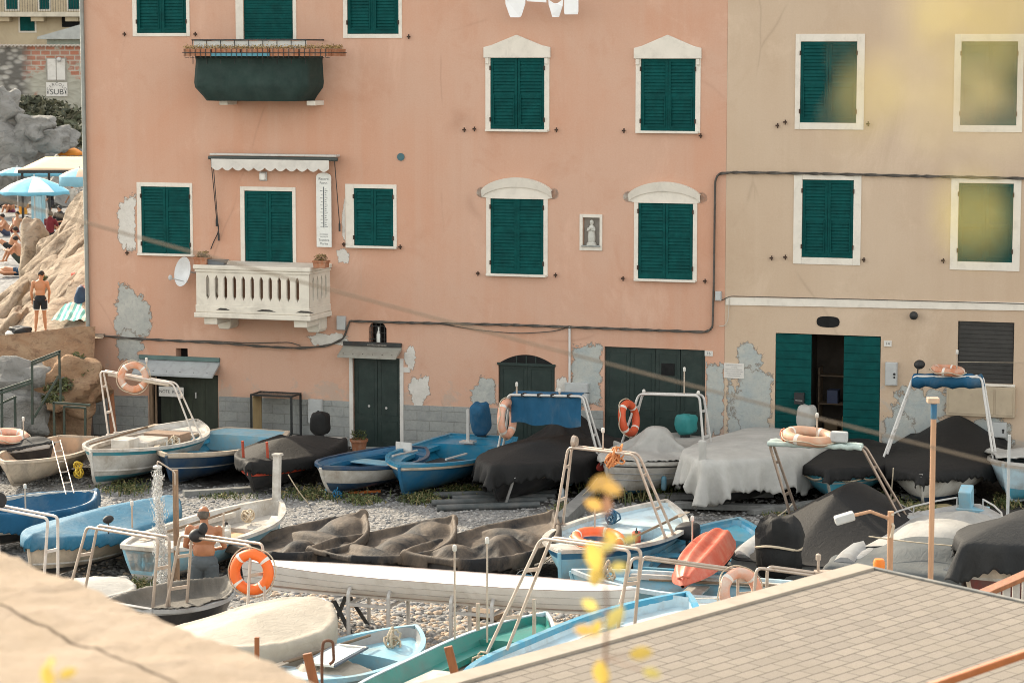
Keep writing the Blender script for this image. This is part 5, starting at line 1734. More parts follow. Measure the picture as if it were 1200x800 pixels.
        if tied:                                               # lashed down: the hem is held against the hull
            do = np.abs(Y) - hx
            out = (do > .02) | (beyond > over)
            P[..., 1] = np.where(do > .02, np.sign(Y) * (hx + .012), P[..., 1])
            P[..., 0] = np.clip(P[..., 0], -L / 2 - over - .012, L / 2 + over + .012)
            P[..., 2] = np.where(out, np.interp(X, xt, sh) - np.maximum(np.maximum(do, 0), beyond - over) * .9, P[..., 2])
            wi = np.where(out, 0., 1.)
        Q = P.copy()
        P0_ = P.copy()
        fx = .8 * wind * np.sin(Y * 3.1 + ph[2] + X * 1.3) ; fy = .9 * wind * np.sin(X * 6.3 + ph[3] + np.sin(X * 2.2 + ph[4]) * 2)
        dt = .022
        A = np.stack([fx, fy, np.full_like(fx, -9.8)], -1) * dt * dt * (w * wi)[..., None]
        cons = []
        for (di, dj, r_) in ((1, 0, dx), (0, 1, dy), (1, 1, math.hypot(dx, dy)), (1, -1, math.hypot(dx, dy)), (2, 0, 2 * dx), (0, 2, 2 * dy)):
            for par in range(2 * max(di, abs(dj)) if max(di, abs(dj)) > 1 else 2):
                if di: 
                    i0 = np.arange(nu - di); i0 = i0[(i0 // di) % 2 == par % 2] if par < 2 else i0[:0]
                    j0 = np.arange(max(0, -dj), nv - max(0, dj))
                else:
                    i0 = np.arange(nu); j0 = np.arange(nv - dj); j0 = j0[(j0 // dj) % 2 == par % 2] if par < 2 else j0[:0]
                if len(i0) == 0 or len(j0) == 0: continue
                I, J = np.ix_(i0, j0)
                I2, J2 = I + di, J + dj
                m = (w[I, J] * w[I2, J2])[..., None]
                wa, wb = wi[I, J][..., None], wi[I2, J2][..., None]
                tot = wa + wb + 1e-9
                m = m * (tot > .5)
                cons.append((I, J, I2, J2, r_ * slack, m, 2 * wa / tot, 2 * wb / tot, .5 if di + abs(dj) == 1 else .3 if di < 2 and abs(dj) < 2 else .06))
        for st in range(steps):
            vel = (P - Q) * .965
            Q = P.copy()
            P = P + vel + A
            for it in range(5):
                for (I, J, I2, J2, r_, m, ka, kb, k) in cons:
                    d = P[I2, J2] - P[I, J]
                    ln = np.sqrt((d * d).sum(-1, keepdims=True)) + 1e-9
                    e = (ln - r_) / ln
                    if k < .1: e = np.minimum(e, 0)           # bending: only resists folding up tight
                    c = d * (e * k * m)
                    P[I, J] += c * ka
                    P[I2, J2] -= c * kb
                top, ins, h_ = support(P[..., 0], P[..., 1])
                pen = top - P[..., 2]
                side = h_ - np.abs(P[..., 1])
                end = L / 2 + over - np.abs(P[..., 0])
                hit = ins & (pen > 0)
                up = hit & (pen < np.minimum(side, end) + .10)
                sd_ = hit & ~up & (side <= end)
                en_ = hit & ~up & (side > end)
                P[..., 2] = np.where(up, top, P[..., 2])
                P[..., 1] = np.where(sd_, np.sign(P[..., 1] + 1e-9) * (h_ + .004), P[..., 1])
                P[..., 0] = np.where(en_, np.sign(P[..., 0]) * (L / 2 + over + .004), P[..., 0])
                P[..., 2] = np.maximum(P[..., 2], -s.zb + .03)
                if tied: P = np.where(wi[..., None] > 0, P, P0_)
            c = hit[..., None]
            Q = np.where(c, Q + (P - Q) * .75, Q)               # friction
        idx = -np.ones((nu, nv), int)
        fs = []
        used = {}
        vs = []
        for i in range(nu - 1):
            for j in range(nv - 1):
                q = ((i, j), (i + 1, j), (i + 1, j + 1), (i, j + 1))
                if all(ok[a_] for a_ in q):
                    f = []
                    for a_ in q:
                        if a_ not in used:
                            used[a_] = len(vs); vs.append(tuple(float(x) for x in P[a_]))
                        f.append(used[a_])
                    fs.append(tuple(f))
        mb = MB().add(vs, fs)
        o = mb.build(name, mat, s.root, smooth=180)
        ss_ = o.modifiers.new('subd', 'SUBSURF'); ss_.levels = ss_.render_levels = 1
        sm = o.modifiers.new('solid', 'SOLIDIFY'); sm.thickness = .01
        return o
    def lace(s, mat, dz=-.12, r=.012, seg=9, out=.075):
        mb = MB()
        pts = []
        for side in (1, -1):
            q = []
            n = seg * 8
            for i in range(n + 1):
                t = .06 + .92 * i / n
                zs = s.sheer(t) + dz - .05 * abs(sin(pi * i / 8))
                p = s.pt(t, max(.1, zs / s.sheer(t)), side)
                q.append(V((p.x, p.y + side * out, zs)))
            mb.tube(q, r, 5)
        mb.build('lashing_rope', mat, s.root, smooth=60)
        return s
    def arch(s, t, tl, tr_, mat=None, gap=.16, r=.022, both=True, tb=None, zoff=.02, bar_mat=None, rad=.12):
        """roll bar of twin tubes on the gunwale; tl, tr_ = pixels of its two upper corners"""
        mat = mat or STEEL
        a, b = s.pt(t, 1, 1), s.pt(t, 1, -1)
        wa, wb = s.mw @ a, s.mw @ b
        if wa.x > wb.x: a, b, wa, wb = b, a, wb, wa
        ta, tb_ = s.mi @ ony(tl[0], tl[1], wa.y), s.mi @ ony(tr_[0], tr_[1], wb.y)
        g = V((gap / 2, 0, 0))
        mb = MB()
        for sg_ in (-1, 1):
            spread = g * sg_
            mb.tube(arcpts([a + spread * 2.2 + V((0, 0, zoff)), ta + spread, tb_ + spread, b + spread * 2.2 + V((0, 0, zoff))], rad, 6), r, 8)
        for p, q in ((a, ta), (b, tb_)):
            for f in (.35, .75):
                m_ = p.lerp(q, f)
                sp = g * (2.2 + (1 - 2.2) * f)
                mb.beam(m_ - sp, m_ + sp, .03, .05)
            for sg_ in (-1, 1):
                mb.lathe([(.05, 0), (.05, .02)], 8, p + g * 2.2 * sg_ + V((0, 0, zoff - .005)))
        for f in (.12, .88):
            m_ = ta.lerp(tb_, f)
            mb.obox(m_, g, V((0, .05, 0)), V((0, 0, .012)))
        o = mb.build('arch', mat, s.root, smooth=50)
        s.ta, s.tb = ta, tb_
        return o
    def world(s, p): return s.mw @ V(p)
    def light_stick(s, base, h, parent=None, head=None, r=.022, mat=None):
        mb = MB().tube([base, V(base) + V((0, 0, h))], r * .7, 8)
        o = mb.build('light_mast', mat or STEEL, s.root)
        MB().lathe([(.022, 0), (.03, .01), (.03, .075), (.024, .09), (.001, .10)], 10, V(base) + V((0, 0, h))).build('lamp', head or WHITE, o, smooth=40)
        return o
    def outboard(s, t, y, z, h=.5, mat=None, side=-1, tilt=0.0, leg=True):
        x = (t - .5) * s.L
        mb = MB()
        st = len(mb.v)
        if leg:
            mb.box(-.05, .05, -.04, .04, -.75, .05).box(-.13, .06, -.015, .015, -.78, -.70).box(-.02, .10, -.09, .09, -.12, .02)
            mb.lathe([(.001, -.05), (.05, 0), (.03, .12), (.001, .14)], 10, (-.06, 0, -.72), 0, 'x')
        mb.xform(Matrix.Translation((x, y, z)) @ Matrix.Rotation(tilt, 4, 'Y'))
        if not leg: mb.box(x - .03, x + .03, y - .03, y + .03, z - .2, z)
        o = mb.build('outboard_motor', DKM, s.root, bevel=.008)
        c = MB().blob((0, 0, h * .5), (.25, .20, h * .5), 18, 12, jit=.14, e=.52, seed=t * 9 + y)
        c.xform(Matrix.Translation((x, y, z)) @ Matrix.Rotation(tilt, 4, 'Y'))
        c.build('cowling', mat or T_BLACK, o, smooth=70)
        return o
DKM = M('motor_grey', (.03, .032, .035), .4, .15, 5)

def lifebuoy(label, c, R=.30, r=.075, rot=None, mat=None, bands=True, band_mat=None, group=None):
    """ring with four white bands and a grab line; rot turns it from lying flat"""
    t_ = thing('lifebuoy', label, 'lifebuoy', c)
    if rot: t_.rotation_euler = rot
    mb = MB()
    n, m = 40, 10
    vs, fs, ms = [], [], []
    for i in range(n):
        a = 2 * pi * i / n
        bandi = (i % 10) in (4, 5) and bands
        rr = r * (1.04 if bandi else 1)
        for j in range(m):
            b = 2 * pi * j / m
            vs.append(((R + rr * cos(b)) * cos(a), (R + rr * cos(b)) * sin(a), rr * sin(b)))
    for i in range(n):
        for j in range(m):
            fs.append((i * m + j, ((i + 1) % n) * m + j, ((i + 1) % n) * m + (j + 1) % m, i * m + (j + 1) % m))
            ms.append(1 if ((i % 10) == 4 and bands) else 0)
    mb.add(vs, fs, ms)
    mb.build('ring', [mat or ORANGE, band_mat or M('buoy_band', (.68, .64, .58), .6, .08, 4, (.45, .4, .34), 5, .35)], t_, smooth=60)
    rp = MB()
    pts = []
    for i in range(80):
        a = 2 * pi * i / 80
        k = abs(sin(2 * a + pi / 10 * 2))
        pts.append(((R + r + .008 + .03 * k) * cos(a), (R + r + .008 + .03 * k) * sin(a), .02 * sin(5 * a) - .02 * k))
    rp.tube(pts, .011, 6, closed=True)
    rp.build('grab_line', ROPE, t_, smooth=60)
    return t_
def ropebundle(label, c, mat, n=9, r=.11, name='rope_bundle'):
    mb = MB()
    rn = random.Random(int(c[0] * 1000) + n)
    for i in range(n):
        ax = V((rn.gauss(0, 1), rn.gauss(0, 1), rn.gauss(0, .6))).normalized()
        o_ = ax.orthogonal().normalized(); p_ = ax.cross(o_)
        cc = V((rn.gauss(0, r * .35), rn.gauss(0, r * .3), rn.gauss(0, r * .5) + r))
        mb.tube([cc + (o_ * cos(a) + p_ * sin(a)) * r * rn.uniform(.85, 1.15) for a in [2 * pi * k / 14 for k in range(14)]], .016, 6, closed=True)
    o = mb.build(name, mat, None, c, smooth=60)
    return tag(o, label, 'rope')

GB = 'boats drawn up along the wall'
G2 = 'boats in the middle of the yard'
G3 = 'boats at the near side of the yard'
std = [(.28, 0), (.86, 1), (1.0, 2)]
# --- along the wall, left to right
b = bA = Boat('dinghy', 'black dinghy with a dark cover at the left edge, a faded lifebuoy lying on it', (60, 520), (-52, 514), .80, 1.5, group=GB)
b.hull(std, [P_BLACK, P_BLACK, P_GREY]); b.gunwale(P_GREY); b.cover(T_CHAR, .12, .12, seed=2, tied=True, humps=[(.75, .1, .45, .14, .4)])
b.light_stick(V((.25 * b.L, -.1, b.sheer(.85))), .55)
lifebuoy('faded pink lifebuoy lying on the black dinghy at the left edge', b.world((.10 * b.L, -.1, b.sheer(.6) + .26)), .34, .10, (.12, .05, .3), PINKBUOY)
b = Boat('rowing_boat', 'small cream rowing boat with a peach inside, next to the corner drainpipe', (6, 541), (93, 511), .88, 1.75, sb=.10, ss=.08, tr=.55, group=GB, rake=.35)
b.hull([(.2, 0), (.9, 0), (1., 0)], [P_CREAM], .4, P_PEACH); b.gunwale(P_CREAM); b.thwart(.35, P_PEACH); b.thwart(.62, P_PEACH); b.deck(.84, .985, .06, P_PEACH)
MB().tube([b.pt(.9, .9, -1) + V((0, -.04, 0)), b.pt(.9, .6, -1) + V((.05, -.1, 0)), b.pt(.91, .25, -1) + V((.05, -.2, 0))], .02, 6).build('mooring_rope', ROPE, b.root)
b = bC = Boat('motor_boat', 'white open boat with a teal band, steel arch and lifebuoy before the olive store door', (107, 527), (231, 491), 1.12, 2.2, sb=.18, ss=.2, full=2.6, group=GB, rake=.12)
b.hull([(.2, 0), (.82, 1), (.95, 2), (1., 1)], [P_TEAL, P_WHITE, P_TEAL], .62, P_WHITE, floor_mat=P_CREAM); b.gunwale(P_WHITE); b.rub(P_WHITE, .36)
b.deck(.80, .985, .10, P_WHITE); b.deck(.02, .14, .12, P_WHITE)
b.lbox(.52, 0, .7, .95, b.D * .6, .30, P_WHITE); b.lbox(.30, .0, .95, .5, b.D * .6, .30, M('tan_hatch', (.25, .17, .12), .6), 'hatch')
b.lbox(.66, -.1, .45, .5, b.D * .6, .40, P_WHITE, 'console'); b.side_deck(.12, .86, .14, .06, P_WHITE)
b.arch(.42, (119, 434), (205, 449), WHITE and M('white_tube', (.62, .56, .5), .4, .08, 5, (.4, .28, .2), 6, .35), .15)
MB().beam(b.ta.lerp(b.tb, .12) + V((0, 0, -.05)), b.ta.lerp(b.tb, .95) + V((0, 0, -.05)), .22, .06).build('arch_board', P_CREAM, b.root, bevel=.01)
p = b.world(b.ta.lerp(b.tb, .45))
lifebuoy('worn lifebuoy with orange line hung on the white boat arch before the olive store door', (p.x, p.y - .16, p.z + .0), .27, .075, (radians(78), 0, .1), M('worn_buoy', (.55, .42, .34), .7, .15, 4, (.6, .24, .12), 2.5, .8))
b.light_stick(b.ta.lerp(b.tb, .62) + V((0, 0, .02)), .35)
b = Boat('rowing_boat', 'navy rowing boat with a bright blue inside and flat blue stern deck', (195, 532), (301, 503), .98, 2.3, sb=.12, ss=.05, tr=.72, full=2.4, group=GB, rake=.2)
b.hull([(.45, 0), (.50, 1), (.88, 0), (1., 2)], [P_NAVY, P_WHITE, P_CREAM], .4, P_BRIGHT, floor_mat=P_DARKIN); b.gunwale(P_CREAM, .12); b.rub(P_CREAM, .9, .03)
b.deck(.02, .22, .0, P_SKY, 'stern_deck', .02, 0.02); b.side_deck(.2, .85, .24, .1, P_BRIGHT); b.deck(.82, .985, .08, P_BRIGHT); b.thwart(.55, P_BRIGHT, .22, .16)
cl = MB()
for i, y in enumerate((-.55, -.5, -.42)): cl.tube(arcpts([(b.L * (.18 - i * .04), y - .2, b.sheer(.6)), (b.L * (.18 - i * .04), y - .2, b.sheer(.6) + .14), (b.L * (.18 - i * .04) + .06, y - .2, b.sheer(.6) + .14)], .03), .018, 6)
cl.build('cleat', ALU, b.root)
b = bE = Boat('motor_boat', 'black boat under a black tarpaulin with a red band, its motor hooded in black', (292, 545), (374, 512), .92, 1.85, sb=.12, ss=.02, tr=.7, group=GB)
b.hull(std, [P_BLACK, P_BLACK, P_BLACK], .5, P_WHITE); b.gunwale(P_WHITE, .12)
b.cover(T_BLACK, .16, .30, t0=.10, t1=1., seed=5, peak=(.55, .14, .2), tied=True); b.rub(M('red_band', (.45, .06, .03), .5), .62, .035)
b.deck(.0, .22, .02, P_WHITE, 'stern_deck', inset=.02)
b.outboard(-.02, 0, b.sheer(0) + .05, .52, T_BLACK)
sk = MB()
for k, (y, c) in enumerate(((-.35, 0), (.2, 0))): sk.tube([(b.L * .36, y, .35), (b.L * .38, y, b.sheer(.9) + .45)], .03, 7)
sk.build('stake', M('red_stake', (.35, .06, .03), .6), b.root)
b = Boat('rowing_boat', 'white rowing boat with a navy rim and foot, lying beside the house door', (376, 546), (486, 523), .88, 2.0, sb=.18, ss=.1, tr=.3, group=GB, rake=.3)
b.hull([(.36, 0), (.86, 1), (1., 2)], [P_NAVY, P_WHITE, P_NAVY], .4, P_BLUE); b.gunwale(P_NAVY, .09); b.side_deck(.12, .84, .16, .1, P_BLUE)
b.thwart(.35, P_SKY, .45, .12); b.deck(.76, .985, .1, P_WHITE); b.deck(.02, .12, .08, P_BLUE)
MB().obox(V((-.38 * b.L, 0, b.sheer(.1) + .08)), (.03, .0, .01), (0, .2, 0), (.0, 0, .1)).build('white_board', WHITE, b.root)
b = Boat('motor_boat', 'bright blue boat with a cream rub strip and blue hooded motor', (468, 545), (567, 510), .98, 2.25, sb=.14, ss=.1, tr=.72, full=2.2, group=GB, rake=.2)
b.hull([(.3, 0), (.84, 0), (.92, 1), (1., 0)], [P_BLUE, P_CREAM], .4, P_MID, floor_mat=P_DARKIN); b.gunwale(P_MID, .1); b.rub(P_CREAM, .86, .035)
b.side_deck(.1, .86, .26, .08, P_MID); b.deck(.80, .985, .06, P_MID); b.deck(.02, .2, .06, P_MID); b.thwart(.46, P_BRIGHT, .22, .28)
b.outboard(.02, .0, b.sheer(0) + .05, .75, T_BLUE, tilt=.3)
ca = MB().box(-.30 * b.L - .12, -.30 * b.L + .12, -.16, .16, b.sheer(.1) + .0, b.sheer(.1) + .04).box(-.30 * b.L - .03, -.30 * b.L + .03, -.03, .03, b.sheer(.1) + .04, b.sheer(.1) + .75)
ca.build('motor_bracket', ALU, b.root)
oar = MB()
for y in (-.62, .62): oar.tube([(.28 * b.L, y, b.sheer(.8) + .06), (.02 * b.L, y * .95, b.sheer(.5) + .04)], .025, 7)
oar.build('oar_handle', ALU, b.root)
b = bH = Boat('motor_boat', 'large black covered boat with a blue awning, before the arched door', (576, 549), (690, 513), 1.08, 2.35, D=1.0, sb=.15, ss=.0, tr=.8, full=2.4, group=GB, rake=.3)
b.hull([(.62, 0), (.70, 1), (1., 2)], [P_BLACK, P_CREAM, P_BLACK]); b.gunwale(P_GREY)
b.cover(T_BLACK, .26, .46, seed=7, wr=.03, humps=[(.5, .0, 1.1, .16, .8), (.12, -.2, .5, .55, .45)])
b.arch(.42, (597, 462), (684, 464), ALU, .12, .03, rad=.1)
aw_ = MB()
A, Bq = b.ta, b.tb
def awn(u, v):
    p = A.lerp(Bq, .03 + .94 * u)
    if v < .4: return p + V((-.5 + v * 1.25, 0, .05 * sin(v * 7)))
    q = (v - .4) / .6
    return p + V((.02 * sin(u * 25) + .02, 0, -.62 * q + .03 * sin(u * 13) * q - .05 * u * q))
aw_.grid(40, 16, awn)
aw_.build('awning', T_BLUE, b.root, smooth=70)
st_ = MB()
for f in (.2, .42, .6, .82):
    p = A.lerp(Bq, f); st_.box(p.x - .09, p.x + .09, p.y - .04, p.y + .04, p.z - .035, p.z + .035)
st_.build('strap', RUBBER, b.root)
b.light_stick(A.lerp(Bq, .1), .18, r=.03); b.light_stick(A.lerp(Bq, .68) + V((0, 0, .0)), .06, r=.03)
p = b.world(A + V((0, 0, -.55)))
lifebuoy('faded pink and white lifebuoy hung on the left leg of the blue awning frame', (p.x - .05, p.y - .12, p.z + .03), .36, .085, (radians(88), 0, radians(68)), PINKBUOY)
jk = MB().tube([b.pt(.93, .75, 1) + V((.1, .1, 0)), b.pt(.93, .0, 1) + V((.1, .1, -.1))], .03, 8).lathe([(.08, 0), (.08, .05)], 10, b.pt(.93, 0, 1) + V((.1, .1, -.12)))
jk.build('jockey_stand', ALU, b.root)
b = bI = Boat('motor_boat', 'white motor boat under a grey fitted cover with a raised console hump and steel arch', (711, 540), (836, 516), 1.12, 2.15, sb=.22, ss=.05, tr=.75, full=2.5, group=GB, rake=.2)
b.hull([(.16, 0), (.84, 1), (.88, 2), (1., 1)], [P_BLUE, P_WHITE, P_BLACK]); b.gunwale(P_WHITE, .1); b.rub(P_GREY, .66, .012); b.rub(P_GREY, .48, .012)
b.cover(T_LGREY, .14, .16, seed=9, wr=.02, humps=[(.54, -.02, .40, .56, .42)], hem=.15)
b.arch(.46, (751, 461), (822, 463), ALU, .16, .028)
b.light_stick(b.ta.lerp(b.tb, .72), .50); 
lf_ = MB().blob(b.ta.lerp(b.tb, .05) + V((0, 0, .05)), (.04, .04, .05), 8, 6).blob(b.ta.lerp(b.tb, .95) + V((0, 0, .05)), (.04, .04, .05), 8, 6)
lf_.build('arch_lamp', WHITE, b.root, smooth=180)
b.outboard(.06, -.55, b.sheer(0) + .12, .46, M('teal_cowl', (.02, .19, .19), .6, .1, 3))
p = b.world(b.ta.lerp(b.pt(.46, 1, 1), .5)); q = b.world(b.pt(.46, 1, -1))
p = ony(737, 490, min(p.y, q.y) + .3)
lifebuoy('red orange lifebuoy hung beside the left leg of the arch on the grey covered boat', (p.x, p.y, p.z), .32, .085, (radians(80), 0, radians(60)), M('red_buoy', (.55, .085, .03), .5, .1, 4))
p = b.world(b.pt(.95, .68, 1))
hw_ = MB().blob(b.pt(.9, .78, -1) + V((0, -.03, 0)), (.22, .03, .1), 10, 6); hw_.build('hull_opening', M('red_hawse', (.25, .03, .02), .5), b.root)
b = bJ = Boat('motor_boat', 'boat wholly draped in white tarpaulin hanging almost to the ground, by the garage corner', (826, 542), (930, 506), 1.45, 2.3, sb=.12, ss=.0, tr=.85, full=3.0, group=GB, k=.3)
b.hull(std, [P_BLACK, P_WHITE, P_WHITE]); b.cover(T_WHITE, .16, .72, seed=11, wr=.05, hem=.16, over=.10)
b.outboard(.0, .3, b.sheer(0) + .1, .52, T_WHITE)
fr_ = MB().beam(b.pt(.97, 1, 0) + V((0, -.1, -.7)), b.pt(.97, 1, 0) + V((.05, -.1, .45)), .16, .1).build('wrapped_post', T_WHITE, b.root, bevel=.03)
b = bK = Boat('motor_boat', 'turquoise boat under a black cover laced with white rope, by the sliding green door', (970, 553), (1014, 521), .95, 2.25, sb=.16, ss=.05, tr=.75, full=2.3, group=GB, rake=.4)
b.hull([(.3, 0), (.56, 0), (.60, 1), (1., 0)], [P_TURQ, P_WHITE], .5, P_TURQ); b.gunwale(P_TURQ)
b.cover(T_BLACK, .24, .22, seed=13, wr=.04, humps=[(.2, 0, .7, .18, .6)]); b.lace(ROPE, -.16, .02, 7, .08)
b = bL = Boat('motor_boat', 'white hulled boat under a high black cover, its arch topped with a rolled blue awning', (1079, 556), (1126, 519), 1.0, 2.4, sb=.2, ss=.0, tr=.8, full=2.4, group=GB, rake=.4)
b.hull([(.22, 0), (.88, 1), (1., 1)], [P_NAVY, P_WHITE]); b.gunwale(P_WHITE)
b.cover(T_BLACK, .25, .24, seed=15, wr=.03, peak=(.12, .55, .25), hem=.4)
b.arch(.55, (1071, 440), (1151, 441), M('white_arch_tube', (.62, .6, .57), .4, .06, 4), .2, .026)
A, Bq = b.ta, b.tb
MB().tube([A.lerp(Bq, i / 12) + V((0, 0, -.1 - .015 * sin(i * 1.9))) for i in range(13)], [.15 + .02 * sin(i * 2.1) for i in range(13)], 12).build('rolled_awning', T_BLUE, b.root, smooth=60)
p = b.world(A.lerp(Bq, .5))
lifebuoy('lifebuoy lying flat on top of the rolled blue awning', (p.x, p.y, p.z + .12), .28, .085, (.06, .05, .4), M('faded_orange', (.52, .20, .10), .6, .15, 4, (.5, .4, .32), 3, .5))
b.light_stick(A.lerp(Bq, .56) + V((0, .1, .05)), .42)
MB().blob(A.lerp(Bq, .08) + V((0, 0, .24)), (.16, .12, .1), 10, 7).tube([A.lerp(Bq, .05), A.lerp(Bq, .06) + V((0, 0, .2))], .015, 6).build('spot_lamp', RUBBER, b.root, smooth=60)
b = bM = Boat('motor_boat', 'pale blue boat under a white cover at the right edge by the wall', (1176, 541), (1262, 530), 1.2, 2.2, sb=.2, ss=.0, tr=.75, group=GB, rake=.25)
b.hull([(.30, 0), (.86, 1), (1., 2)], [P_TURQ, P_PALE, P_WHITE]); b.gunwale(P_WHITE); b.cover(T_WHITE, .25, .35, seed=17, wr=.04, t1=.94, hem=.5)

# --- middle of the yard
b = bN = Boat('motor_boat', 'boat under a sagging dark blue tarpaulin at the left edge, white and black below', (112, 575), (-30, 597), 1.05, 1.95, sb=.12, ss=.1, tr=.7, full=2.6, group=G2)
b.hull([(.38, 0), (.50, 1), (.56, 2), (1., 1)], [P_BLACK, P_WHITE, P_TEAL]); b.gunwale(P_WHITE)
b.cover(T_BLUE, .02, .42, seed=19, wr=.045, sagk=.30, tied=True, slack=1.08)
for px, py in ((30, 574),):
    p = b.mi @ onz(px, 598, b.zb + b.sheer(.4)); b.light_stick(p, .42)
ld = MB()
p, q = b.mi @ onz(82, 578, 1.2), b.mi @ ony(66, 516, b.world((.15 * b.L, 0, 0)).y)
for s_ in (-.09, .09): ld.tube([p + V((s_, 0, 0)), q + V((s_, 0, 0))], .012, 7)
for f in (.2, .4, .6, .8, .97): ld.tube([p.lerp(q, f) + V((-.09, 0, 0)), p.lerp(q, f) + V((.09, 0, 0))], .015, 6)
ld.build('boarding_ladder', STEEL, b.root)
b = bO = Boat('motor_boat', 'white boat under a taut lighter blue tarpaulin with a ridge, just left of the shower', (34, 634), (200, 585), 1.0, 1.85, sb=.16, ss=.15, tr=.15, full=3.4, group=G2, rake=.1)
b.hull([(.2, 0), (.84, 1), (.88, 2), (1., 1)], [P_BLACK, P_CREAM, P_WHITE]); b.gunwale(P_WHITE); b.rub(P_WHITE, .34, .02)
b.cover(T_LBLUE, .26, .30, seed=21, wr=.02, hem=.1, rk=1.05, tied=True, slack=1.015)
p = b.mi @ onz(155, 618, 1.2); b.light_stick(p, .38)
p = b.mi @ onz(127, 615, 1.35); MB().blob(p + V((0, 0, .1)), (.14, .07, .07), 10, 6).tube([p - V((0, 0, .15)), p + V((0, 0, .1))], .015, 6).build('spot_lamp', RUBBER, b.root, smooth=60)
b = bP = Boat('motor_boat', 'open white and sky blue boat with a tall white bow post, behind the showering man', (327, 583), (166, 641), .98, 1.9, sb=.26, ss=.1, tr=.45, full=2.6, group=G2, rake=.1)
b.hull([(.25, 0), (.88, 1), (1., 0)], [P_WHITE, P_SKY], .5, P_WHITE, floor_mat=P_CREAM); b.gunwale(P_WHITE, .1)
b.side_deck(.1, .8, .2, .06, P_WHITE); b.deck(.0, .22, .05, P_WHITE); b.deck(.72, .97, .28, P_WHITE); b.lbox(.4, 0, .8, .9, b.D * .5, .3, P_WHITE)
b.lbox(.66, 0, .8, .9, b.D * .5, .012, M('tan_floor', (.5, .3, .17), .7), 'floor_mat', .0)
pb = b.pt(1., 1., 0)
MB().beam(pb + V((-.12, 0, -.35)), pb + V((-.05, 0, .85)), .14, .11).box(pb.x - .12, pb.x + .04, -.09, .09, pb.z + .82, pb.z + .87).build('bow_post', P_WHITE, b.root, bevel=.012)
for k, (nm, lab, bow, st, zg, B, sd_, sk, kw) in enumerate((
        ('rowing_boat', 'boat in a sagging dusty black tarpaulin, first right of the open white boat', (426, 600), (292, 644), .72, 1.95, 23, .24, dict(sagk=.15, humps=[(.35, -.25, .35, .20, .25), (.62, .1, .18, .15, .7), (.8, 0, .4, .22, .4)])),
        ('rowing_boat', 'boat in a brownish sunlit tarpaulin laced with cord, middle one of the three sagging covers', (531, 606), (388, 648), .74, 1.95, 25, .20, dict(sagk=.13, humps=[(.55, -.1, .5, .22, .35), (.3, .1, .16, .13, .7), (.8, .1, .35, .18, .4)])),
        ('rowing_boat', 'boat in a loosely folded black tarpaulin, right of the brownish laced one', (648, 600), (505, 652), .80, 2.0, 27, .30, dict(sagk=.15, humps=[(.45, -.35, .35, .34, .3), (.7, .1, .18, .17, .7), (.25, .2, .3, .2, .3)])))):
    b = Boat(nm, lab, bow, st, zg, B, sb=.5, ss=.08, tr=.6, full=2.4, group=G2)
    b.hull(std, [P_BLACK, P_BLACK, P_BLACK])
    b.cover(T_BROWN, .0, sk, seed=sd_, wr=.06 if k != 1 else .045, over=.05, rk=2, tied=True, slack=1.09, wind=2.5, **kw)
    if k == 1: b.lace(M('blue_cord', (.3, .42, .45), .8), -.24, .012, 6, .07)
b = bT = Boat('motor_boat', 'pale blue and white open boat with a blue rim stripe and twin tube arch, planted with an orange lifebuoy', (656, 645), (781, 585), 1.0, 2.2, sb=.12, ss=.30, full=2.6, group=G2, rake=.05)
b.root['label'] = 'pale blue open boat with a deep blue stripe and a tall twin tube arch'
b.hull([(.18, 0), (.74, 1), (.93, 2), (1., 0)], [P_WHITE, P_SKY, P_BLUE], .45, P_PALE, floor_mat=P_SKY); b.gunwale(P_WHITE, .12); b.rub(P_WHITE, .98, .02)
b.deck(.01, .30, .10, P_PALE, 'stern_deck'); b.side_deck(.2, .84, .3, .12, P_PALE); b.deck(.78, .985, .08, P_WHITE); b.lbox(.36, -.1, .5, .6, b.D * .5, .2, P_PALE, 'seat_box')
b.lbox(.62, .0, 1.25, .04, b.D * .46, .34, P_NAVY, 'bulkhead', .004); b.deck(.625, .80, .12, P_PALE, 'foredeck')
b.arch(.52, (668, 523), (746, 532), STEEL, .17, .027)
A, Bq = b.ta, b.tb
ropebundle('knotted orange rope on the tall twin tube arch of the pale blue boat', b.world(A.lerp(Bq, .68) + V((0, 0, -.22))), M('orange_rope', (.62, .26, .10), .8, .2, 6), 12, .12)
b.light_stick(A.lerp(Bq, .5), .32); MB().lathe([(.10, 0), (.12, .05), (.12, .07), (.001, .09)], 12, A.lerp(Bq, .1) + V((0, 0, .1)), 0, 'y').tube([A.lerp(Bq, .1), A.lerp(Bq, .1) + V((0, 0, .1))], .015, 6).build('spot_lamp', STEEL, b.root, smooth=40)
p = b.world(b.pt(.84, 1, 0) + V((0, 0, .12)))
lifebuoy('orange lifebuoy tangled in rope lying across the bow of the pale blue boat', (p.x + .35, p.y - .05, p.z), .40, .085, (.15, -.02, .5), M('vivid_orange', (.75, .15, .05), .5, .12, 5))
b.light_stick(b.mi @ onz(697, 618, 1.15), .36)
b.outboard(.33, 1.08, b.sheer(.4) - .2, .3, RUBBER, leg=False)
b = bU = Boat('rowing_boat', 'bright blue rowing boat carrying an upturned red kayak', (866, 606), (792, 668), .62, 2.1, sb=.28, ss=.05, tr=.7, full=2.5, group=G2, rake=.3)
b.hull([(.3, 0), (.85, 0), (1., 1)], [P_GREY, P_BRIGHT], .42, P_BRIGHT, floor_mat=P_DARKIN); b.gunwale(P_BRIGHT, .12); b.deck(.74, .985, .12, P_TURQ); b.thwart(.4, P_BRIGHT, .3, .06); b.side_deck(.08, .8, .16, .05, P_BRIGHT)
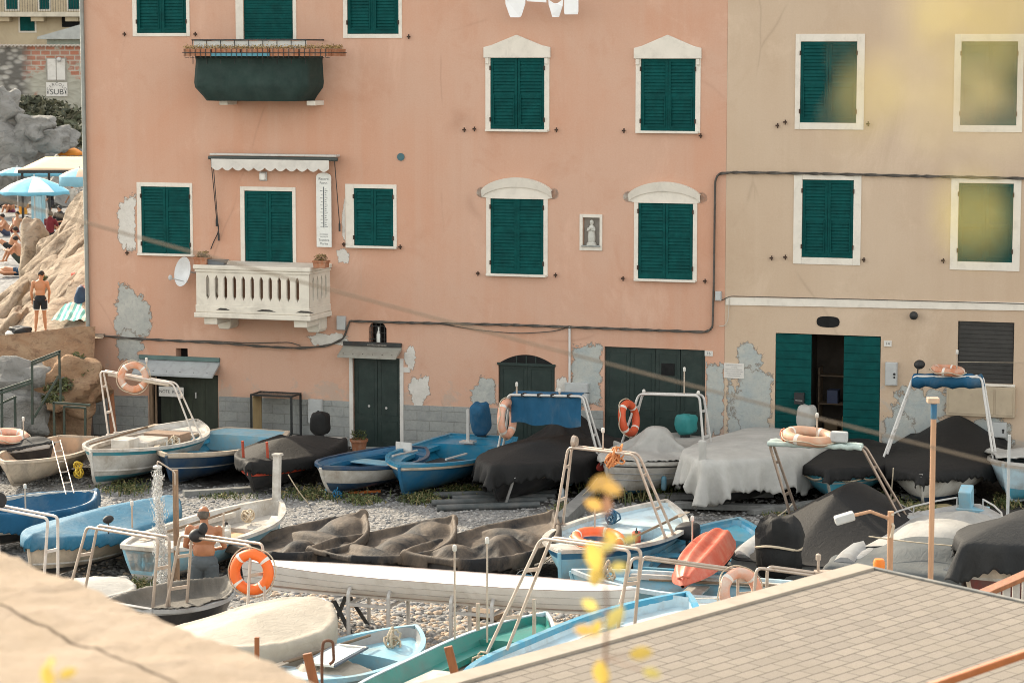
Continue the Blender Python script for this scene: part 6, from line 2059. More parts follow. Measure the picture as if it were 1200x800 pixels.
def kayak(label, n_, f_, w, mat, z):
    a, c = onz(n_[0], n_[1], z), onz(f_[0], f_[1], z + .15)
    m_ = (a + c) / 2; d = c - a
    t_ = thing('kayak', label, 'kayak', (m_.x, m_.y, z - .25), atan2(d.y, d.x))
    t_.rotation_euler[0] = radians(-8)
    L = d.length
    mb = MB()
    def fn(u, v):
        t = u
        b_ = w / 2 * max(.02, (1 - abs(2 * t - 1) ** 2.6)) ** .62
        a_ = -1 + 2 * v
        z_ = .30 * (1 - abs(a_) ** 3) * (1 - abs(2 * t - 1) ** 4) ** .7 + .05 * cos(a_ * pi * 3) * (1 - abs(2 * t - 1) ** 2) + .16 * t
        return ((t - .5) * L, a_ * b_, z_)
    mb.grid(40, 24, fn)
    mb.grid(40, 6, lambda u, v: ((u - .5) * L, (1 - 2 * v) * w / 2 * max(.02, (1 - abs(2 * u - 1) ** 2.6)) ** .62, .16 * u - .05 * sin(pi * v)))
    mb.build('hull', mat, t_, smooth=60)
    MB().tube([(-L * .46, -.1, .1), (-L * .49, 0, .14), (-L * .46, .1, .1)], .018, 6).build('carry_handle', mat, t_)
    MB().blob((-L * .3, 0, .27), (.14, .06, .04), 10, 6).build('skeg', M('kayak_dark', (.28, .05, .03), .5), t_, smooth=60)
    return t_
kayak('red plastic kayak lying upside down across the bright blue rowing boat', (800, 668), (851, 612), .82, M('red_kayak', (.47, .082, .042), .5, .1, 2, (.5, .2, .13), 2.5, .5), 1.0)
b.light_stick(b.mi @ onz(811, 652, .8), .62)
b = bW = Boat('inflatable_boat', 'grey inflatable boat under a peaked black tarpaulin, its motor wrapped in black', (1030, 590), (930, 662), .78, 2.3, sb=.15, ss=.0, tr=.85, full=3.0, group=G2)
b.hull([(.5, 0), (1., 1)], [P_GREY, P_GREY]); 
tb_ = MB()
for side in (1, -1): tb_.tube([b.pt(t, .86, side) + V((0, side * .03, 0)) for t in b.ts], [.24 * (1 if .04 < t < .93 else .8) for t in b.ts], 12)
tb_.build('inflated_tube', P_GREY, b.root, smooth=60)
b.cover(tarp('clean_black_tarpaulin', (.009, .009, .0095), (.028, .026, .024), .25), .42, .22, seed=29, tied=True, slack=1.03, wr=.018, over=.26, peak=(.62, .42, .34), rk=1.05)
bg_ = MB().blob((-.57 * b.L, .15, b.sheer(0) + .38), (.40, .36, .52), 22, 14, jit=.3, e=.7, seed=3)
bg_.v = [tuple(V(q) * (1 + .03 * fbm(V(q) * 5, 4))) for q in bg_.v]
bg_.build('wrapped_motor', T_BLACK, b.root, smooth=60)
mb = MB().tube([(-.57 * b.L + .42 * cos(a), .15 + .39 * sin(a), b.sheer(0) + .42 + .05 * cos(a * 2)) for a in [2 * pi * i / 20 for i in range(20)]], .022, 6, closed=True)
mb.build('lashing_rope', ROPE, b.root, smooth=60)
b.arch(.66, (903, 518), (1012, 523), M('bronze_tube', (.30, .23, .18), .35, .15, 5, None, metal=.5, bump=.03), .2, .028)
A, Bq = b.ta, b.tb
MB().tube([A.lerp(Bq, i / 14) + V((0, .02 * sin(i), .0 + .01 * sin(i * 2))) for i in range(15)], [.065 + .01 * sin(i * 1.7) for i in range(15)], 10).tube([A.lerp(Bq, i / 14) + V((-.16, 0, .01 * sin(i * 3))) for i in range(15)], .05, 9).build('padding_wrap', M('pale_green_wrap', (.42, .50, .46), .8, .12, 6), b.root, smooth=60)
p = b.world(A.lerp(Bq, .42))
lifebuoy('pale orange lifebuoy lying on the padded arch of the black covered inflatable boat', (p.x, p.y, p.z + .14), .41, .10, (.1, .06, .2), M('pale_orange', (.55, .30, .19), .6, .1, 4, (.5, .4, .3), 4, .5))
ropebundle('orange rope bundle at the left end of the padded arch', b.world(A.lerp(Bq, .17) + V((0, 0, .05))), M('salmon_rope', (.62, .25, .15), .8, .2, 6), 10, .085)
b.light_stick(A.lerp(Bq, .5), .5); MB().box(Bq.x - .1, Bq.x + .05, Bq.y + .30, Bq.y + .62, Bq.z + .06, Bq.z + .26).build('battery_box', GREYBOX, b.root, bevel=.03)
b = bX = Boat('inflatable_boat', 'pale inflatable boat half hidden by crumpled light and dark grey covers', (1142, 598), (1052, 668), .9, 2.3, sb=.15, ss=.0, tr=.85, full=2.6, group=G2)
b.hull([(.4, 0), (1., 0)], [P_GREY]); tb_ = MB()
for side in (1, -1): tb_.tube([b.pt(t, .86, side) + V((0, side * .03, 0)) for t in b.ts], [.23] * len(b.ts), 12)
tb_.build('inflated_tube', P_GREY, b.root, smooth=60)
b.deck(.0, .985, .12, P_WHITE)
b.cover(T_LGREY, .2, .18, seed=31, wr=.045, t0=.25, t1=.86, over=.2, humps=[(.72, -.15, .32, .26, .3), (.45, -.1, .9, .34, .8)])
b.cover(T_GREY, .1, .5, seed=33, wr=.06, t0=.0, t1=.46, over=.27, humps=[(.25, -.2, .9, .22, .8)], name='second_cover')
rl = MB()
for side in (1, -1):
    q = [b.pt(t, 1, side) + V((0, -side * .1, .32)) for t in (.55, .65, .75, .85, .93)]
    rl.tube(q, .018, 7)
    for t in (.55, .75, .93): rl.tube([b.pt(t, 1, side) + V((0, -side * .1, -.05)), b.pt(t, 1, side) + V((0, -side * .1, .32))], .015, 6)
rl.build('bow_rail', ALU, b.root, smooth=50)
p = b.pt(.96, 1, 0)
MB().box(p.x - .25, p.x + .2, -.3, .25, p.z - .0, p.z + .12).obox((p.x - .05, .1, p.z + .28), (.12, 0, .06), (0, .12, 0), (-.04, 0, .2)).build('bow_chock', P_SKY, b.root, bevel=.015)
b = bY = Boat('motor_boat', 'cream boat with a dark red foot under a frayed charcoal cover, at the right edge', (1131, 640), (1290, 612), 1.35, 2.3, sb=.1, ss=.0, tr=.8, full=2.2, group=G2, zb=.25, hf=.9)
b.hull([(.42, 0), (.47, 1), (1., 2)], [P_RED, P_WHITE, P_CREAM]); b.gunwale(P_CREAM); b.rub(P_CREAM, .72, .035)
b.cover(T_CHAR, .34, .48, seed=35, wr=.05, over=.08, hem=.5, humps=[(.45, 0, 1.0, .35, .7)])
st_ = MB().tube([b.pt(.93, .7, -1) + V((0, -.15, 0)), V((b.pt(.93, 0, -1).x, b.pt(.93, 0, -1).y - .15, -.25))], .035, 8).build('prop', DARKIRON, b.root)

# --- near side
b = bZ = Boat('rowing_shell', 'very long narrow white rowing boat resting on low metal cradles across the yard', (745, 690), (283, 655), 1.0, 1.0, sb=.03, ss=.03, full=5, k=.42, zb=.60, rake=.1, group=G3, hf=1)
b.hull([(.12, 1), (.97, 0), (1., 1)], [M('brightened_hull_white', (.74, .72, .68), .4, .07, 1.6, (.5, .46, .4), 2.2, .35, .05, 30), M('faded_red_line', (.42, .33, .29), .6)]); b.deck(.0, 1, .02, M('fresh_deck_white', (.66, .64, .60), .45, .07, 1.6, (.5, .46, .4), 2.2, .35, .05, 30), 'deck', .05, 0.0)  # hull white raised above the deck's to brighten its shaded side
b.rub(P_WHITE, .66, .005); b.rub(P_WHITE, .36, .005)
for t in (.36, .62):
    x = (t - .5) * b.L
    cr = MB()
    for xx in (x - .35, x + .35):
        for y in (-.42, .42): cr.tube(arcpts([(xx, y, -.60), (xx, y, .10), (xx, y * .8, .18)], .05), .035, 8)
        cr.tube([(xx, -.42, -.08), (xx, .42, -.08)], .028, 8)
    for y in (-.42, .42): cr.beam((x - .35, y, -.08), (x + .35, y, -.08), .05, .05)
    w_ = cr.build('boat_cradle', ALU, None, b.world((0, 0, 0)), b.root.rotation_euler[2], smooth=50)
    tag(w_, 'steel cradle under the middle of the long white rowing boat' if t > .5 else 'steel cradle under the long white rowing boat, near the cream covered boat', 'boat cradle')
tr_ = thing('boat_trestle', 'rusty steel trestle under the left part of the long white rowing boat', 'trestle', b.world((-.24 * b.L, 0, -.60)), b.root.rotation_euler[2])
for y in (-.35, .35):
    MB().beam((-.25, y, 0), (0, y * .8, .52), .05, .05).beam((.35, y, 0), (0.02, y * .8, .52), .05, .05).build('leg', DARKIRON, tr_)
MB().beam((-.2, -.38, .14), (-.2, .38, .14), .05, .05).build('brace', DARKIRON, tr_)
b = bAA = Boat('motor_boat', 'sky blue boat with a white rim lying broadside behind the shingle roof', (670, 667), (985, 694), .80, 1.7, sb=.2, ss=.05, tr=.5, full=2.6, group=G3)
b.hull([(.2, 0), (.9, 1), (1., 0)], [P_WHITE, P_SKY], .4, P_SKY); b.gunwale(P_PALE, .09); b.deck(.80, .985, .1, P_SKY); b.thwart(.55, P_WHITE, .35, .16); b.side_deck(.08, .8, .12, .03, P_WHITE)
p = b.mi @ onz(920, 685, .75)
MB().box(-.27 * b.L - .18, -.27 * b.L + .18, .66, .70, b.sheer(.23) - .26, b.sheer(.23) - .12).box(-.27 * b.L - .18, -.27 * b.L + .18, -.70, -.66, b.sheer(.23) - .26, b.sheer(.23) - .12).build('locker', RUBBER, b.root)
b = bB2 = Boat('motor_boat', 'small white boat with a low steel arch, mostly hidden by the shingle roof', (800, 702), (905, 722), .72, 1.8, sb=.15, ss=.05, tr=.6, full=2.6, group=G3)
b.hull([(.2, 0), (1., 1)], [P_SKY, P_WHITE], .4, P_PALE); b.gunwale(P_WHITE, .1); b.side_deck(.08, .8, .2, .05, P_WHITE); b.deck(.75, .985, .06, P_WHITE); b.thwart(.45, P_FLOOR, .2, .1)
A1, B1 = ony(747, 652, 37.0), ony(871, 669, 37.6)
def free_arch(parent, a0, a1, b1, b0, mi, gap=V((.13, .05, 0)), mat=None, r=.024, name='arch', rad=.1):
    mb = MB()
    for s_ in (-.5, .5):
        mb.tube(arcpts([mi @ (a0 + gap * s_ * 1.8), mi @ (a1 + gap * s_), mi @ (b1 + gap * s_), mi @ (b0 + gap * s_ * 1.8)], rad, 6), r, 8)
    for p, q in ((a0, a1), (b0, b1)):
        for f in (.3, .72): mb.beam(mi @ (p.lerp(q, f) - gap * .7), mi @ (p.lerp(q, f) + gap * .7), .03, .05)
    return mb.build(name, mat or STEEL, parent, smooth=50)
free_arch(b.root, ony(728, 744, 36.6), A1, B1, ony(875, 706, 37.6), b.mi, V((.16, .06, 0)))
p = ony(868, 694, 37.45)
lifebuoy('orange and pale lifebuoy hung on the low arch just above the roof edge', (p.x, p.y, p.z), .30, .085, (radians(75), 0, radians(30)), M('half_faded_orange', (.66, .20, .08), .5, .1, 3, (.6, .5, .42), 1.2, .9))
A1, B1 = ony(893, 664, 36.3), ony(975, 675, 36.8)
fa = thing('steel_arch', 'short steel boat arch standing behind the roof edge, right of the hanging lifebuoy', 'boat arch', (A1.x, A1.y, 0))
mi_ = Matrix.Translation((-A1.x, -A1.y, 0))
g0, g1 = A1.copy(), B1.copy(); g0.z = 0; g1.z = 0; g0.x -= .1
free_arch(fa, g0, A1, B1, g1, mi_, V((.17, .1, 0)), name='tube_frame')
p = B1 - (B1 - A1) * .2
MB().box(-.05, .22, -.07, .12, 0, .03).xform(Matrix.Translation(p - V((A1.x, A1.y, -.02)))).lathe([(.02, 0), (.02, .18), (.04, .18), (.04, .26), (.001, .28)], 10, p - V((A1.x, A1.y, -.04))).build('lamp', STEEL, fa)
b = bCC = Boat('motor_boat', 'long pale blue boat with bright blue rim lying against the shingle roof', (806, 693), (556, 803), 1.22, 2.0, sb=.26, ss=.1, tr=.2, full=3.2, group=G3, rake=.1, hf=1)
b.hull([(.2, 0), (.9, 0), (1., 1)], [P_PALE, P_BRIGHT], .42, P_PALE, floor_mat=P_SKY); b.gunwale(P_BRIGHT, .1, .07); b.deck(.78, .985, .18, P_PALE); b.side_deck(.1, .8, .26, .14, P_PALE); b.rub(P_PALE, .93, .02); b.deck(.01, .1, .06, P_WHITE)
b.lbox(.3, .1, .9, 1.0, b.D * .42, .34, P_WHITE, 'engine_box')
fb = MB()
fb.grid(30, 12, lambda u, v: V((-.02 * b.L - .5 + 1.5 * u, -.55 + .5 * v, b.D * .95 + .14 * sin(pi * v) + .05 * fbm(V((u * 4, v * 2, 1))) + .04 * abs(sin(u * 11)))))
fb.build('folded_sheet', M('white_foam_sheet', (.70, .66, .6), .8, .05, 3), b.root, smooth=60)
free_arch(b.root, b.world(b.pt(.36, 1, 1)), ony(640, 630, b.world(b.pt(.36, 1, 1)).y), ony(745, 644, b.world(b.pt(.36, 1, -1)).y), b.world(b.pt(.36, 1, -1)), b.mi, V((.15, .08, 0)))
b = bGG = Boat('rowing_boat', 'long green boat with a cream inside and a white hatch box', (640, 717), (412, 828), .80, 1.6, sb=.22, ss=.1, tr=.3, full=3.4, group=G3, rake=.1, hf=1)
b.hull([(.2, 0), (.9, 1), (1., 2)], [P_WHITE, P_WHITE, P_GREEN], .60, P_GREEN, floor_mat=P_CREAM); b.gunwale(P_PALE, .06, .05); b.deck(.80, .985, .12, P_GREEN)
b.side_deck(.1, .82, .22, .2, P_GREEN); b.lbox(.66, 0, 1.15, 1.15, b.D * .42, .02, P_CREAM, 'floor_panel', .004)
hb_ = b.lbox(.42, -.0, .95, 1.3, b.D * .5, .22, P_WHITE, 'hatch_box'); MB().box((.42 - .5) * b.L - .55, (.42 - .5) * b.L + .55, -.38, .38, b.D * .5 + .222, b.D * .5 + .24).build('hatch_lid', P_WHITE, hb_, bevel=.01)
b.light_stick(b.mi @ onz(533, 748, 1.0), 1.28); b.light_stick(b.mi @ onz(571, 752, .9), 1.45)
for px, py, h in ((626, 745, .55), (560, 738, .4)):
    MB().tube([b.mi @ onz(px, py, .95), (b.mi @ onz(px, py, .95)) + V((0, 0, h))], .03, 8).build('rail_post', STEEL, b.root)
b = bDD = Boat('rowing_boat', 'small sky blue rowing boat holding a cloth heap and folded chair', (488, 732), (318, 792), .72, 1.65, sb=.2, ss=.08, tr=.45, full=3.2, group=G3, rake=.1, hf=1)
b.hull([(.2, 0), (.9, 1), (1., 1)], [P_WHITE, P_SKY], .4, P_GREY); b.gunwale(P_SKY, .09); b.deck(.70, .985, .16, P_SKY); b.thwart(.5, P_SKY, .1, .14); b.deck(.02, .3, .06, P_PALE); b.rub(P_PALE, .93, .03)
hp_ = MB().grid(26, 20, lambda u, v: V((-.42 * b.L * .3 - .75 + 1.5 * u, -.6 + 1.2 * v, b.D * .6 + .26 * (1 - abs(2 * u - 1) ** 3) * (1 - abs(2 * v - 1) ** 3) + .06 * fbm(V((u * 4, v * 4, 3))))))
p = b.world((-.13 * b.L, 0, 0))
hpo = hp_.build('cloth_heap', T_CREAM, None, b.world((0, 0, 0)), b.root.rotation_euler[2], smooth=60)
tag(hpo, 'cream dust sheet heaped inside the small sky blue rowing boat', 'sheet')
fc = thing('folded_chair', 'folded blue and white deck chair lying on the dust sheet', 'folding chair', b.world((-.08 * b.L, -.02, b.D * .6 + .33)), b.root.rotation_euler[2] + .2)
fm_ = MB()
for y in (-.24, .24): fm_.beam((-.5, y, 0), (.5, y, .05), .04, .03)
fm_.build('frame', P_NAVY, fc)
for x in (-.48, .48): MB().beam((x, -.24, x * .05 + .025), (x, .24, x * .05 + .025), .06, .03).build('crossbar', WHITE, fc)
MB().grid(10, 6, lambda u, v: V((-.45 + .9 * u, -.21 + .42 * v, .02 + .045 * u - .03 * sin(pi * v)))).build('seat', M('net_seat', (.4, .45, .47), .8, .15, 20), fc, smooth=60)
b = bEE = Boat('motor_boat', 'boat under a smooth cream cover with a blue bow peeping out, beside the stone parapet', (378, 701), (222, 756), .92, 2.0, sb=.26, ss=.05, tr=.6, full=3.2, group=G3, rake=.1, hf=1)
b.hull([(.2, 0), (.9, 1), (1., 1)], [P_WHITE, P_WHITE], .6, P_BRIGHT); b.gunwale(P_WHITE, .08); b.cover(T_CREAM, .22, .5, seed=37, wr=.028, tied=True, slack=1.04, hem=.08, t1=.93, over=.04, rk=1.2)
a0 = ony(206, 700, 39.6); a0.z = .5
free_arch(b.root, a0, ony(218, 626, 39.6), ony(301, 638, 38.3), ony(300, 764, 37.4), b.mi, V((.17, .13, 0)), name='arch')
bl = MB().beam(b.mi @ ony(262, 633, 38.9) + V((0, 0, .06)), b.mi @ ony(262, 601, 38.9), .03, .03)
bl.build('light_mast', STEEL, b.root)
MB().blob(b.mi @ ony(231, 627, 39.25), (.15, .11, .11), 12, 8).blob(b.mi @ ony(238, 619, 39.2), (.08, .07, .1), 10, 6).build('spot_lamp', RUBBER, b.root, smooth=60)
p = ony(295, 670, 38.15)
lifebuoy('bright orange lifebuoy with white bands hung upright behind the showering man', (p.x, p.y, p.z), .275, .085, (radians(86), 0, radians(-14)), M('clean_orange', (.78, .15, .025), .45, .08, 4))
bpy.data.objects[-1] if False else None
b = bFF = Boat('rowing_boat', 'grey dinghy covered in taut pale netting, between the shower and the stone parapet', (265, 677), (152, 710), .78, 1.6, sb=.1, ss=.05, tr=.6, full=2.6, group=G3, zb=.2, hf=1)
b.hull(std, [P_BLACK, P_BLACK, P_GREY]); b.gunwale(P_GREY, .07); b.cover(tarp('pale_netting', (.10, .093, .08), (.24, .215, .18), .7), .0, .05, seed=39, wr=.045, sagk=.12, tied=True, slack=1.06, over=.02, rk=2)
b = Boat('rowing_boat', 'small dinghy under a weathered whitish cover, peeping out over the stone parapet', (146, 680), (60, 700), .42, 1.5, sb=.05, ss=.05, tr=.6, full=3.0, group=G3, zb=.05, hf=1)
b.hull(std, [P_WHITE, P_WHITE, P_WHITE]); b.cover(T_LGREY, .14, .08, seed=41, wr=.03, rk=1.6, tied=True)
# arches of boats whose hulls lie behind the parapet
for k, (lab, tl, tr2, Ya, Yb, gap) in enumerate((('white painted twin tube arch at the left edge, before the sagging dark blue tarpaulin', (-10, 592), (62, 606), 41.0, 40.0, V((.13, .16, 0))), ('steel twin tube arch standing before the taut lighter blue tarpaulin', (108, 616), (192, 630), 40.6, 39.4, V((.15, .16, 0))))):
    A1, B1 = ony(*tl, Ya), ony(*tr2, Yb)
    o = V(((A1.x + B1.x) / 2, (A1.y + B1.y) / 2, 0))
    t_ = thing('steel_arch', lab, 'boat arch', o)
    mi_ = Matrix.Translation(-o)
    a0, b0 = A1.copy(), B1.copy(); a0.z = 0; b0.z = 0
    if k: a0.x -= .42
    b0.x -= .1
    free_arch(t_, a0, A1, B1, b0, mi_, gap, M('white_arch_%d' % k, (.60, .55, .5), .4, .08, 5, (.4, .28, .2), 6, .4) if not k else STEEL, .024, 'tube_frame')
    if not k:
        q = A1.lerp(B1, .12)
        MB().lathe([(.001, -.04), (.13, -.04), (.15, 0), (.15, .05), (.001, .06)], 16, (q.x - o.x, q.y - o.y - .05, q.z + .12), 0, 'y').build('spot_lamp', RUBBER, t_, smooth=40)

# loose gear lying in the open boats
def oar_in(b, label, t0, t1, y0, y1, dz=.03, z0=None):
    p, q = b.pt(t0, 1, 1), b.pt(t1, 1, 1)
    A = V((p.x, y0, b.sheer(t0) + dz if z0 is None else z0)); Bq = V((q.x, y1, b.sheer(t1) + dz if z0 is None else z0))
    d = (Bq - A).normalized()
    t_ = thing('oar', label, 'oar', b.world((0, 0, 0)), b.root.rotation_euler[2])
    MB().tube([A, A.lerp(Bq, .5), Bq], [.026, .024, .020], 7).build('shaft', WOOD, t_, smooth=60)
    s_ = d.cross(V((0, 0, 1))).normalized()
    MB().obox(A - d * .22, d * .26, s_ * .06, (0, 0, .009)).build('blade', P_CREAM, t_, bevel=.006)
oar_in(bC, 'oar laid along the right side deck of the white boat with the teal band', .22, .82, -.72, -.55)
oar_in(bP, 'oar lying along the inside of the open white and sky blue boat', .25, .8, .45, .30)
oar_in(bT, 'oar on the stern deck of the pale blue boat with the deep blue stripe', .20, .62, .62, .60)
oar_in(bAA, 'oar across the thwart of the sky blue broadside boat', .2, .7, -.2, .1)
oar_in(bDD, 'oar lying against the far side of the small sky blue rowing boat', .25, .8, .48, .36)
for b, t, y, h, lab, mt in ((bC, .40, .42, .72, 'coil of pale rope beside the boxes in the white teal banded boat', ROPE), (bP, .78, .1, .72, 'coil of rope in the bow of the open white and sky blue boat', ROPE), (bT, .3, -.5, .88, 'coil of blue cord on the stern deck of the pale blue boat', P_BLUE), (bGG, .72, .2, .45, 'coil of rope on the floor of the long green boat', ROPE), (bAA, .86, 0, .9, 'rope coil on the bow deck of the sky blue broadside boat', ROPE), (bDD, .84, 0, .8, 'small rope coil on the bow deck of the small sky blue rowing boat', ROPE)):
    ropebundle(lab, b.world(((t - .5) * b.L, y, b.sheer(t) * h)), mt, 7, .10, 'rope_coil')
for b, t, y, h, lab, c in ((bP, .52, -.2, .62, 'white jerrycan in the middle of the open white and sky blue boat', (.5, .48, .43)), (bT, .47, .35, .55, 'red jerrycan in the well of the pale blue boat', (.4, .04, .03)), (bGG, .62, -.2, .5, 'blue jerrycan on the floor of the long green boat', (.03, .15, .3))):
    p = b.world(((t - .5) * b.L, y, b.sheer(t) * h))
    j = thing('jerrycan', lab, 'jerrycan', p, b.root.rotation_euler[2] + .4)
    MB().box(-.13, .13, -.08, .08, 0, .26).build('can', M('jerrycan_plastic', c, .5), j, bevel=.03)
    MB().tube(arcpts([(-.08, 0, .25), (-.08, 0, .32), (.05, 0, .32), (.05, 0, .25)], .03), .014, 6).lathe([(.03, .25), (.03, .30), (.001, .30)], 8, (.09, 0, 0)).build('handle', RUBBER, j)
# ------------------------------------------------------------------ people
def limb(mb, pts, rs, n=10):
    """tapered limb with rounded ends"""
    P = [V(p) for p in pts]
    a = (P[0] - P[1]).normalized(); z = (P[-1] - P[-2]).normalized()
    P = [P[0] + a * rs[0] * .9, P[0] + a * rs[0] * .5] + P + [P[-1] + z * rs[-1] * .5, P[-1] + z * rs[-1] * .9]
    R_ = [rs[0] * .4, rs[0] * .85] + list(rs) + [rs[-1] * .85, rs[-1] * .4]
    mb.tube(P, R_, n)
def fused(o, vox, it=3):
    r = o.modifiers.new('remesh', 'REMESH'); r.mode = 'VOXEL'; r.voxel_size = vox; r.use_smooth_shade = True
    s_ = o.modifiers.new('smooth', 'SMOOTH'); s_.factor = .5; s_.iterations = it
    return o
def hand(mb, w, d, side, curl=.5, k=1.0):
    """palm, four unequal bent fingers, thumb from the side of the palm; d = direction of the forearm"""
    d = V(d).normalized()
    across = V((0, 1, 0)) if abs(d.y) < .8 else V((1, 0, 0))
    across = (across - d * across.dot(d)).normalized()
    nrm = d.cross(across) * side
    w = V(w)
    limb(mb, [w, w + d * .05 * k, w + d * .085 * k], [.024 * k, .034 * k, .034 * k], 8)
    for i, (o_, l) in enumerate(((-.030, .062), (-.010, .074), (.010, .070), (.029, .055))):
        b0 = w + d * .085 * k + across * o_ * k
        m = b0 + (d * cos(curl * .5) + nrm * sin(curl * .5)) * l * .55 * k
        e = m + (d * cos(curl * 1.3) + nrm * sin(curl * 1.3)) * l * .5 * k
        limb(mb, [b0 - d * .02 * k, m, e], [.0095 * k, .009 * k, .0075 * k], 6)
    t0 = w + d * .035 * k - across * .03 * k
    limb(mb, [t0, t0 + (d * .6 - across * .7) * .04 * k, t0 + (d * .9 - across * .45 + nrm * .2) * .075 * k], [.013 * k, .011 * k, .009 * k], 6)
def head(mb, c, f, k=1.0, up=None):
    """skull, jaw, nose, ears, brow, eye sockets; f = facing direction"""
    f = V(f).normalized()
    u = V(up).normalized() if up else V((0, 0, 1))
    u = (u - f * u.dot(f)).normalized()
    r = f.cross(u)
    m = Matrix((r, f, u)).transposed().to_4x4()
    c = V(c)
    st = len(mb.v)
    mb.blob((0, -.012, .02), (.078 * k, .098 * k, .098 * k), 16, 12)
    mb.blob((0, .028, -.055), (.055 * k, .058 * k, .062 * k), 12, 8)
    mb.blob((0, .095 * k, -.012), (.013, .020, .024), 8, 6)
    mb.blob((0, .080 * k, .024), (.05, .016, .012), 8, 6)
    mb.blob((0, .078 * k, -.055), (.026, .012, .008), 8, 6)
    for s_ in (-1, 1):
        mb.blob((s_ * .080 * k, -.008, -.005), (.012, .022, .034), 8, 6)
        mb.blob((s_ * .032, .078 * k, .006), (.014, .008, .008), 8, 5)
    mb.v[st:] = [tuple(c + (m @ V(p))) for p in mb.v[st:]]
    return m
def hair_on(parent, c, m, mat, kind='short', k=1.0):
    mb = MB()
    st = 0
    n, q = 20, 12
    vs, fs = [], []
    for j in range(q + 1):
        for i in range(n):
            a = 2 * pi * i / n
            if kind == 'fringe':
                ph = -.98 + 1.08 * j / q                     # band round the back and sides only
                a = pi + .45 + (pi - .9) * i / (n - 1)
            else:
                ph = -.50 + (pi / 2 + .5) * j / q
                front = max(0, sin(a))
                ph = max(ph, -.50 + 1.05 * front)
            rr = 1.06 + .025 * noise.noise(V((cos(a) * 4, sin(a) * 4, j * .6)))
            vs.append((.080 * k * rr * cos(ph) * cos(a), -.012 + .100 * k * rr * cos(ph) * sin(a), .02 + .100 * k * rr * sin(ph)))
    w = n if kind != 'fringe' else n - 1
    for j in range(q):
        for i in range(w):
            fs.append((j * n + i, j * n + (i + 1) % n, (j + 1) * n + (i + 1) % n, (j + 1) * n + i))
    mb.add([tuple(V(c) + (m @ V(p))) for p in vs], fs)
    o = mb.build('hair', mat, parent, smooth=80)
    s_ = o.modifiers.new('solid', 'SOLIDIFY'); s_.thickness = .012; s_.offset = 0
    return o
def eyes_on(parent, c, m, k=1.0):
    e = MB()
    for s_ in (-1, 1): e.blob((s_ * .032, .084 * k, .006), (.011, .006, .007), 8, 5)
    e.v = [tuple(V(c) + (m @ V(p))) for p in e.v]
    e.build('eyes', M('eye_dark', (.03, .025, .02), .2, bump=0), parent, smooth=180)

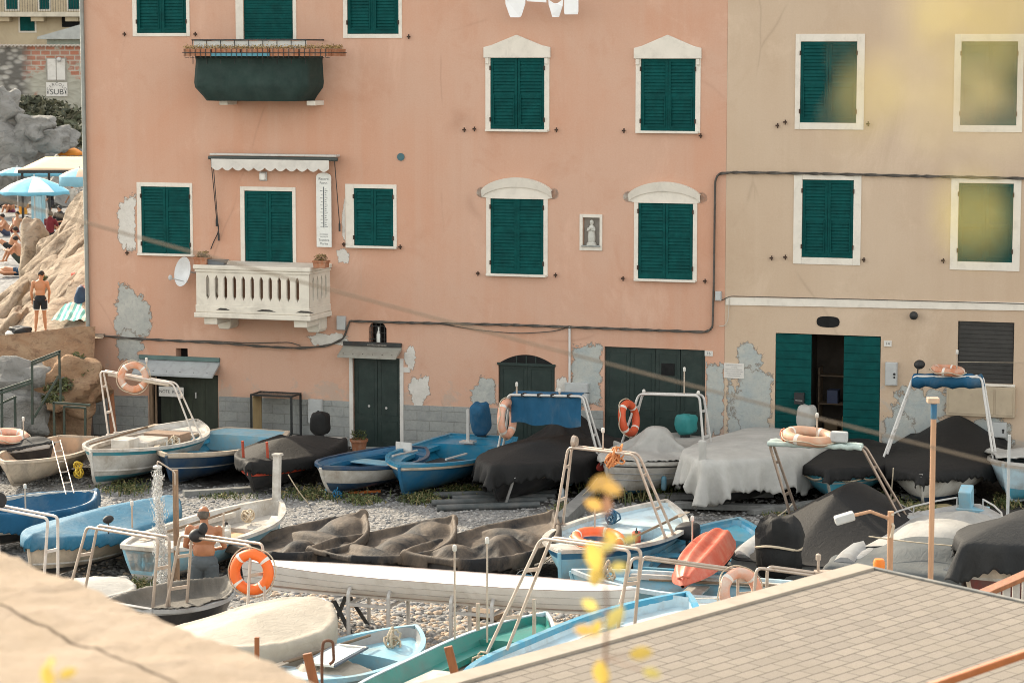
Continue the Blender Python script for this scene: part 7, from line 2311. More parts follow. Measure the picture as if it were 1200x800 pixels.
# the man under the shower, seen from behind
def standing(label, loc, rz, k, J, skin, hairkind, hairmat, shorts_mat, trim=None, vox=.010, width=1.0, hcurl=.5, hk=.98):
    t_ = thing('person', label, 'person', loc, rz)
    mb = MB()
    s = k
    for sd_ in (-1, 1):
        hip, knee, ank = V(J['hip' + 'LR'[sd_ > 0]]), V(J['knee' + 'LR'[sd_ > 0]]), V(J['ank' + 'LR'[sd_ > 0]])
        limb(mb, [hip, hip.lerp(knee, .5), knee, knee.lerp(ank, .35), ank], [.095 * s * width, .078 * s, .055 * s, .058 * s, .036 * s])
        limb(mb, [ank + V((0, -.035, -.045)) * s, ank + V((sd_ * .01, .07, -.055)) * s, ank + V((sd_ * .02, .15, -.062)) * s], [.036 * s, .036 * s, .026 * s])
        for q in range(5): limb(mb, [ank + V((sd_ * .02 + (q - 2) * .017 * 1.0, .15, -.066)) * s, ank + V((sd_ * .02 + (q - 2) * .018, .185 - .012 * q * (1 if sd_ > 0 else 1), -.07)) * s], [.012 * s, .010 * s], 6)
        sh, el, wr = V(J['sh' + 'LR'[sd_ > 0]]), V(J['el' + 'LR'[sd_ > 0]]), V(J['wr' + 'LR'[sd_ > 0]])
        limb(mb, [sh, sh.lerp(el, .4), el, el.lerp(wr, .3), wr], [.062 * s * width, .053 * s * width, .040 * s, .041 * s, .027 * s])
        hand(mb, wr, wr - el, sd_, hcurl, s)
        ch = V(J['chest'])
        limb(mb, [ch + (sh - ch) * .3 + V((0, 0, .02)), sh + V((0, 0, -.005))], [.085 * s * width, .060 * s * width])
    pel, bel, ch, nk = V(J['pelvis']), V(J['belly']), V(J['chest']), V(J['neck'])
    def oval(c, r): mb.blob(c, r, 18, 12)
    oval(pel, (.165 * s * width, .115 * s * width, .13 * s)); oval(bel, (.155 * s * width, .112 * s * width, .17 * s))
    oval(ch, (.185 * s * width, .125 * s * width, .20 * s)); oval(ch + V((0, -.01, .10 * s)), (.165 * s * width, .09 * s, .10 * s))
    limb(mb, [ch + V((0, 0, .12 * s)), nk, V(J['head']) + V((0, -.01, -.05 * s))], [.085 * s, .066 * s, .062 * s])
    m = head(mb, J['head'], J['face'], s * hk, J.get('hup'))
    fused(mb.build('body', skin, t_), vox)
    hair_on(t_, J['head'], m, hairmat, hairkind, s * hk)
    eyes_on(t_, J['head'], m, s * hk)
    sh_ = MB()
    sh_.blob(pel + V((0, 0, -.01)), (.195 * s * width, .140 * s * width, .15 * s), 18, 10)
    for sd_ in (-1, 1):
        hip, knee = V(J['hip' + 'LR'[sd_ > 0]]), V(J['knee' + 'LR'[sd_ > 0]])
        sh_.tube([hip, hip.lerp(knee, .25), hip.lerp(knee, .62)], [.112 * s * width, .106 * s * width, .100 * s * width], 16)
    fused(sh_.build('shorts', shorts_mat, t_), vox * 1.1, 2)
    if trim:
        tr = MB()
        for sd_ in (-1, 1):
            hip, knee = V(J['hip' + 'LR'[sd_ > 0]]), V(J['knee' + 'LR'[sd_ > 0]])
            tr.tube([hip.lerp(knee, .59), hip.lerp(knee, .645)], [.104 * s * width, .104 * s * width], 16)
            tr.tube([hip.lerp(knee, .05) + V((sd_ * .105, 0, 0)) * s, hip.lerp(knee, .6) + V((sd_ * .098, 0, 0)) * s], .012 * s, 6)
        tr.build('shorts_trim', trim, t_, smooth=60)
    return t_
SHORTS = M('grey_shorts', (.085, .10, .11), .85, .15, 5, (.05, .06, .065), 3, .5, .4, 18, .015)
mp = onz(240, 729, 0)
man = standing('bare backed balding man in grey shorts standing under the beach shower, seen from behind', (mp.x, mp.y, gz(mp.x, mp.y)), radians(-4), 1.0, dict(
    hipL=(-.105, 0, .90), hipR=(.105, 0, .90), kneeL=(-.13, .03, .48), kneeR=(.13, .04, .48), ankL=(-.14, -.02, .075), ankR=(.14, .0, .075),
    pelvis=(0, 0, .95), belly=(0, .01, 1.12), chest=(.0, .035, 1.33), neck=(0, .075, 1.53), shL=(-.225, .04, 1.45), shR=(.225, .04, 1.44),
    elL=(-.30, .06, 1.17), elR=(.31, .09, 1.16), wrL=(-.14, .27, 1.12), wrR=(.16, .28, 1.10), head=(-.015, .115, 1.66), face=(-.1, .93, -.34)), SKIN2, 'fringe', HAIRG, SHORTS, None, .009, 1.14, hk=1.12)
bp_ = ony(48, 388, 62.0)
bz = rock_h(bp_.x, bp_.y)
man.scale = (1.07, 1.07, 1.07)
BSH = M('black_shorts', (.015, .016, .018), .85, .15, 5, bump=.3)
boy = standing('bare backed boy in black shorts with white trim standing on the rock ledge', (bp_.x, bp_.y, bp_.z), radians(8), .84, dict(
    hipL=(-.085, 0, .77), hipR=(.085, 0, .77), kneeL=(-.10, .03, .41), kneeR=(.09, .05, .41), ankL=(-.13, .0, .065), ankR=(.11, .06, .065),
    pelvis=(0, 0, .81), belly=(0, .01, .95), chest=(0, .02, 1.11), neck=(0.01, .05, 1.27), shL=(-.165, .02, 1.21), shR=(.165, .02, 1.21),
    elL=(-.215, .0, .97), elR=(.225, .05, .98), wrL=(-.20, .08, .76), wrR=(.20, .17, .77), head=(.035, .085, 1.385), face=(.5, .75, -.45)), M('boy_skin', (.46, .20, .095), .5, .1, 5, bump=.05), 'short', HAIR, BSH, WHITE, .009, .92)  # the boy's own skin tone
# bathers on the beach
def bather(label, px, py, pose, rz, shirt=None, trunks=(.02, .02, .025), hair='short', seat=0.0, k=1.0, skin=None, cap=None, shades=False):
    z_ = 1.95 + seat
    p = onz(px, py, z_)
    t_ = thing('person', label, 'person', (p.x, p.y, z_), rz, 'bathers on the far beach')
    S = skin or SKIN
    mb = MB()
    if pose == 'sit':          # knees drawn up, leaning a little forward
        H = dict(pel=(0, 0, .1), bel=(0, .04, .30), ch=(0, .10, .50), nk=(0, .15, .69), hd=(0, .18, .80), kn=(.13, .42, .46), an=(.13, .62, .07), sh=(.18, .11, .60), el=(.24, .28, .40), wr=(.13, .50, .42), face=(0, 1, -.25))
    elif pose == 'lean':       # leaning back on the hands
        H = dict(pel=(0, 0, .1), bel=(0, -.06, .28), ch=(0, -.15, .46), nk=(0, -.19, .63), hd=(0, -.18, .76), kn=(.12, .44, .36), an=(.14, .80, .07), sh=(.18, -.17, .56), el=(.26, -.30, .34), wr=(.24, -.42, .08), face=(0, 1, -.1))
    elif pose == 'lie':        # lying on the back, one pair of knees up
        H = dict(pel=(0, 0, .12), bel=(0, -.20, .12), ch=(0, -.42, .14), nk=(0, -.62, .16), hd=(0, -.76, .19), kn=(.11, .36, .46), an=(.13, .62, .08), sh=(.18, -.54, .13), el=(.30, -.40, .10), wr=(.26, -.14, .10), face=(0, .3, 1))
    elif pose == 'chair':
        H = dict(pel=(0, 0, .1), bel=(0, .0, .30), ch=(0, .01, .52), nk=(0, .04, .70), hd=(0, .07, .82), kn=(.12, .44, .12), an=(.12, .46, -.34), sh=(.20, .02, .62), el=(.27, .14, .36), wr=(.16, .36, .34), face=(0, 1, -.1))
    else:                      # standing
        H = dict(pel=(0, 0, .95), bel=(0, .02, 1.12), ch=(0, .03, 1.32), nk=(0, .05, 1.52), hd=(0, .08, 1.65), kn=(.11, .04, .50), an=(.12, 0, .08), sh=(.20, .03, 1.44), el=(.26, .04, 1.16), wr=(.22, .22, 1.0), face=(0, 1, -.15))
    H = {q: V(v) for q, v in H.items()}
    mir = lambda v: V((-v.x, v.y, v.z))
    for sd_ in (-1, 1):
        g = (lambda v: v) if sd_ > 0 else mir
        hip = H['pel'] + V((sd_ * .10, .02, -.01))
        kn, an, sh, el, wr = g(H['kn']), g(H['an']), g(H['sh']), g(H['el']), g(H['wr'])
        limb(mb, [hip, hip.lerp(kn, .5), kn, kn.lerp(an, .35), an], [.092, .078, .055, .056, .036])
        fd = V((0, 1, 0)) if pose != 'lie' else V((0, 1, .1))
        limb(mb, [an + V((0, -.02, -.04)), an + fd * .15 + V((0, 0, -.045))], [.036, .026])
        limb(mb, [sh, sh.lerp(el, .4), el, wr], [.058, .050, .040, .028])
        hand(mb, wr, wr - el, sd_, .4)
        limb(mb, [H['ch'] + (sh - H['ch']) * .3, sh], [.08, .058])
    ax = (H['nk'] - H['pel']).normalized()
    limb(mb, [H['pel'], H['bel'], H['ch'], H['ch'] + ax * .08], [.135, .135, .155, .12], 14)
    limb(mb, [H['ch'] + ax * .12, H['nk'], H['hd'] - ax * .05], [.07, .055, .052])
    m = head(mb, H['hd'], H['face'], 1.0, ax if pose == 'lie' else None)
    fused(mb.build('body', S, t_), .016, 2)
    hair_on(t_, H['hd'], m, cap or HAIR, 'short')
    eyes_on(t_, H['hd'], m)
    if shades:
        e = MB()
        for s_ in (-1, 1): e.blob((s_ * .034, .092, .006), (.030, .012, .020), 8, 5)
        e.v = [tuple(H['hd'] + (m @ V(q))) for q in e.v]
        e.build('sunglasses', RUBBER, t_, smooth=180)
    tr = MB()
    if shirt:
        limb(tr, [H['pel'] + ax * .05, H['bel'], H['ch'], H['ch'] + ax * .12], [.15, .155, .175, .13], 14)
        for sd_ in (-1, 1):
            g = (lambda v: v) if sd_ > 0 else mir
            limb(tr, [H['ch'] + (g(H['sh']) - H['ch']) * .3, g(H['sh']), g(H['sh']).lerp(g(H['el']), .7)], [.1, .075, .065])
        fused(tr.build('shirt', M('shirt_cloth', shirt, .85, .12, 6, bump=.3), t_), .02, 2)
    tr = MB()
    limb(tr, [H['pel'] - ax * .04, H['pel'] + ax * .07], [.145, .15], 14)
    for sd_ in (-1, 1):
        g = (lambda v: v) if sd_ > 0 else mir
        hip = H['pel'] + V((sd_ * .10, .02, -.01))
        limb(tr, [hip, hip.lerp(g(H['kn']), .45)], [.105, .092])
    fused(tr.build('trunks', M('trunks_cloth', trunks, .85, .12, 6, bump=.3), t_), .02, 2)
    return t_
bather('broad backed man in black trunks sitting hunched on the pebbles beside the standing stone', 24, 307, 'sit', radians(75), trunks=(.03, .04, .03))
bather('sunbather lying on the pebbles in front of the broad backed man', 20, 322, 'lie', radians(-80), trunks=(.02, .05, .09))
bather('sunbather with raised knees and black trunks at the left edge of the beach', 13, 293, 'lean', radians(80), trunks=(.02, .02, .02), skin=SKIN)
bather('bather in bright blue trunks sitting with their back to us near the pale blue booth', 29, 281, 'sit', radians(-25), trunks=(.02, .22, .42))
bather('sunbather seated upright between two others in the middle of the beach', 18, 273, 'lean', radians(160), trunks=(.25, .05, .05))
bather('sunbather seated farther left in the middle of the beach', 8, 277, 'sit', radians(120), trunks=(.05, .06, .1))
bather('bather sitting under the striped parasol at the back of the beach, dark haired', 15, 252, 'sit', radians(150), trunks=(.2, .06, .12))
bather('person wrapped in an orange and yellow towel under the striped parasol', 27, 254, 'sit', radians(10), shirt=(.62, .27, .03), trunks=(.6, .3, .04))
bather('person in a dark red shirt sitting on the white chair with their back to us', 59, 277, 'chair', radians(-20), shirt=(.15, .015, .02), trunks=(.02, .02, .02), seat=.42)
bather('person in black with cap and sunglasses sitting opposite the dark red shirt', 71, 269, 'chair', radians(160), shirt=(.012, .012, .014), trunks=(.03, .03, .03), seat=.42, cap=RUBBER, shades=True)
bather('person in a black shirt bending in the shade behind the pale blue booth', 60, 262, 'stand', radians(100), shirt=(.012, .012, .014), trunks=(.03, .03, .035))
bather('standing person in a white top beside the teal cool box', 87, 262, 'stand', radians(140), shirt=(.55, .52, .46), trunks=(.4, .37, .3))

# ------------------------------------------------------------------ beach furniture
BLUEC = M('parasol_blue', (.16, .44, .58), .8, .08, 3, bump=.1)
PALEC = M('parasol_white', (.62, .68, .68), .8, .05, 3, bump=.1)
PEACHC = M('parasol_peach', (.58, .40, .29), .8, .06, 3, bump=.1)
def parasol(label, px, py, Y, R_, rise, mats, pole_to, n=8, val=.14):
    c = ony(px, py, Y)
    t_ = thing('beach_parasol', label, 'parasol', (c.x, c.y, pole_to))
    h = c.z - pole_to
    mb = MB()
    vs, fs, ms = [], [], []
    seg = n * 4
    rings = [(0.02, 0), (.35, -.22 * rise), (.7, -.55 * rise), (1.0, -rise), (1.02, -rise - val)]
    for (r, dz) in rings:
        for i in range(seg):
            a = 2 * pi * i / seg
            kk = 1 - .05 * (1 - abs(cos(a * n / 2)))
            vs.append((R_ * r * kk * cos(a), R_ * r * kk * sin(a), h + dz + (.03 * abs(sin(a * n / 2)) if dz < -rise else 0)))
    for j in range(len(rings) - 1):
        for i in range(seg):
            fs.append((j * seg + i, j * seg + (i + 1) % seg, (j + 1) * seg + (i + 1) % seg, (j + 1) * seg + i))
            ms.append((i // 4) % 2 if j < 3 else min(1, len(mats) - 1))
    mb.add(vs, fs, ms)
    o = mb.build('canopy', mats, t_, smooth=30)
    s_ = o.modifiers.new('solid', 'SOLIDIFY'); s_.thickness = .01
    MB().tube([(0, 0, 0), (0, 0, h)], .022, 8).lathe([(.02, h), (.03, h + .06), (.001, h + .1)], 8).build('pole', ALU, t_)
    rb = MB()
    for i in range(n):
        a = 2 * pi * i / n
        rb.tube([(0, 0, h - .02), (R_ * .97 * cos(a), R_ * .97 * sin(a), h - rise - .02)], .008, 5)
    rb.build('rib', ALU, t_)
    return t_
parasol('large blue and white panelled parasol at the front of the beach', 40, 207, 97, 1.32, .55, [PALEC, BLUEC], 1.95)
parasol('peach topped parasol with a deep pale blue valance beside the corner of the pink house', 93, 197, 94, .75, .3, [PEACHC, PALEC], 1.95, val=.38).children[0].data.materials[1] = M('pale_blue_cloth', (.22, .46, .58), .8, .06)
parasol('small blue and white parasol farther back, behind the large one', 20, 196, 108, .75, .22, [PALEC, BLUEC], 2.05)
parasol('plain turquoise parasol in the shade under the beach canopy', 55, 197, 110, 1.1, .2, [BLUEC, BLUEC], 2.05)
parasol('small orange parasol seen above the beach canopy', 82, 172, 113, .55, .26, [M('parasol_orange', (.62, .24, .03), .8, .05), M('parasol_orange_b', (.62, .22, .03), .8, .05)], 2.1)
a, b2 = ony(34, 184, 106), ony(21, 199, 102)
cn = thing('beach_canopy', 'wide sand coloured cloth canopy stretched over the beach bar', 'canopy', (b2.x, b2.y, 2.0))
mb = MB()
W2 = 5.2
mb.grid(10, 6, lambda u, v: V((u * W2 + .35 * v * (1 - u * .3), v * 4.2, b2.z - 2.0 + (a.z - b2.z) * v + .04 * sin(u * 9) * sin(v * pi))))
s_ = mb.build('cloth', M('sand_canvas', (.50, .37, .25), .85, .06, 2, (.42, .3, .2), 3, .3), cn, smooth=60).modifiers.new('s', 'SOLIDIFY'); s_.thickness = .03
MB().beam((0, -.02, b2.z - 2.08), (W2, -.02, b2.z - 2.08), .06, .12).build('front_beam', DARKIRON, cn)
for x, y in ((.15, .1), (W2 - .1, .1), (.5, 4.1), (W2 - .2, 4.1)):
    MB().beam((x, y, 0), (x, y, b2.z - 2.05 + (a.z - b2.z) * y / 4.2), .09, .09, up=(0, 1, 0)).build('post', DARKIRON, cn)
p = onz(44, 274, 1.95)
bt_ = thing('beach_booth', 'tall narrow pale blue changing booth under the large parasol', 'booth', (p.x, p.y + .3, 1.95))
PBL = M('booth_blue', (.25, .47, .56), .7, .08, 2, (.4, .5, .52), 4, .3)
for x in (-.24, .2): MB().box(x, x + .05, -.25, .25, 0, 1.62).build('side_panel', PBL, bt_)
MB().box(-.19, .2, .2, .24, 0, 1.6).build('back_panel', PBL, bt_)
MB().grid(16, 4, lambda u, v: V((-.19 + .38 * u, -.24 + .02 * sin(u * 20), .05 + 1.5 * v))).build('curtain', M('booth_curtain', (.36, .55, .62), .85, .08, 3), bt_, smooth=60)
MB().box(-.28, .29, -.29, .29, 1.622, 1.67).build('roof', PBL, bt_)
p = onz(86, 268, 1.95)
cb = thing('cool_box', 'dark teal cool box standing on end beside the person in white', 'cool box', (p.x, p.y, 1.95))
MB().box(-.2, .2, -.15, .15, 0, .5).build('body', M('teal_plastic', (.02, .10, .13), .5), cb, bevel=.02)
MB().box(-.21, .21, -.16, .16, .502, .58).build('lid', M('teal_plastic_lid', (.03, .14, .17), .5), cb, bevel=.015)
MB().tube(arcpts([(-.2, 0, .5), (-.2, 0, .7), (.2, 0, .7), (.2, 0, .5)], .05), .012, 6).build('handle', GREYBOX, cb)
def plastic_chair(label, px, py, rz):
    p = onz(px, py, 1.95)
    t_ = thing('plastic_chair', label, 'chair', (p.x, p.y, 1.95), rz)
    WP = M('white_chair_plastic', (.62, .6, .56), .45, .05)
    MB().box(-.24, .24, -.22, .24, .40, .43).build('seat', WP, t_, bevel=.01)
    n = 10
    MB().prism([(-.25, .44), (.25, .44)] + [(.25 * cos(pi * i / n), .72 + .16 * sin(pi * i / n)) for i in range(n + 1)], -.25, -.22).build('backrest', WP, t_, bevel=.008)
    for x in (-.21, .21):
        for y in (-.2, .21): MB().tube([(x * 1.1, y * 1.1, 0), (x, y, .4)], .018, 6).build('leg', WP, t_)
plastic_chair('white plastic chair holding the person in the dark red shirt', 59, 289, radians(-20))
p = onz(78, 277, 1.95)
tbx = thing('cafe_table', 'small white round table between the two seated people', 'table', (p.x, p.y, 1.95))
MB().lathe([(.001, .68), (.34, .68), (.34, .71), (.001, .71)], 20).build('tabletop', WHITE, tbx)
MB().tube([(0, 0, .03), (0, 0, .68)], .03, 8).build('stem', WHITE, tbx); MB().lathe([(.001, 0), (.22, 0), (.2, .03), (.001, .04)], 14).build('base', WHITE, tbx)
# things left on the ledge
def lump(name, label, cat, px, py, Y, r, mat, seed=1, e=.8, dz=0.0, rz=0.0):
    p = ony(px, py, Y)
    mb = MB().blob((0, 0, r[2]), r, 18, 12, jit=.35, e=e, seed=seed)
    mb.v = [tuple(V(q) * (1 + .06 * fbm(V(q) * 8 + V((seed, 0, 0)), 3))) for q in mb.v]
    return tag(mb.build(name, mat, None, (p.x, p.y, p.z + dz), rz, smooth=60), label, cat)
lump('beach_bag', 'black bag lying on the ledge left of the boy', 'bag', 24, 395, 61.6, (.30, .2, .13), RUBBER, 3)
lump('cloth_bundle', 'small white towel bundle at the left end of the black bag', 'towel', 12, 396, 61.5, (.14, .12, .08), WHITE, 5)
lump('backpack', 'dark blue backpack leaning on the rock beside the drainpipe', 'backpack', 97, 362, 63.5, (.2, .16, .27), M('blue_pack', (.02, .05, .10), .7, .2, 5), 7)
lump('flippers_bag', 'orange and blue bag of gear on top of the dark backpack', 'bag', 99, 348, 64.0, (.17, .14, .14), M('orange_pack', (.65, .20, .04), .7, .3, 9, (.02, .2, .35), 6, .7), 9)
lump('towel', 'red cloth lying on the rock above the backpack', 'towel', 94, 324, 65.5, (.24, .16, .06), M('red_cloth', (.50, .05, .025), .8, .15, 5), 11)
lump('green_mat', 'sliver of a green mat at the left edge of the ledge', 'mat', 0, 406, 61.2, (.3, .2, .04), M('green_mat', (.03, .22, .12), .8), 12)
p = ony(84, 374, 62.6)
tw = MB().grid(26, 14, lambda u, v: V((-.42 + .84 * u + .12 * v, -.5 + 1.3 * v, .03 + .30 * v + .035 * fbm(V((u * 5, v * 4, 1))) + .02 * sin(u * 17 + v * 5))))
m_, t, bq, co = newmat('striped_towel', .9)
wv = t.n('ShaderNodeTexWave'); wv.inputs['Scale'].default_value = 2.2; wv.inputs['Distortion'].default_value = .6
t.l(co, wv.inputs['Vector']); t.l(t.mix(t.ramp(wv.outputs['Fac'], [(.45, 0.), (.55, 1.)]), (.10, .34, .34), (.48, .56, .52)), bq.inputs['Base Color'])
tag(tw.build('beach_towel', m_, None, p, smooth=60), 'teal and white striped towel spread on the rock beside the boy', 'towel')

# ------------------------------------------------------------------ shower, poles, small gear in the yard
sp = onz(208, 720, 0)
sh = thing('beach_shower', 'brown wooden post with a shower head at its top, water pouring from it', 'shower', (sp.x, sp.y, 0))
sc_ = FPX / sp.y
top = CAMH - (553 - YH) / sc_
MB().box(-.045, .045, -.04, .04, 0, top).build('post', WOODV, sh, bevel=.008)
hx = -20.5 / sc_
MB().tube(arcpts([(.0, -.055, top - .25), (.0, -.055, top - .03), (hx, -.055, top + .16), (hx, -.055, top + .06)], .05), .014, 8).build('pipe', STEEL, sh, smooth=60)
MB().lathe([(.02, .02), (.075, 0), (.078, -.03), (.001, -.032)][::-1], 14, (hx, -.055, top + .07)).build('shower_head', ALU, sh)
MB().lathe([(.04, 0), (.04, .03)], 10, (0, -.045, 1.15), 0, 'y').tube([(-.05, -.07, 1.15), (.05, -.07, 1.15)], .012, 6).build('tap', ALU, sh)
wm, t, bq, co = newmat('water', .08)
bq.inputs['Base Color'].default_value = (.85, .85, .83, 1); bq.inputs['Transmission Weight'].default_value = .55; bq.inputs['IOR'].default_value = 1.33
rn = random.Random(11)
wa = MB()
for i in range(3400):
    f = rn.random() ** .9
    zz = top + .03 - f * (top + .0)
    rr = .07 + .06 * f
    x = hx + rn.gauss(0, rr * .55) + .12 * f * f; y = -.055 + rn.gauss(0, rr * .55)
    L_ = rn.uniform(.012, .05) * (1 + f); w_ = rn.uniform(.0028, .0065)
    wa.add([(x + w_, y, zz), (x, y + w_, zz), (x - w_, y, zz), (x, y - w_, zz), (x, y, zz + L_), (x, y, zz - L_ * .4)], [(0, 1, 4), (1, 2, 4), (2, 3, 4), (3, 0, 4), (1, 0, 5), (2, 1, 5), (3, 2, 5), (0, 3, 5)])
tag(wa.build('water_stream', wm, None, (sp.x, sp.y, 0), smooth=180), 'white stream of water drops falling from the beach shower', kind='stuff')

def pole(name, label, cat, px, py_top, Y, r, mat, cap=None):
    p = ony(px, py_top, Y)
    t_ = thing(name, label, cat, (p.x, p.y, 0))
    MB().tube([(0, 0, 0), (0, 0, p.z - .02)], r, 10).build('shaft', mat, t_, smooth=60)
    return t_, p
PINKW = M('pinkish_pole_wood', (.46, .27, .16), .7, .15, 2, (.3, .18, .11), 3, .4, .25, 16, .006, stretch=(8, 8, .7))
t_, p = pole('mooring_pole', 'tall slim wooden pole with a flat cap and blue tape, before the high black cover', 'pole', 1094.5, 470, 31, .036, PINKW)
MB().box(-.085, .06, -.07, .07, p.z - .02, p.z + .045).build('cap', P_PEACH, t_, bevel=.008)
MB().lathe([(.039, p.z - .22), (.039, p.z - .03)], 10).build('tape', P_BLUE, t_)
t_, p = pole('lamp_post', 'weathered wooden post carrying a sideways floodlight, beside the orange capped post', 'lamp post', 1044, 597, 31.5, .04, PINKW)
q, q2 = ony(999, 604, 31.3), ony(1020, 599, 31.4)
arm = MB().tube([(0, 0, p.z - .12), (q2.x - p.x, q2.y - p.y, q2.z - .0), (q.x - p.x, q.y - p.y, q.z)], .022, 7)
arm.build('arm', PINKW, t_, smooth=60)
d = V((-.3, -.06, -.08)).normalized()
MB().obox((q.x - p.x - .1, q.y - p.y, q.z - .03), d * .13, (0, .08, 0), d.cross(V((0, 1, 0))) * .055).build('floodlight', GREYBOX, t_, bevel=.02)
MB().tube([(0.0, -.05, p.z - .35), (.03, -.05, p.z - .2), (-.02, .05, p.z - .1), (.02, -.05, p.z - .05)], .02, 6).build('rope_wrap', ROPE, t_)
t_, p = pole('bollard_post', 'short post with a bright orange round cap just behind the roof corner', 'post', 1030, 668, 29, .05, GREYBOX)
MB().lathe([(.001, p.z - .04), (.068, p.z - .04), (.07, p.z + .10), (.055, p.z + .135), (.001, p.z + .14)], 16).build('cap', M('orange_plastic', (.75, .19, .01), .4, .05), t_, smooth=40)
t_, p = pole('pipe_post', 'slim grey metal post standing before the white covered boat at the right edge', 'post', 1183, 508, 46, .03, GREYBOX)
for px, py, Y, lab, w_, le in ((362, 765, 29, 'leaning brown plank end sticking up before the small sky blue rowing boat', .11, .06), (527, 757, 29, 'leaning reddish plank end sticking up before the green boat', .10, .07), (303, 746, 30.5, 'short brown stake beside the cream covered boat', .06, -.02)):
    p = ony(px, py, Y)
    t_ = MB().beam((-.02 + le * (p.z / .35) * 0, 0, p.z), (.34 * le * 10 * .35, 0, p.z - .42), w_, .05, up=(0, 1, 0)).beam((.34 * le * 10 * .35, 0, p.z - .42), (.34 * le * 10 * .35 + .05, 0, 0), w_, .05, up=(0, 1, 0)).build('wooden_stake', REDWOOD, None, (p.x, p.y, 0), bevel=.006)
    tag(t_, lab, 'stake')
p = ony(377, 762, 28.5)
hk = MB().tube(arcpts([(0, 0, 0), (0, 0, p.z - .05), (.02, 0, p.z + .12), (.13, 0, p.z + .12), (.14, 0, p.z - .12), (.09, 0, p.z - .16)], .06), .018, 8)
tag(hk.build('iron_hook', M('rust_iron', (.13, .06, .035), .8, .3, 8), None, (p.x, p.y, 0), smooth=60), 'rusty iron hook standing beside the leaning brown plank end', 'hook')

def plank(label, a, b_, w, h, mat, z=.04, name='plank', cat='plank', z2=None):
    p, q = onz(*a, z), onz(*b_, z if z2 is None else z2)
    c = (p + q) / 2
    o = MB().beam(p - c, q - c, w, h).build(name, mat, None, c, bevel=.008)
    return tag(o, label, cat)
GW = M('grey_plank', (.20, .20, .19), .85, .2, 2, (.12, .12, .11), 3, .5, .3, 14, .01, stretch=(1, 1, 1))
PIPE = M('grey_plastic_pipe', (.075, .085, .085), .6, .15, 3, (.16, .15, .14), 3, .5)
for k, (a, b_, lab) in enumerate((((508, 580), (652, 576), 'grey pipe, farthest of those lying before the black covered boat'), ((530, 584), (650, 581), 'second grey pipe of the heap, half under the farthest'), ((506, 589), (640, 585), 'third grey pipe of the heap, shifted to the left'), ((512, 595), (632, 591), 'nearest grey pipe of the heap on the gravel'))):
    p, q = onz(*a, .07), onz(*b_, .07); c = (p + q) / 2
    tag(MB().tube([p - c, q - c], .07, 10).build('pipe', PIPE, None, c, smooth=60), lab, 'pipe', 'grey pipes lying on the gravel')
plank('long thick grey timber running past the heap of pipes towards the pale blue boat', (657, 612), (706, 566), .28, .24, GW, .14)
plank('grey timber lying behind the pale blue boat, under the white draped boat', (765, 582), (905, 578), .30, .12, GW, .08)
plank('weathered timber in front of the white draped boat', (790, 591), (930, 596), .26, .12, GW, .08)
plank('grey skid board on the gravel under the turquoise boat', (880, 600), (960, 588), .2, .1, GW, .07)
plank('yellowish timber lying behind the pale inflatable boat', (1042, 601), (1112, 595), .22, .16, M('yellow_timber', (.34, .27, .14), .8, .2, 2), .1)
plank('orange painted board under the white and navy rowing boat', (408, 577), (446, 575), .09, .05, M('orange_board', (.5, .14, .03), .7), .05)
plank('grey skid under the black boat with the red band', (215, 578), (300, 573), .22, .12, GW, .08)
plank('skid board under the large black covered boat', (570, 566), (700, 560), .25, .1, GW, .08)
plank('short brown timber on the pebbles behind the green boat', (552, 716), (588, 722), .3, .10, WOOD, .08)
plank('skid board under the black covered boat with the rolled awning', (1060, 582), (1140, 574), .25, .1, GW, .08)
pk, qk = ony(1148, 697, 31), ony(1260, 648, 31.6)
rl = thing('boundary_fence', 'white picket fence with a broad brown handrail at the right edge', 'fence', (pk.x, pk.y, 0))
MB().beam((0, 0, pk.z), qk - V((pk.x, pk.y, 0)), .2, .06).build('handrail', REDWOOD, rl, bevel=.008)
for i in range(9):
    f = .18 + i * .1
    x = (qk - pk) * f
    MB().box(-.045, .045, -.02, .02, 0, pk.z + x.z - .035).xform(Matrix.Translation((x.x, x.y, 0))).build('picket', P_WHITE, rl)
for k, (px, py, lab) in enumerate(((659, 586, 'clear plastic bottle standing before the black covered boat'), (644, 574, 'second plastic bottle standing on a skid under the black covered boat'))):
    p = onz(px, py, .0)
    t_ = thing('plastic_bottle', lab, 'bottle', (p.x, p.y, 0.02))
    MB().lathe([(.001, 0), (.045, 0), (.045, .2), (.015, .26), (.015, .29), (.001, .29)], 12).build('body', M('clear_plastic', (.55, .6, .62), .2, .03), t_, smooth=40)
    MB().lathe([(.018, .285), (.018, .31), (.001, .31)], 10).build('cap', P_BRIGHT, t_)
ropebundle('tangle of blue rope on the weeds before the white and navy rowing boat', onz(392, 582, .02), M('blue_rope', (.03, .16, .3), .8, .2, 6), 16, .13)
ropebundle('small yellow rope heap beside the cream rowing boat', onz(92, 556, .3), M('yellow_rope', (.6, .42, .05), .8, .2, 6), 9, .09)
# two boards leaning at the store door
for px0, py0, px1, lab in ((132, 468, 136, 'brown board leaning by the stone base left of the olive store door'),):
    p = ony(134, 512, 60)
    tag(MB().beam((0, 0, 0), (-.12, .25, 1.25), .16, .03, up=(0, 1, 0)).build('leaning_board', REDWOOD, None, (p.x, p.y, 0.02)), lab, 'board')

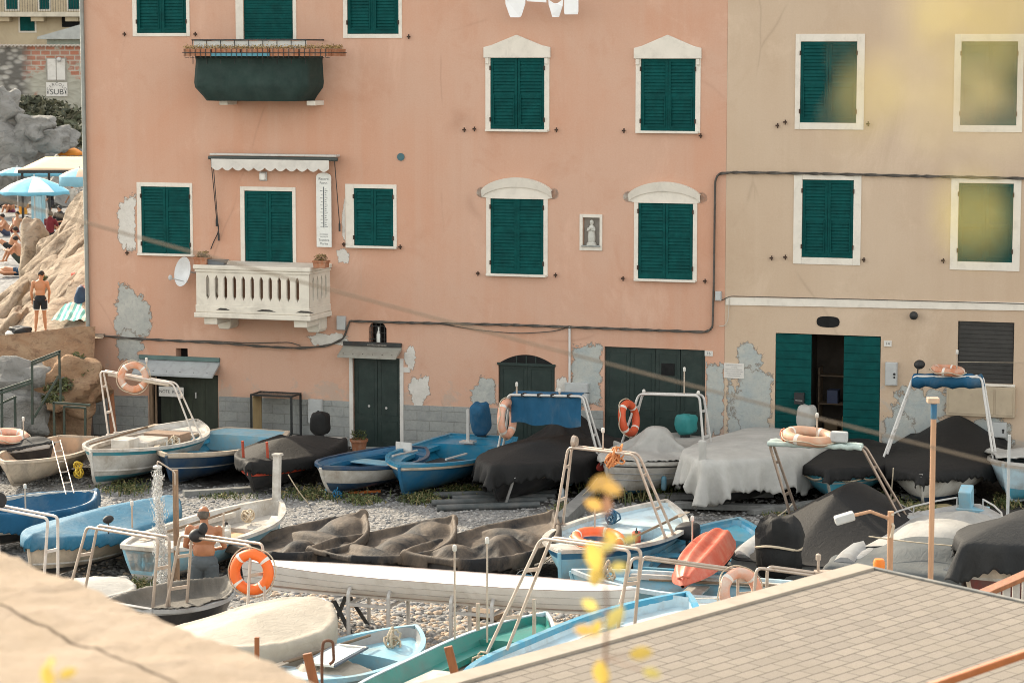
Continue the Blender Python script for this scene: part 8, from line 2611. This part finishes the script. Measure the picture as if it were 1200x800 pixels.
for a, b_, za, zb_, s_, lab in (((1047, 548), (1043, 594), .9, .02, .05, 'white mooring rope dropping from the black covered boat beside the turquoise one'), ((338, 556), (362, 590), .7, .02, .04, 'thin rope running from the black boat with the red band to the weeds'),
        ((650, 648), (607, 672), .6, .1, .06, 'pale rope from the pale blue boat towards the folded black tarpaulin'), ((1018, 628), (1132, 640), 1.1, 1.0, .02, 'thin line stretched across the crumpled grey covers'), ((700, 560), (668, 590), .7, .02, .08, 'slack rope from the grey covered boat to the grey timber'), ((930, 588), (905, 607), .3, .02, .05, 'rope end trailing over the skid boards beside the inflatable boat')):
    A, Bq = onz(*a, za), onz(*b_, zb_)
    tag(MB().tube(sag(V((0, 0, 0)), Bq - A, s_, 12), .013, 6).build('mooring_rope', ROPE, None, A, smooth=60), lab, 'rope')
for px, py, z, lab, mt in ((632, 566, .35, 'blue fender hanging low on the large black covered boat', P_BRIGHT), (668, 560, .4, 'second blue fender on the flank of the large black covered boat', P_BRIGHT), (778, 566, .4, 'blue strap end hanging from the grey covered boat', P_BRIGHT)):
    p = onz(px, py, z)
    t_ = thing('boat_fender', lab, 'fender', p)
    MB().lathe([(.001, -.16), (.05, -.14), (.06, -.08), (.06, .08), (.05, .14), (.001, .16)], 12).build('float', mt, t_, smooth=60)
    MB().tube([(0, 0, .15), (0, .03, .4)], .008, 5).build('cord', ROPE, t_)
p = onz(655, 700, .0)
bk = thing('plastic_bucket', 'small blue plastic bucket on the pebbles under the long white boat', 'bucket', (p.x - .6, p.y + .4, .02))
MB().lathe([(.001, 0), (.11, 0), (.14, .26), (.15, .26), (.15, .28), (.13, .28), (.105, .02), (.001, .02)], 16).build('pail', P_BRIGHT, bk, smooth=40)
MB().tube([(.145 * cos(a), 0, .26 + .12 * sin(a)) for a in [pi * i / 10 for i in range(11)]], .006, 5).build('handle', ALU, bk)

# weeds and loose pebbles: nobody could count them
rn = random.Random(21)
wd2 = MB()
for (px, py, rx, ry, n, h) in ((150, 574, 30, 6, 260, .16), (370, 582, 40, 5, 420, .16), (425, 588, 22, 4, 240, .13), (495, 584, 24, 6, 420, .2), (545, 576, 30, 4, 260, .14), (740, 580, 50, 8, 800, .38), (785, 572, 26, 8, 420, .42), (1065, 606, 28, 8, 500, .26), (1180, 590, 16, 6, 260, .22), (168, 695, 20, 10, 420, .25), (180, 662, 18, 8, 220, .18), (262, 584, 30, 4, 120, .1), (940, 604, 40, 5, 160, .1), (660, 600, 14, 5, 120, .14), (1020, 588, 20, 5, 200, .2)):
    for i in range(n):
        p = onz(px + rn.gauss(0, rx * .5), py + rn.gauss(0, ry * .6), 0)
        z0 = gz(p.x, p.y)
        hh = h * rn.uniform(.3, 1.1)
        a = rn.uniform(0, 6.3)
        l = V((cos(a) * .5 * hh, sin(a) * .5 * hh, hh))
        s_ = V((-sin(a), cos(a), 0)) * rn.uniform(.006, .016)
        b0 = V((p.x, p.y, z0))
        mi = rn.choice((0, 0, 1, 2))
        wd2.add([b0 - s_, b0 + s_, b0 + l * .6 + s_ * .8, b0 + l, b0 + l * .6 - s_ * .8], [(0, 1, 2, 3, 4)], mi)
        for q in range(3):
            c = b0 + l * rn.uniform(.3, 1.0)
            d_ = V((rn.gauss(0, 1), rn.gauss(0, 1), rn.gauss(.3, .6))).normalized() * rn.uniform(.03, .07)
            e = d_.orthogonal().normalized() * .014
            wd2.add([c, c + d_ * .5 + e, c + d_, c + d_ * .5 - e], [(0, 1, 2, 3)], mi)
tag(wd2.build('weeds', [LEAFM, M('weed_green', (.06, .085, .028), .7, .4, 3, bump=0), M('dry_weed', (.22, .18, .08), .8, .3, 3, bump=0)]), 'green and dry weeds growing among the boats', kind='stuff')
pb = MB()
def stones(n, area, r0, r1, ms):
    for i in range(n):
        px, py = area(rn)
        p = onz(px, py, 0)
        r = rn.uniform(r0, r1) * (1.6 if rn.random() < .06 else 1)
        st = len(pb.v)
        a = rn.uniform(0, 6.3)
        rx, ry, rz_ = r * rn.uniform(.8, 1.3), r * rn.uniform(.7, 1.0), r * rn.uniform(.45, .75)
        vs = []
        for (u_, v_, w_) in ((0, 0, 1), (.75, .2, .62), (-.2, .78, .6), (-.78, -.1, .62), (.15, -.8, .6), (1, -.35, -.1), (.55, .85, -.1), (-.6, .8, -.1), (-.95, -.45, -.1), (-.05, -1.05, -.1)):
            x, y = u_ * rx * rn.uniform(.85, 1.15), v_ * ry * rn.uniform(.85, 1.15)
            vs.append((p.x + x * cos(a) - y * sin(a), p.y + x * sin(a) + y * cos(a), gz(p.x, p.y) + rz_ * (w_ + .1)))
        pb.add(vs, [(0, 1, 2), (0, 2, 3), (0, 3, 4), (0, 4, 1), (1, 5, 6), (1, 6, 2), (2, 6, 7), (2, 7, 3), (3, 7, 8), (3, 8, 4), (4, 8, 9), (4, 9, 5), (4, 5, 1)], rn.choice(ms))
stones(5200, lambda r: (r.uniform(320, 700), r.uniform(684, 790)), .03, .075, (0, 0, 1, 2, 3))
stones(5200, lambda r: (r.uniform(120, 700), r.uniform(566, 660)), .02, .05, (1, 1, 2, 3))
stones(2200, lambda r: (r.uniform(700, 1100), r.uniform(566, 650)), .02, .05, (1, 1, 2, 3))
stones(1600, lambda r: (r.uniform(80, 300), r.uniform(640, 740)), .025, .06, (0, 1, 2, 3))
stones(700, lambda r: (r.uniform(0, 120), r.uniform(535, 600)), .02, .05, (1, 2, 3))
def stone_c(n, c): return M(n, c, .85, .2, 1.3, None, bump=.2, bs=40, bd=.005)
tag(pb.build('pebbles', [stone_c('tan_pebble', (.40, .31, .23)), stone_c('grey_pebble', (.24, .236, .228)), stone_c('pale_pebble', (.31, .295, .272)), stone_c('dark_pebble', (.21, .205, .2))], smooth=50), 'rounded tan and grey pebbles of the boat yard', kind='stuff')

# ------------------------------------------------------------------ near roof, parapet, rail
rz0 = 3.6
R0, RA = onz(1020, 668, rz0), onz(545, 800, rz0)
RB = onz(1200, 712, 3.49)
ea = (RA - R0); ea.z = 0; ea.normalize()
eb = V((-ea.y, ea.x, 0))
if eb.dot(RB - R0) < 0: eb = -eb
slope = (3.49 - rz0) / (RB - R0).dot(eb)
sd2 = thing('shingled_shed', 'low shed roofed with tan shingles in the near right corner', 'shed', (R0.x, R0.y, 0))
def rp(a, b_, dz=0.0): return ea * a + eb * b_ + V((0, 0, rz0 + slope * b_ + dz))
m_, t, bq, co = newmat('tan_shingles', .95, spec=.15)
at = t.n('ShaderNodeAttribute'); at.attribute_name = 'course'
br = t.n('ShaderNodeTexBrick'); br.offset = .5
br.inputs['Scale'].default_value = 1; br.inputs['Brick Width'].default_value = .31; br.inputs['Row Height'].default_value = .165
br.inputs['Mortar Size'].default_value = .010; br.inputs['Mortar Smooth'].default_value = .1; br.inputs['Bias'].default_value = .0
br.inputs['Color1'].default_value = (.28, .243, .20, 1); br.inputs['Color2'].default_value = (.215, .187, .157, 1); br.inputs['Mortar'].default_value = (.085, .072, .058, 1)
t.l(at.outputs['Vector'], br.inputs['Vector'])
c = t.mix(t.ramp(t.noise(co, 70, 3, .7), [(.35, 0.), (.65, .55)]), br.outputs['Color'], (.18, .155, .13))
c = t.mix(t.ramp(t.noise(co, 110, 2, .7), [(.5, 0.), (.7, .5)]), c, (.36, .32, .27))
c = t.mix(t.ramp(t.noise(co, .8, 7, .7), [(.45, 0.), (.7, .55)]), c, (.22, .19, .15))
t.l(c, bq.inputs['Base Color'])
t.l(t.bump(t.noise(co, 90, 4, .7), .5, .01), bq.inputs['Normal'])
# each course a real lapped strip
ROOF_A, ROOF_B = 9.0, 6.0
sh_ = MB(); uvs = []
row = .165
rnr = random.Random(5)
i = 0
bb = .02
while bb < ROOF_B:
    n = 60
    t0 = .012
    vs = []
    for k in range(n + 1):
        a = -.02 + ROOF_A * k / n
        w1, w2 = .003 * noise.noise(V((a * 1.3, bb, 0))), .003 * noise.noise(V((a * 1.3, bb + row, 0)))
        vs += [rp(a, bb + w1, .006), rp(a, bb + row + .004 + w2, .007), rp(a, bb + row + .004 + w2, .002)]
        uvs += [(a + .17 * (i % 2) * 0, bb), (a, bb + row), (a, bb + row)]
    sh_.add(vs, [(k * 3, (k + 1) * 3, (k + 1) * 3 + 1, k * 3 + 1) for k in range(n)] + [(k * 3 + 1, (k + 1) * 3 + 1, (k + 1) * 3 + 2, k * 3 + 2) for k in range(n)])
    bb += row; i += 1
ro = sh_.build('roof', m_, sd2)
at_ = ro.data.attributes.new('course', 'FLOAT_VECTOR', 'POINT')
at_.data.foreach_set('vector', [x for (a, b_) in uvs for x in (a, b_ - .02, 0.)])
def rbox(a0, a1, b0, b1, z0, z1, name, mat, bev=.006):
    vs = [rp(a, b_, z) for z in (z0, z1) for b_ in (b0, b1) for a in (a0, a1)]
    return MB().add(vs, [(0, 2, 3, 1), (4, 5, 7, 6), (0, 1, 5, 4), (2, 6, 7, 3), (0, 4, 6, 2), (1, 3, 7, 5)]).build(name, mat, sd2, bevel=bev)
FLASH = M('sand_flashing', (.34, .29, .23), .8, .08, 2, (.27, .22, .17), 2.5, .4, .2, 40, .005)
rbox(-.06, ROOF_A, -.22, .03, -.02, .035, 'ridge_flashing', FLASH)
rbox(-.10, -.03, -.22, ROOF_B, -.03, .028, 'verge_trim', M('dark_trim', (.14, .14, .13), .6, .15, 3, (.3, .27, .22), 4, .5))
rbox(-.03, ROOF_A, .0, ROOF_B, -.12, -.03, 'roof_board', WOOD)
sp_ = MB(); vs = [rp(a, b_, z) for z in (-.14, ) for (a, b_) in ((.15, .1), (ROOF_A, .1), (ROOF_A, ROOF_B), (.15, ROOF_B))]
lo = [V((p.x, p.y, -.2)) for p in vs]
sp_.add(vs + lo, [(i, (i + 1) % 4, 4 + (i + 1) % 4, 4 + i) for i in range(4)])
sp_.build('wall', FLASH, sd2)
a_, b_ = ony(1085, 806, 17.5), ony(1240, 752, 17.5)
dr = (b_ - a_).normalized()
hr = thing('handrail', 'slanting varnished orange brown handrail in the lower right corner', 'handrail', (a_.x, a_.y, 0))
oo = V((a_.x, a_.y, 0))
MB().beam(a_ - dr * .8 - oo, b_ + dr * .8 - oo, .07, .055).build('rail', M('orange_varnish', (.40, .125, .035), .4, .15, 3, (.5, .25, .12), 4, .4), hr, bevel=.012)
for f in (-.25, 1.25):
    p = a_.lerp(b_, f) - oo
    MB().box(-.03, .03, -.03, .03, 0, p.z - .02).xform(Matrix.Translation((p.x, p.y, 0))).build('post', DARKIRON, hr)

# stone parapet in the lower left corner
pz = 6.9
E0, E1 = onz(0, 645, pz), onz(380, 800, pz)
ed = (E1 - E0).normalized(); en = V((ed.y, -ed.x, 0))
if en.y > 0: en = -en
pp_ = thing('stone_parapet', 'sunlit sandstone parapet with big worn coping slabs in the near left corner', 'parapet', (E0.x, E0.y, 0))
m_, t, bq, co = newmat('sandstone', .95, spec=.12)
c = t.mix(t.ramp(t.noise(co, 1.6, 9, .7, .4), [(.3, 0.), (.66, 1.)]), (.31, .24, .17), (.39, .31, .235))
c = t.mix(t.ramp(t.noise(co, 9, 7, .7), [(.5, 0.), (.75, .6)]), c, (.25, .185, .125))
c = t.mix(t.ramp(t.noise(co, 2.5, 9, .75, .6), [(.60, 0.), (.68, .5)]), c, (.24, .19, .15))
t.l(c, bq.inputs['Base Color'])
t.l(t.bump(t.noise(co, 7, 9, .7), .8, .05), bq.inputs['Normal'])
rs = random.Random(4)
s0 = -3.0
def slab(s0, s1, w0, w1, z0, z1, name, seed):
    mb = MB()
    n1, n2 = 22, 14
    def fn(u, v):
        s_, w_ = s0 + (s1 - s0) * u, w0 + (w1 - w0) * v
        e = min(u, 1 - u) * (s1 - s0), min(v, 1 - v) * (w1 - w0)
        rd = .002 * (max(0, 1 - e[0] / .05) ** 2 + max(0, 1 - e[1] / .06) ** 2)
        z = z1 - rd + .022 * fbm(V((s_ * 1.7, w_ * 1.7, seed)), 5) + .012 * fbm(V((s_ * 7, w_ * 7, seed)), 4)
        j = .025 * noise.noise(V((s_ * 3, w_ * 3, seed + 3)))
        return ed * (s_ + j) + en * (w_ + j) + V((0, 0, z))
    mb.grid(n1, n2, fn)
    k = len(mb.v)
    edge = [i * (n2 + 1) for i in range(n1 + 1)] + [n1 * (n2 + 1) + j for j in range(1, n2 + 1)] + [i * (n2 + 1) + n2 for i in range(n1 - 1, -1, -1)] + [j for j in range(n2 - 1, 0, -1)]
    low = [(mb.v[i][0], mb.v[i][1], z0) for i in edge]
    mb.v += low
    m = len(edge)
    for i in range(m):
        mb.f.append((edge[i], edge[(i + 1) % m], k + (i + 1) % m, k + i)); mb.m.append(0)
    return mb.build(name, m_, pp_, smooth=50)
k = 0
while s0 < 9:
    l = rs.uniform(.85, 1.25)
    slab(s0 + .002, s0 + l - .002, 0, .50 + rs.uniform(-.03, .03), pz - .25, pz, 'coping_slab', 3.7)
    s0 += l; k += 1
s0 = -3.4
while s0 < 9:
    l = rs.uniform(1.2, 2.0)
    slab(s0 + .0, s0 + l, .50, 1.4, pz - .3, pz - .004, 'paving_slab', 3.7)
    s0 += l; k += 1
slab(-3.4, 9, 1.41, 7, pz - .3, pz - .008, 'terrace_bed', 3.7)
MB().add([ed * a + en * w + V((0, 0, z)) for z in (-.3, pz - .26) for (a, w) in ((-3.4, .06), (9, .06), (9, 7), (-3.4, 7))], [(0, 1, 5, 4), (1, 2, 6, 5), (2, 3, 7, 6), (3, 0, 4, 7), (4, 5, 6, 7)]).build('wall', m_, pp_)

# overhead cable and the leafy twigs close by
A_, B_ = ony(-60, 216, 11), ony(1260, 566, 10.5)
oc = MB().tube(sag(V((0, 0, 0)), B_ - A_, .02, 30), .0046, 8)
tag(oc.build('overhead_cable', M('tan_cable', (.21, .165, .118), .8), None, A_, smooth=60), 'blurred tan cable hanging slantwise across the whole yard', 'cable')
YL = []
for nme, c_ in (('yellow_leaf', (.62, .45, .10)), ('golden_leaf', (.58, .36, .10)), ('pale_leaf', (.62, .52, .16)), ('rusty_leaf', (.45, .24, .14)), ('cream_leaf', (.62, .52, .30))):
    m_, t, bq, co = newmat(nme, .6)
    cc = t.mix(t.ramp(t.noise(co, 30, 4), [(.35, 0.), (.65, 1.)]), tuple(x * .85 for x in c_), c_)
    t.l(cc, bq.inputs['Base Color'])
    tr = t.n('ShaderNodeBsdfTranslucent'); t.l(cc, tr.inputs['Color'])
    mx = t.n('ShaderNodeMixShader'); mx.inputs[0].default_value = .4
    out = m_.node_tree.nodes['Material Output']
    t.l(bq.outputs[0], mx.inputs[1]); t.l(tr.outputs[0], mx.inputs[2]); t.l(mx.outputs[0], out.inputs['Surface'])
    YL.append(m_)
def leaf(mb, base, d, w, l, mi, nrm):
    d = V(d).normalized(); nrm = V(nrm); s_ = d.cross(nrm).normalized(); nrm = s_.cross(d)
    n = 6
    vs = []
    for i in range(n + 1):
        f = i / n
        ww = w * sin(pi * min(1, f * .92 + .05)) ** .8
        c = V(base) + d * l * f + nrm * (.12 * l * f * f)
        vs += [c - s_ * ww + nrm * ww * .3, c, c + s_ * ww + nrm * ww * .3]
    mb.add(vs, [(i * 3 + j, i * 3 + j + 1, (i + 1) * 3 + j + 1, (i + 1) * 3 + j) for i in range(n) for j in range(2)], mi)
BARK = M('twig_bark', (.18, .10, .06), .8, .2, 6)
def twig(label, Y, stem, leaves, r, rs_):
    q = [ony(px, py, Y) for px, py in stem]
    t_ = thing('leafy_twig', label, 'twig', q[0])
    MB().tube([p - q[0] for p in q], [r * (1 - .6 * i / (len(q) - 1)) for i in range(len(q))], 7).build('stem', BARK, t_, smooth=60)
    for (px, py, l, ang, mi) in leaves:
        c = ony(px, py, Y + rs_.uniform(-.06, .06) * Y)
        near = min(q, key=lambda p: (p - c).length)
        d = V((cos(ang), rs_.uniform(-.3, .3), sin(ang)))
        m = MB()
        b0 = c - d * l * .5
        leaf(m, b0 - q[0], d, l * .3, l, 0, (rs_.uniform(-.5, .5), -1, rs_.uniform(.0, .8)))
        m.tube([near - q[0], b0 - q[0]], .0012 * Y / 4, 5, 1)
        m.build('leaf', [YL[mi], BARK], t_, smooth=80)
    return t_
rs_ = random.Random(9)
twig('slender yellow leaved twig rising out of focus before the near boats', 7.0, [(716, 900), (714, 830), (709, 770), (712, 715), (706, 655), (709, 610), (706, 562)],
     [(704, 567, .075, .5, 1), (716, 572, .06, -.4, 1), (712, 592, .055, 1.4, 3), (696, 591, .06, 2.8, 1), (694, 650, .09, 2.0, 0), (700, 672, .075, 1.2, 0), (712, 640, .05, .4, 2), (726, 664, .05, .2, 2), (722, 724, .075, .9, 2), (690, 708, .06, 2.6, 2), (684, 738, .055, 2.9, 1), (752, 766, .07, .1, 0), (706, 786, .085, 1.6, 0), (764, 789, .05, -.3, 2), (716, 628, .05, 2.4, 0), (738, 632, .05, .2, 2), (699, 735, .05, 1.2, 0)], .006, rs_)
twig('second yellow leaved twig poking up over the parapet corner, out of focus', 6.5, [(70, 900), (64, 840), (58, 800)], [(55, 792, .06, 1.9, 0), (80, 789, .05, .3, 0), (60, 775, .03, 1.2, 2)], .005, rs_)
big = []
for (cx, cy, n, sx, sy) in ((1158, 90, 5, 16, 26), (1075, 110, 4, 36, 46), (1105, 15, 3, 40, 14), (1134, 250, 1, 4, 8), (1195, 30, 1, 8, 14)):
    for i in range(n):
        big.append((cx + rs_.gauss(0, sx), cy + rs_.gauss(0, sy), rs_.uniform(.015, .024), rs_.uniform(0, 6.3), rs_.choice((4, 4, 4, 2))))
big += [(1006, 62, .006, 1.0, 1), (1000, 140, .008, 1.6, 4), (1150, 10, .008, 2.0, 1)]
twig('spray of pale yellow leaves hanging very close, a soft blur in the upper right corner', 1.0, [(1330, -60), (1250, 10), (1190, 90), (1130, 130), (1060, 120), (1010, 100)], big, .0014, rs_)
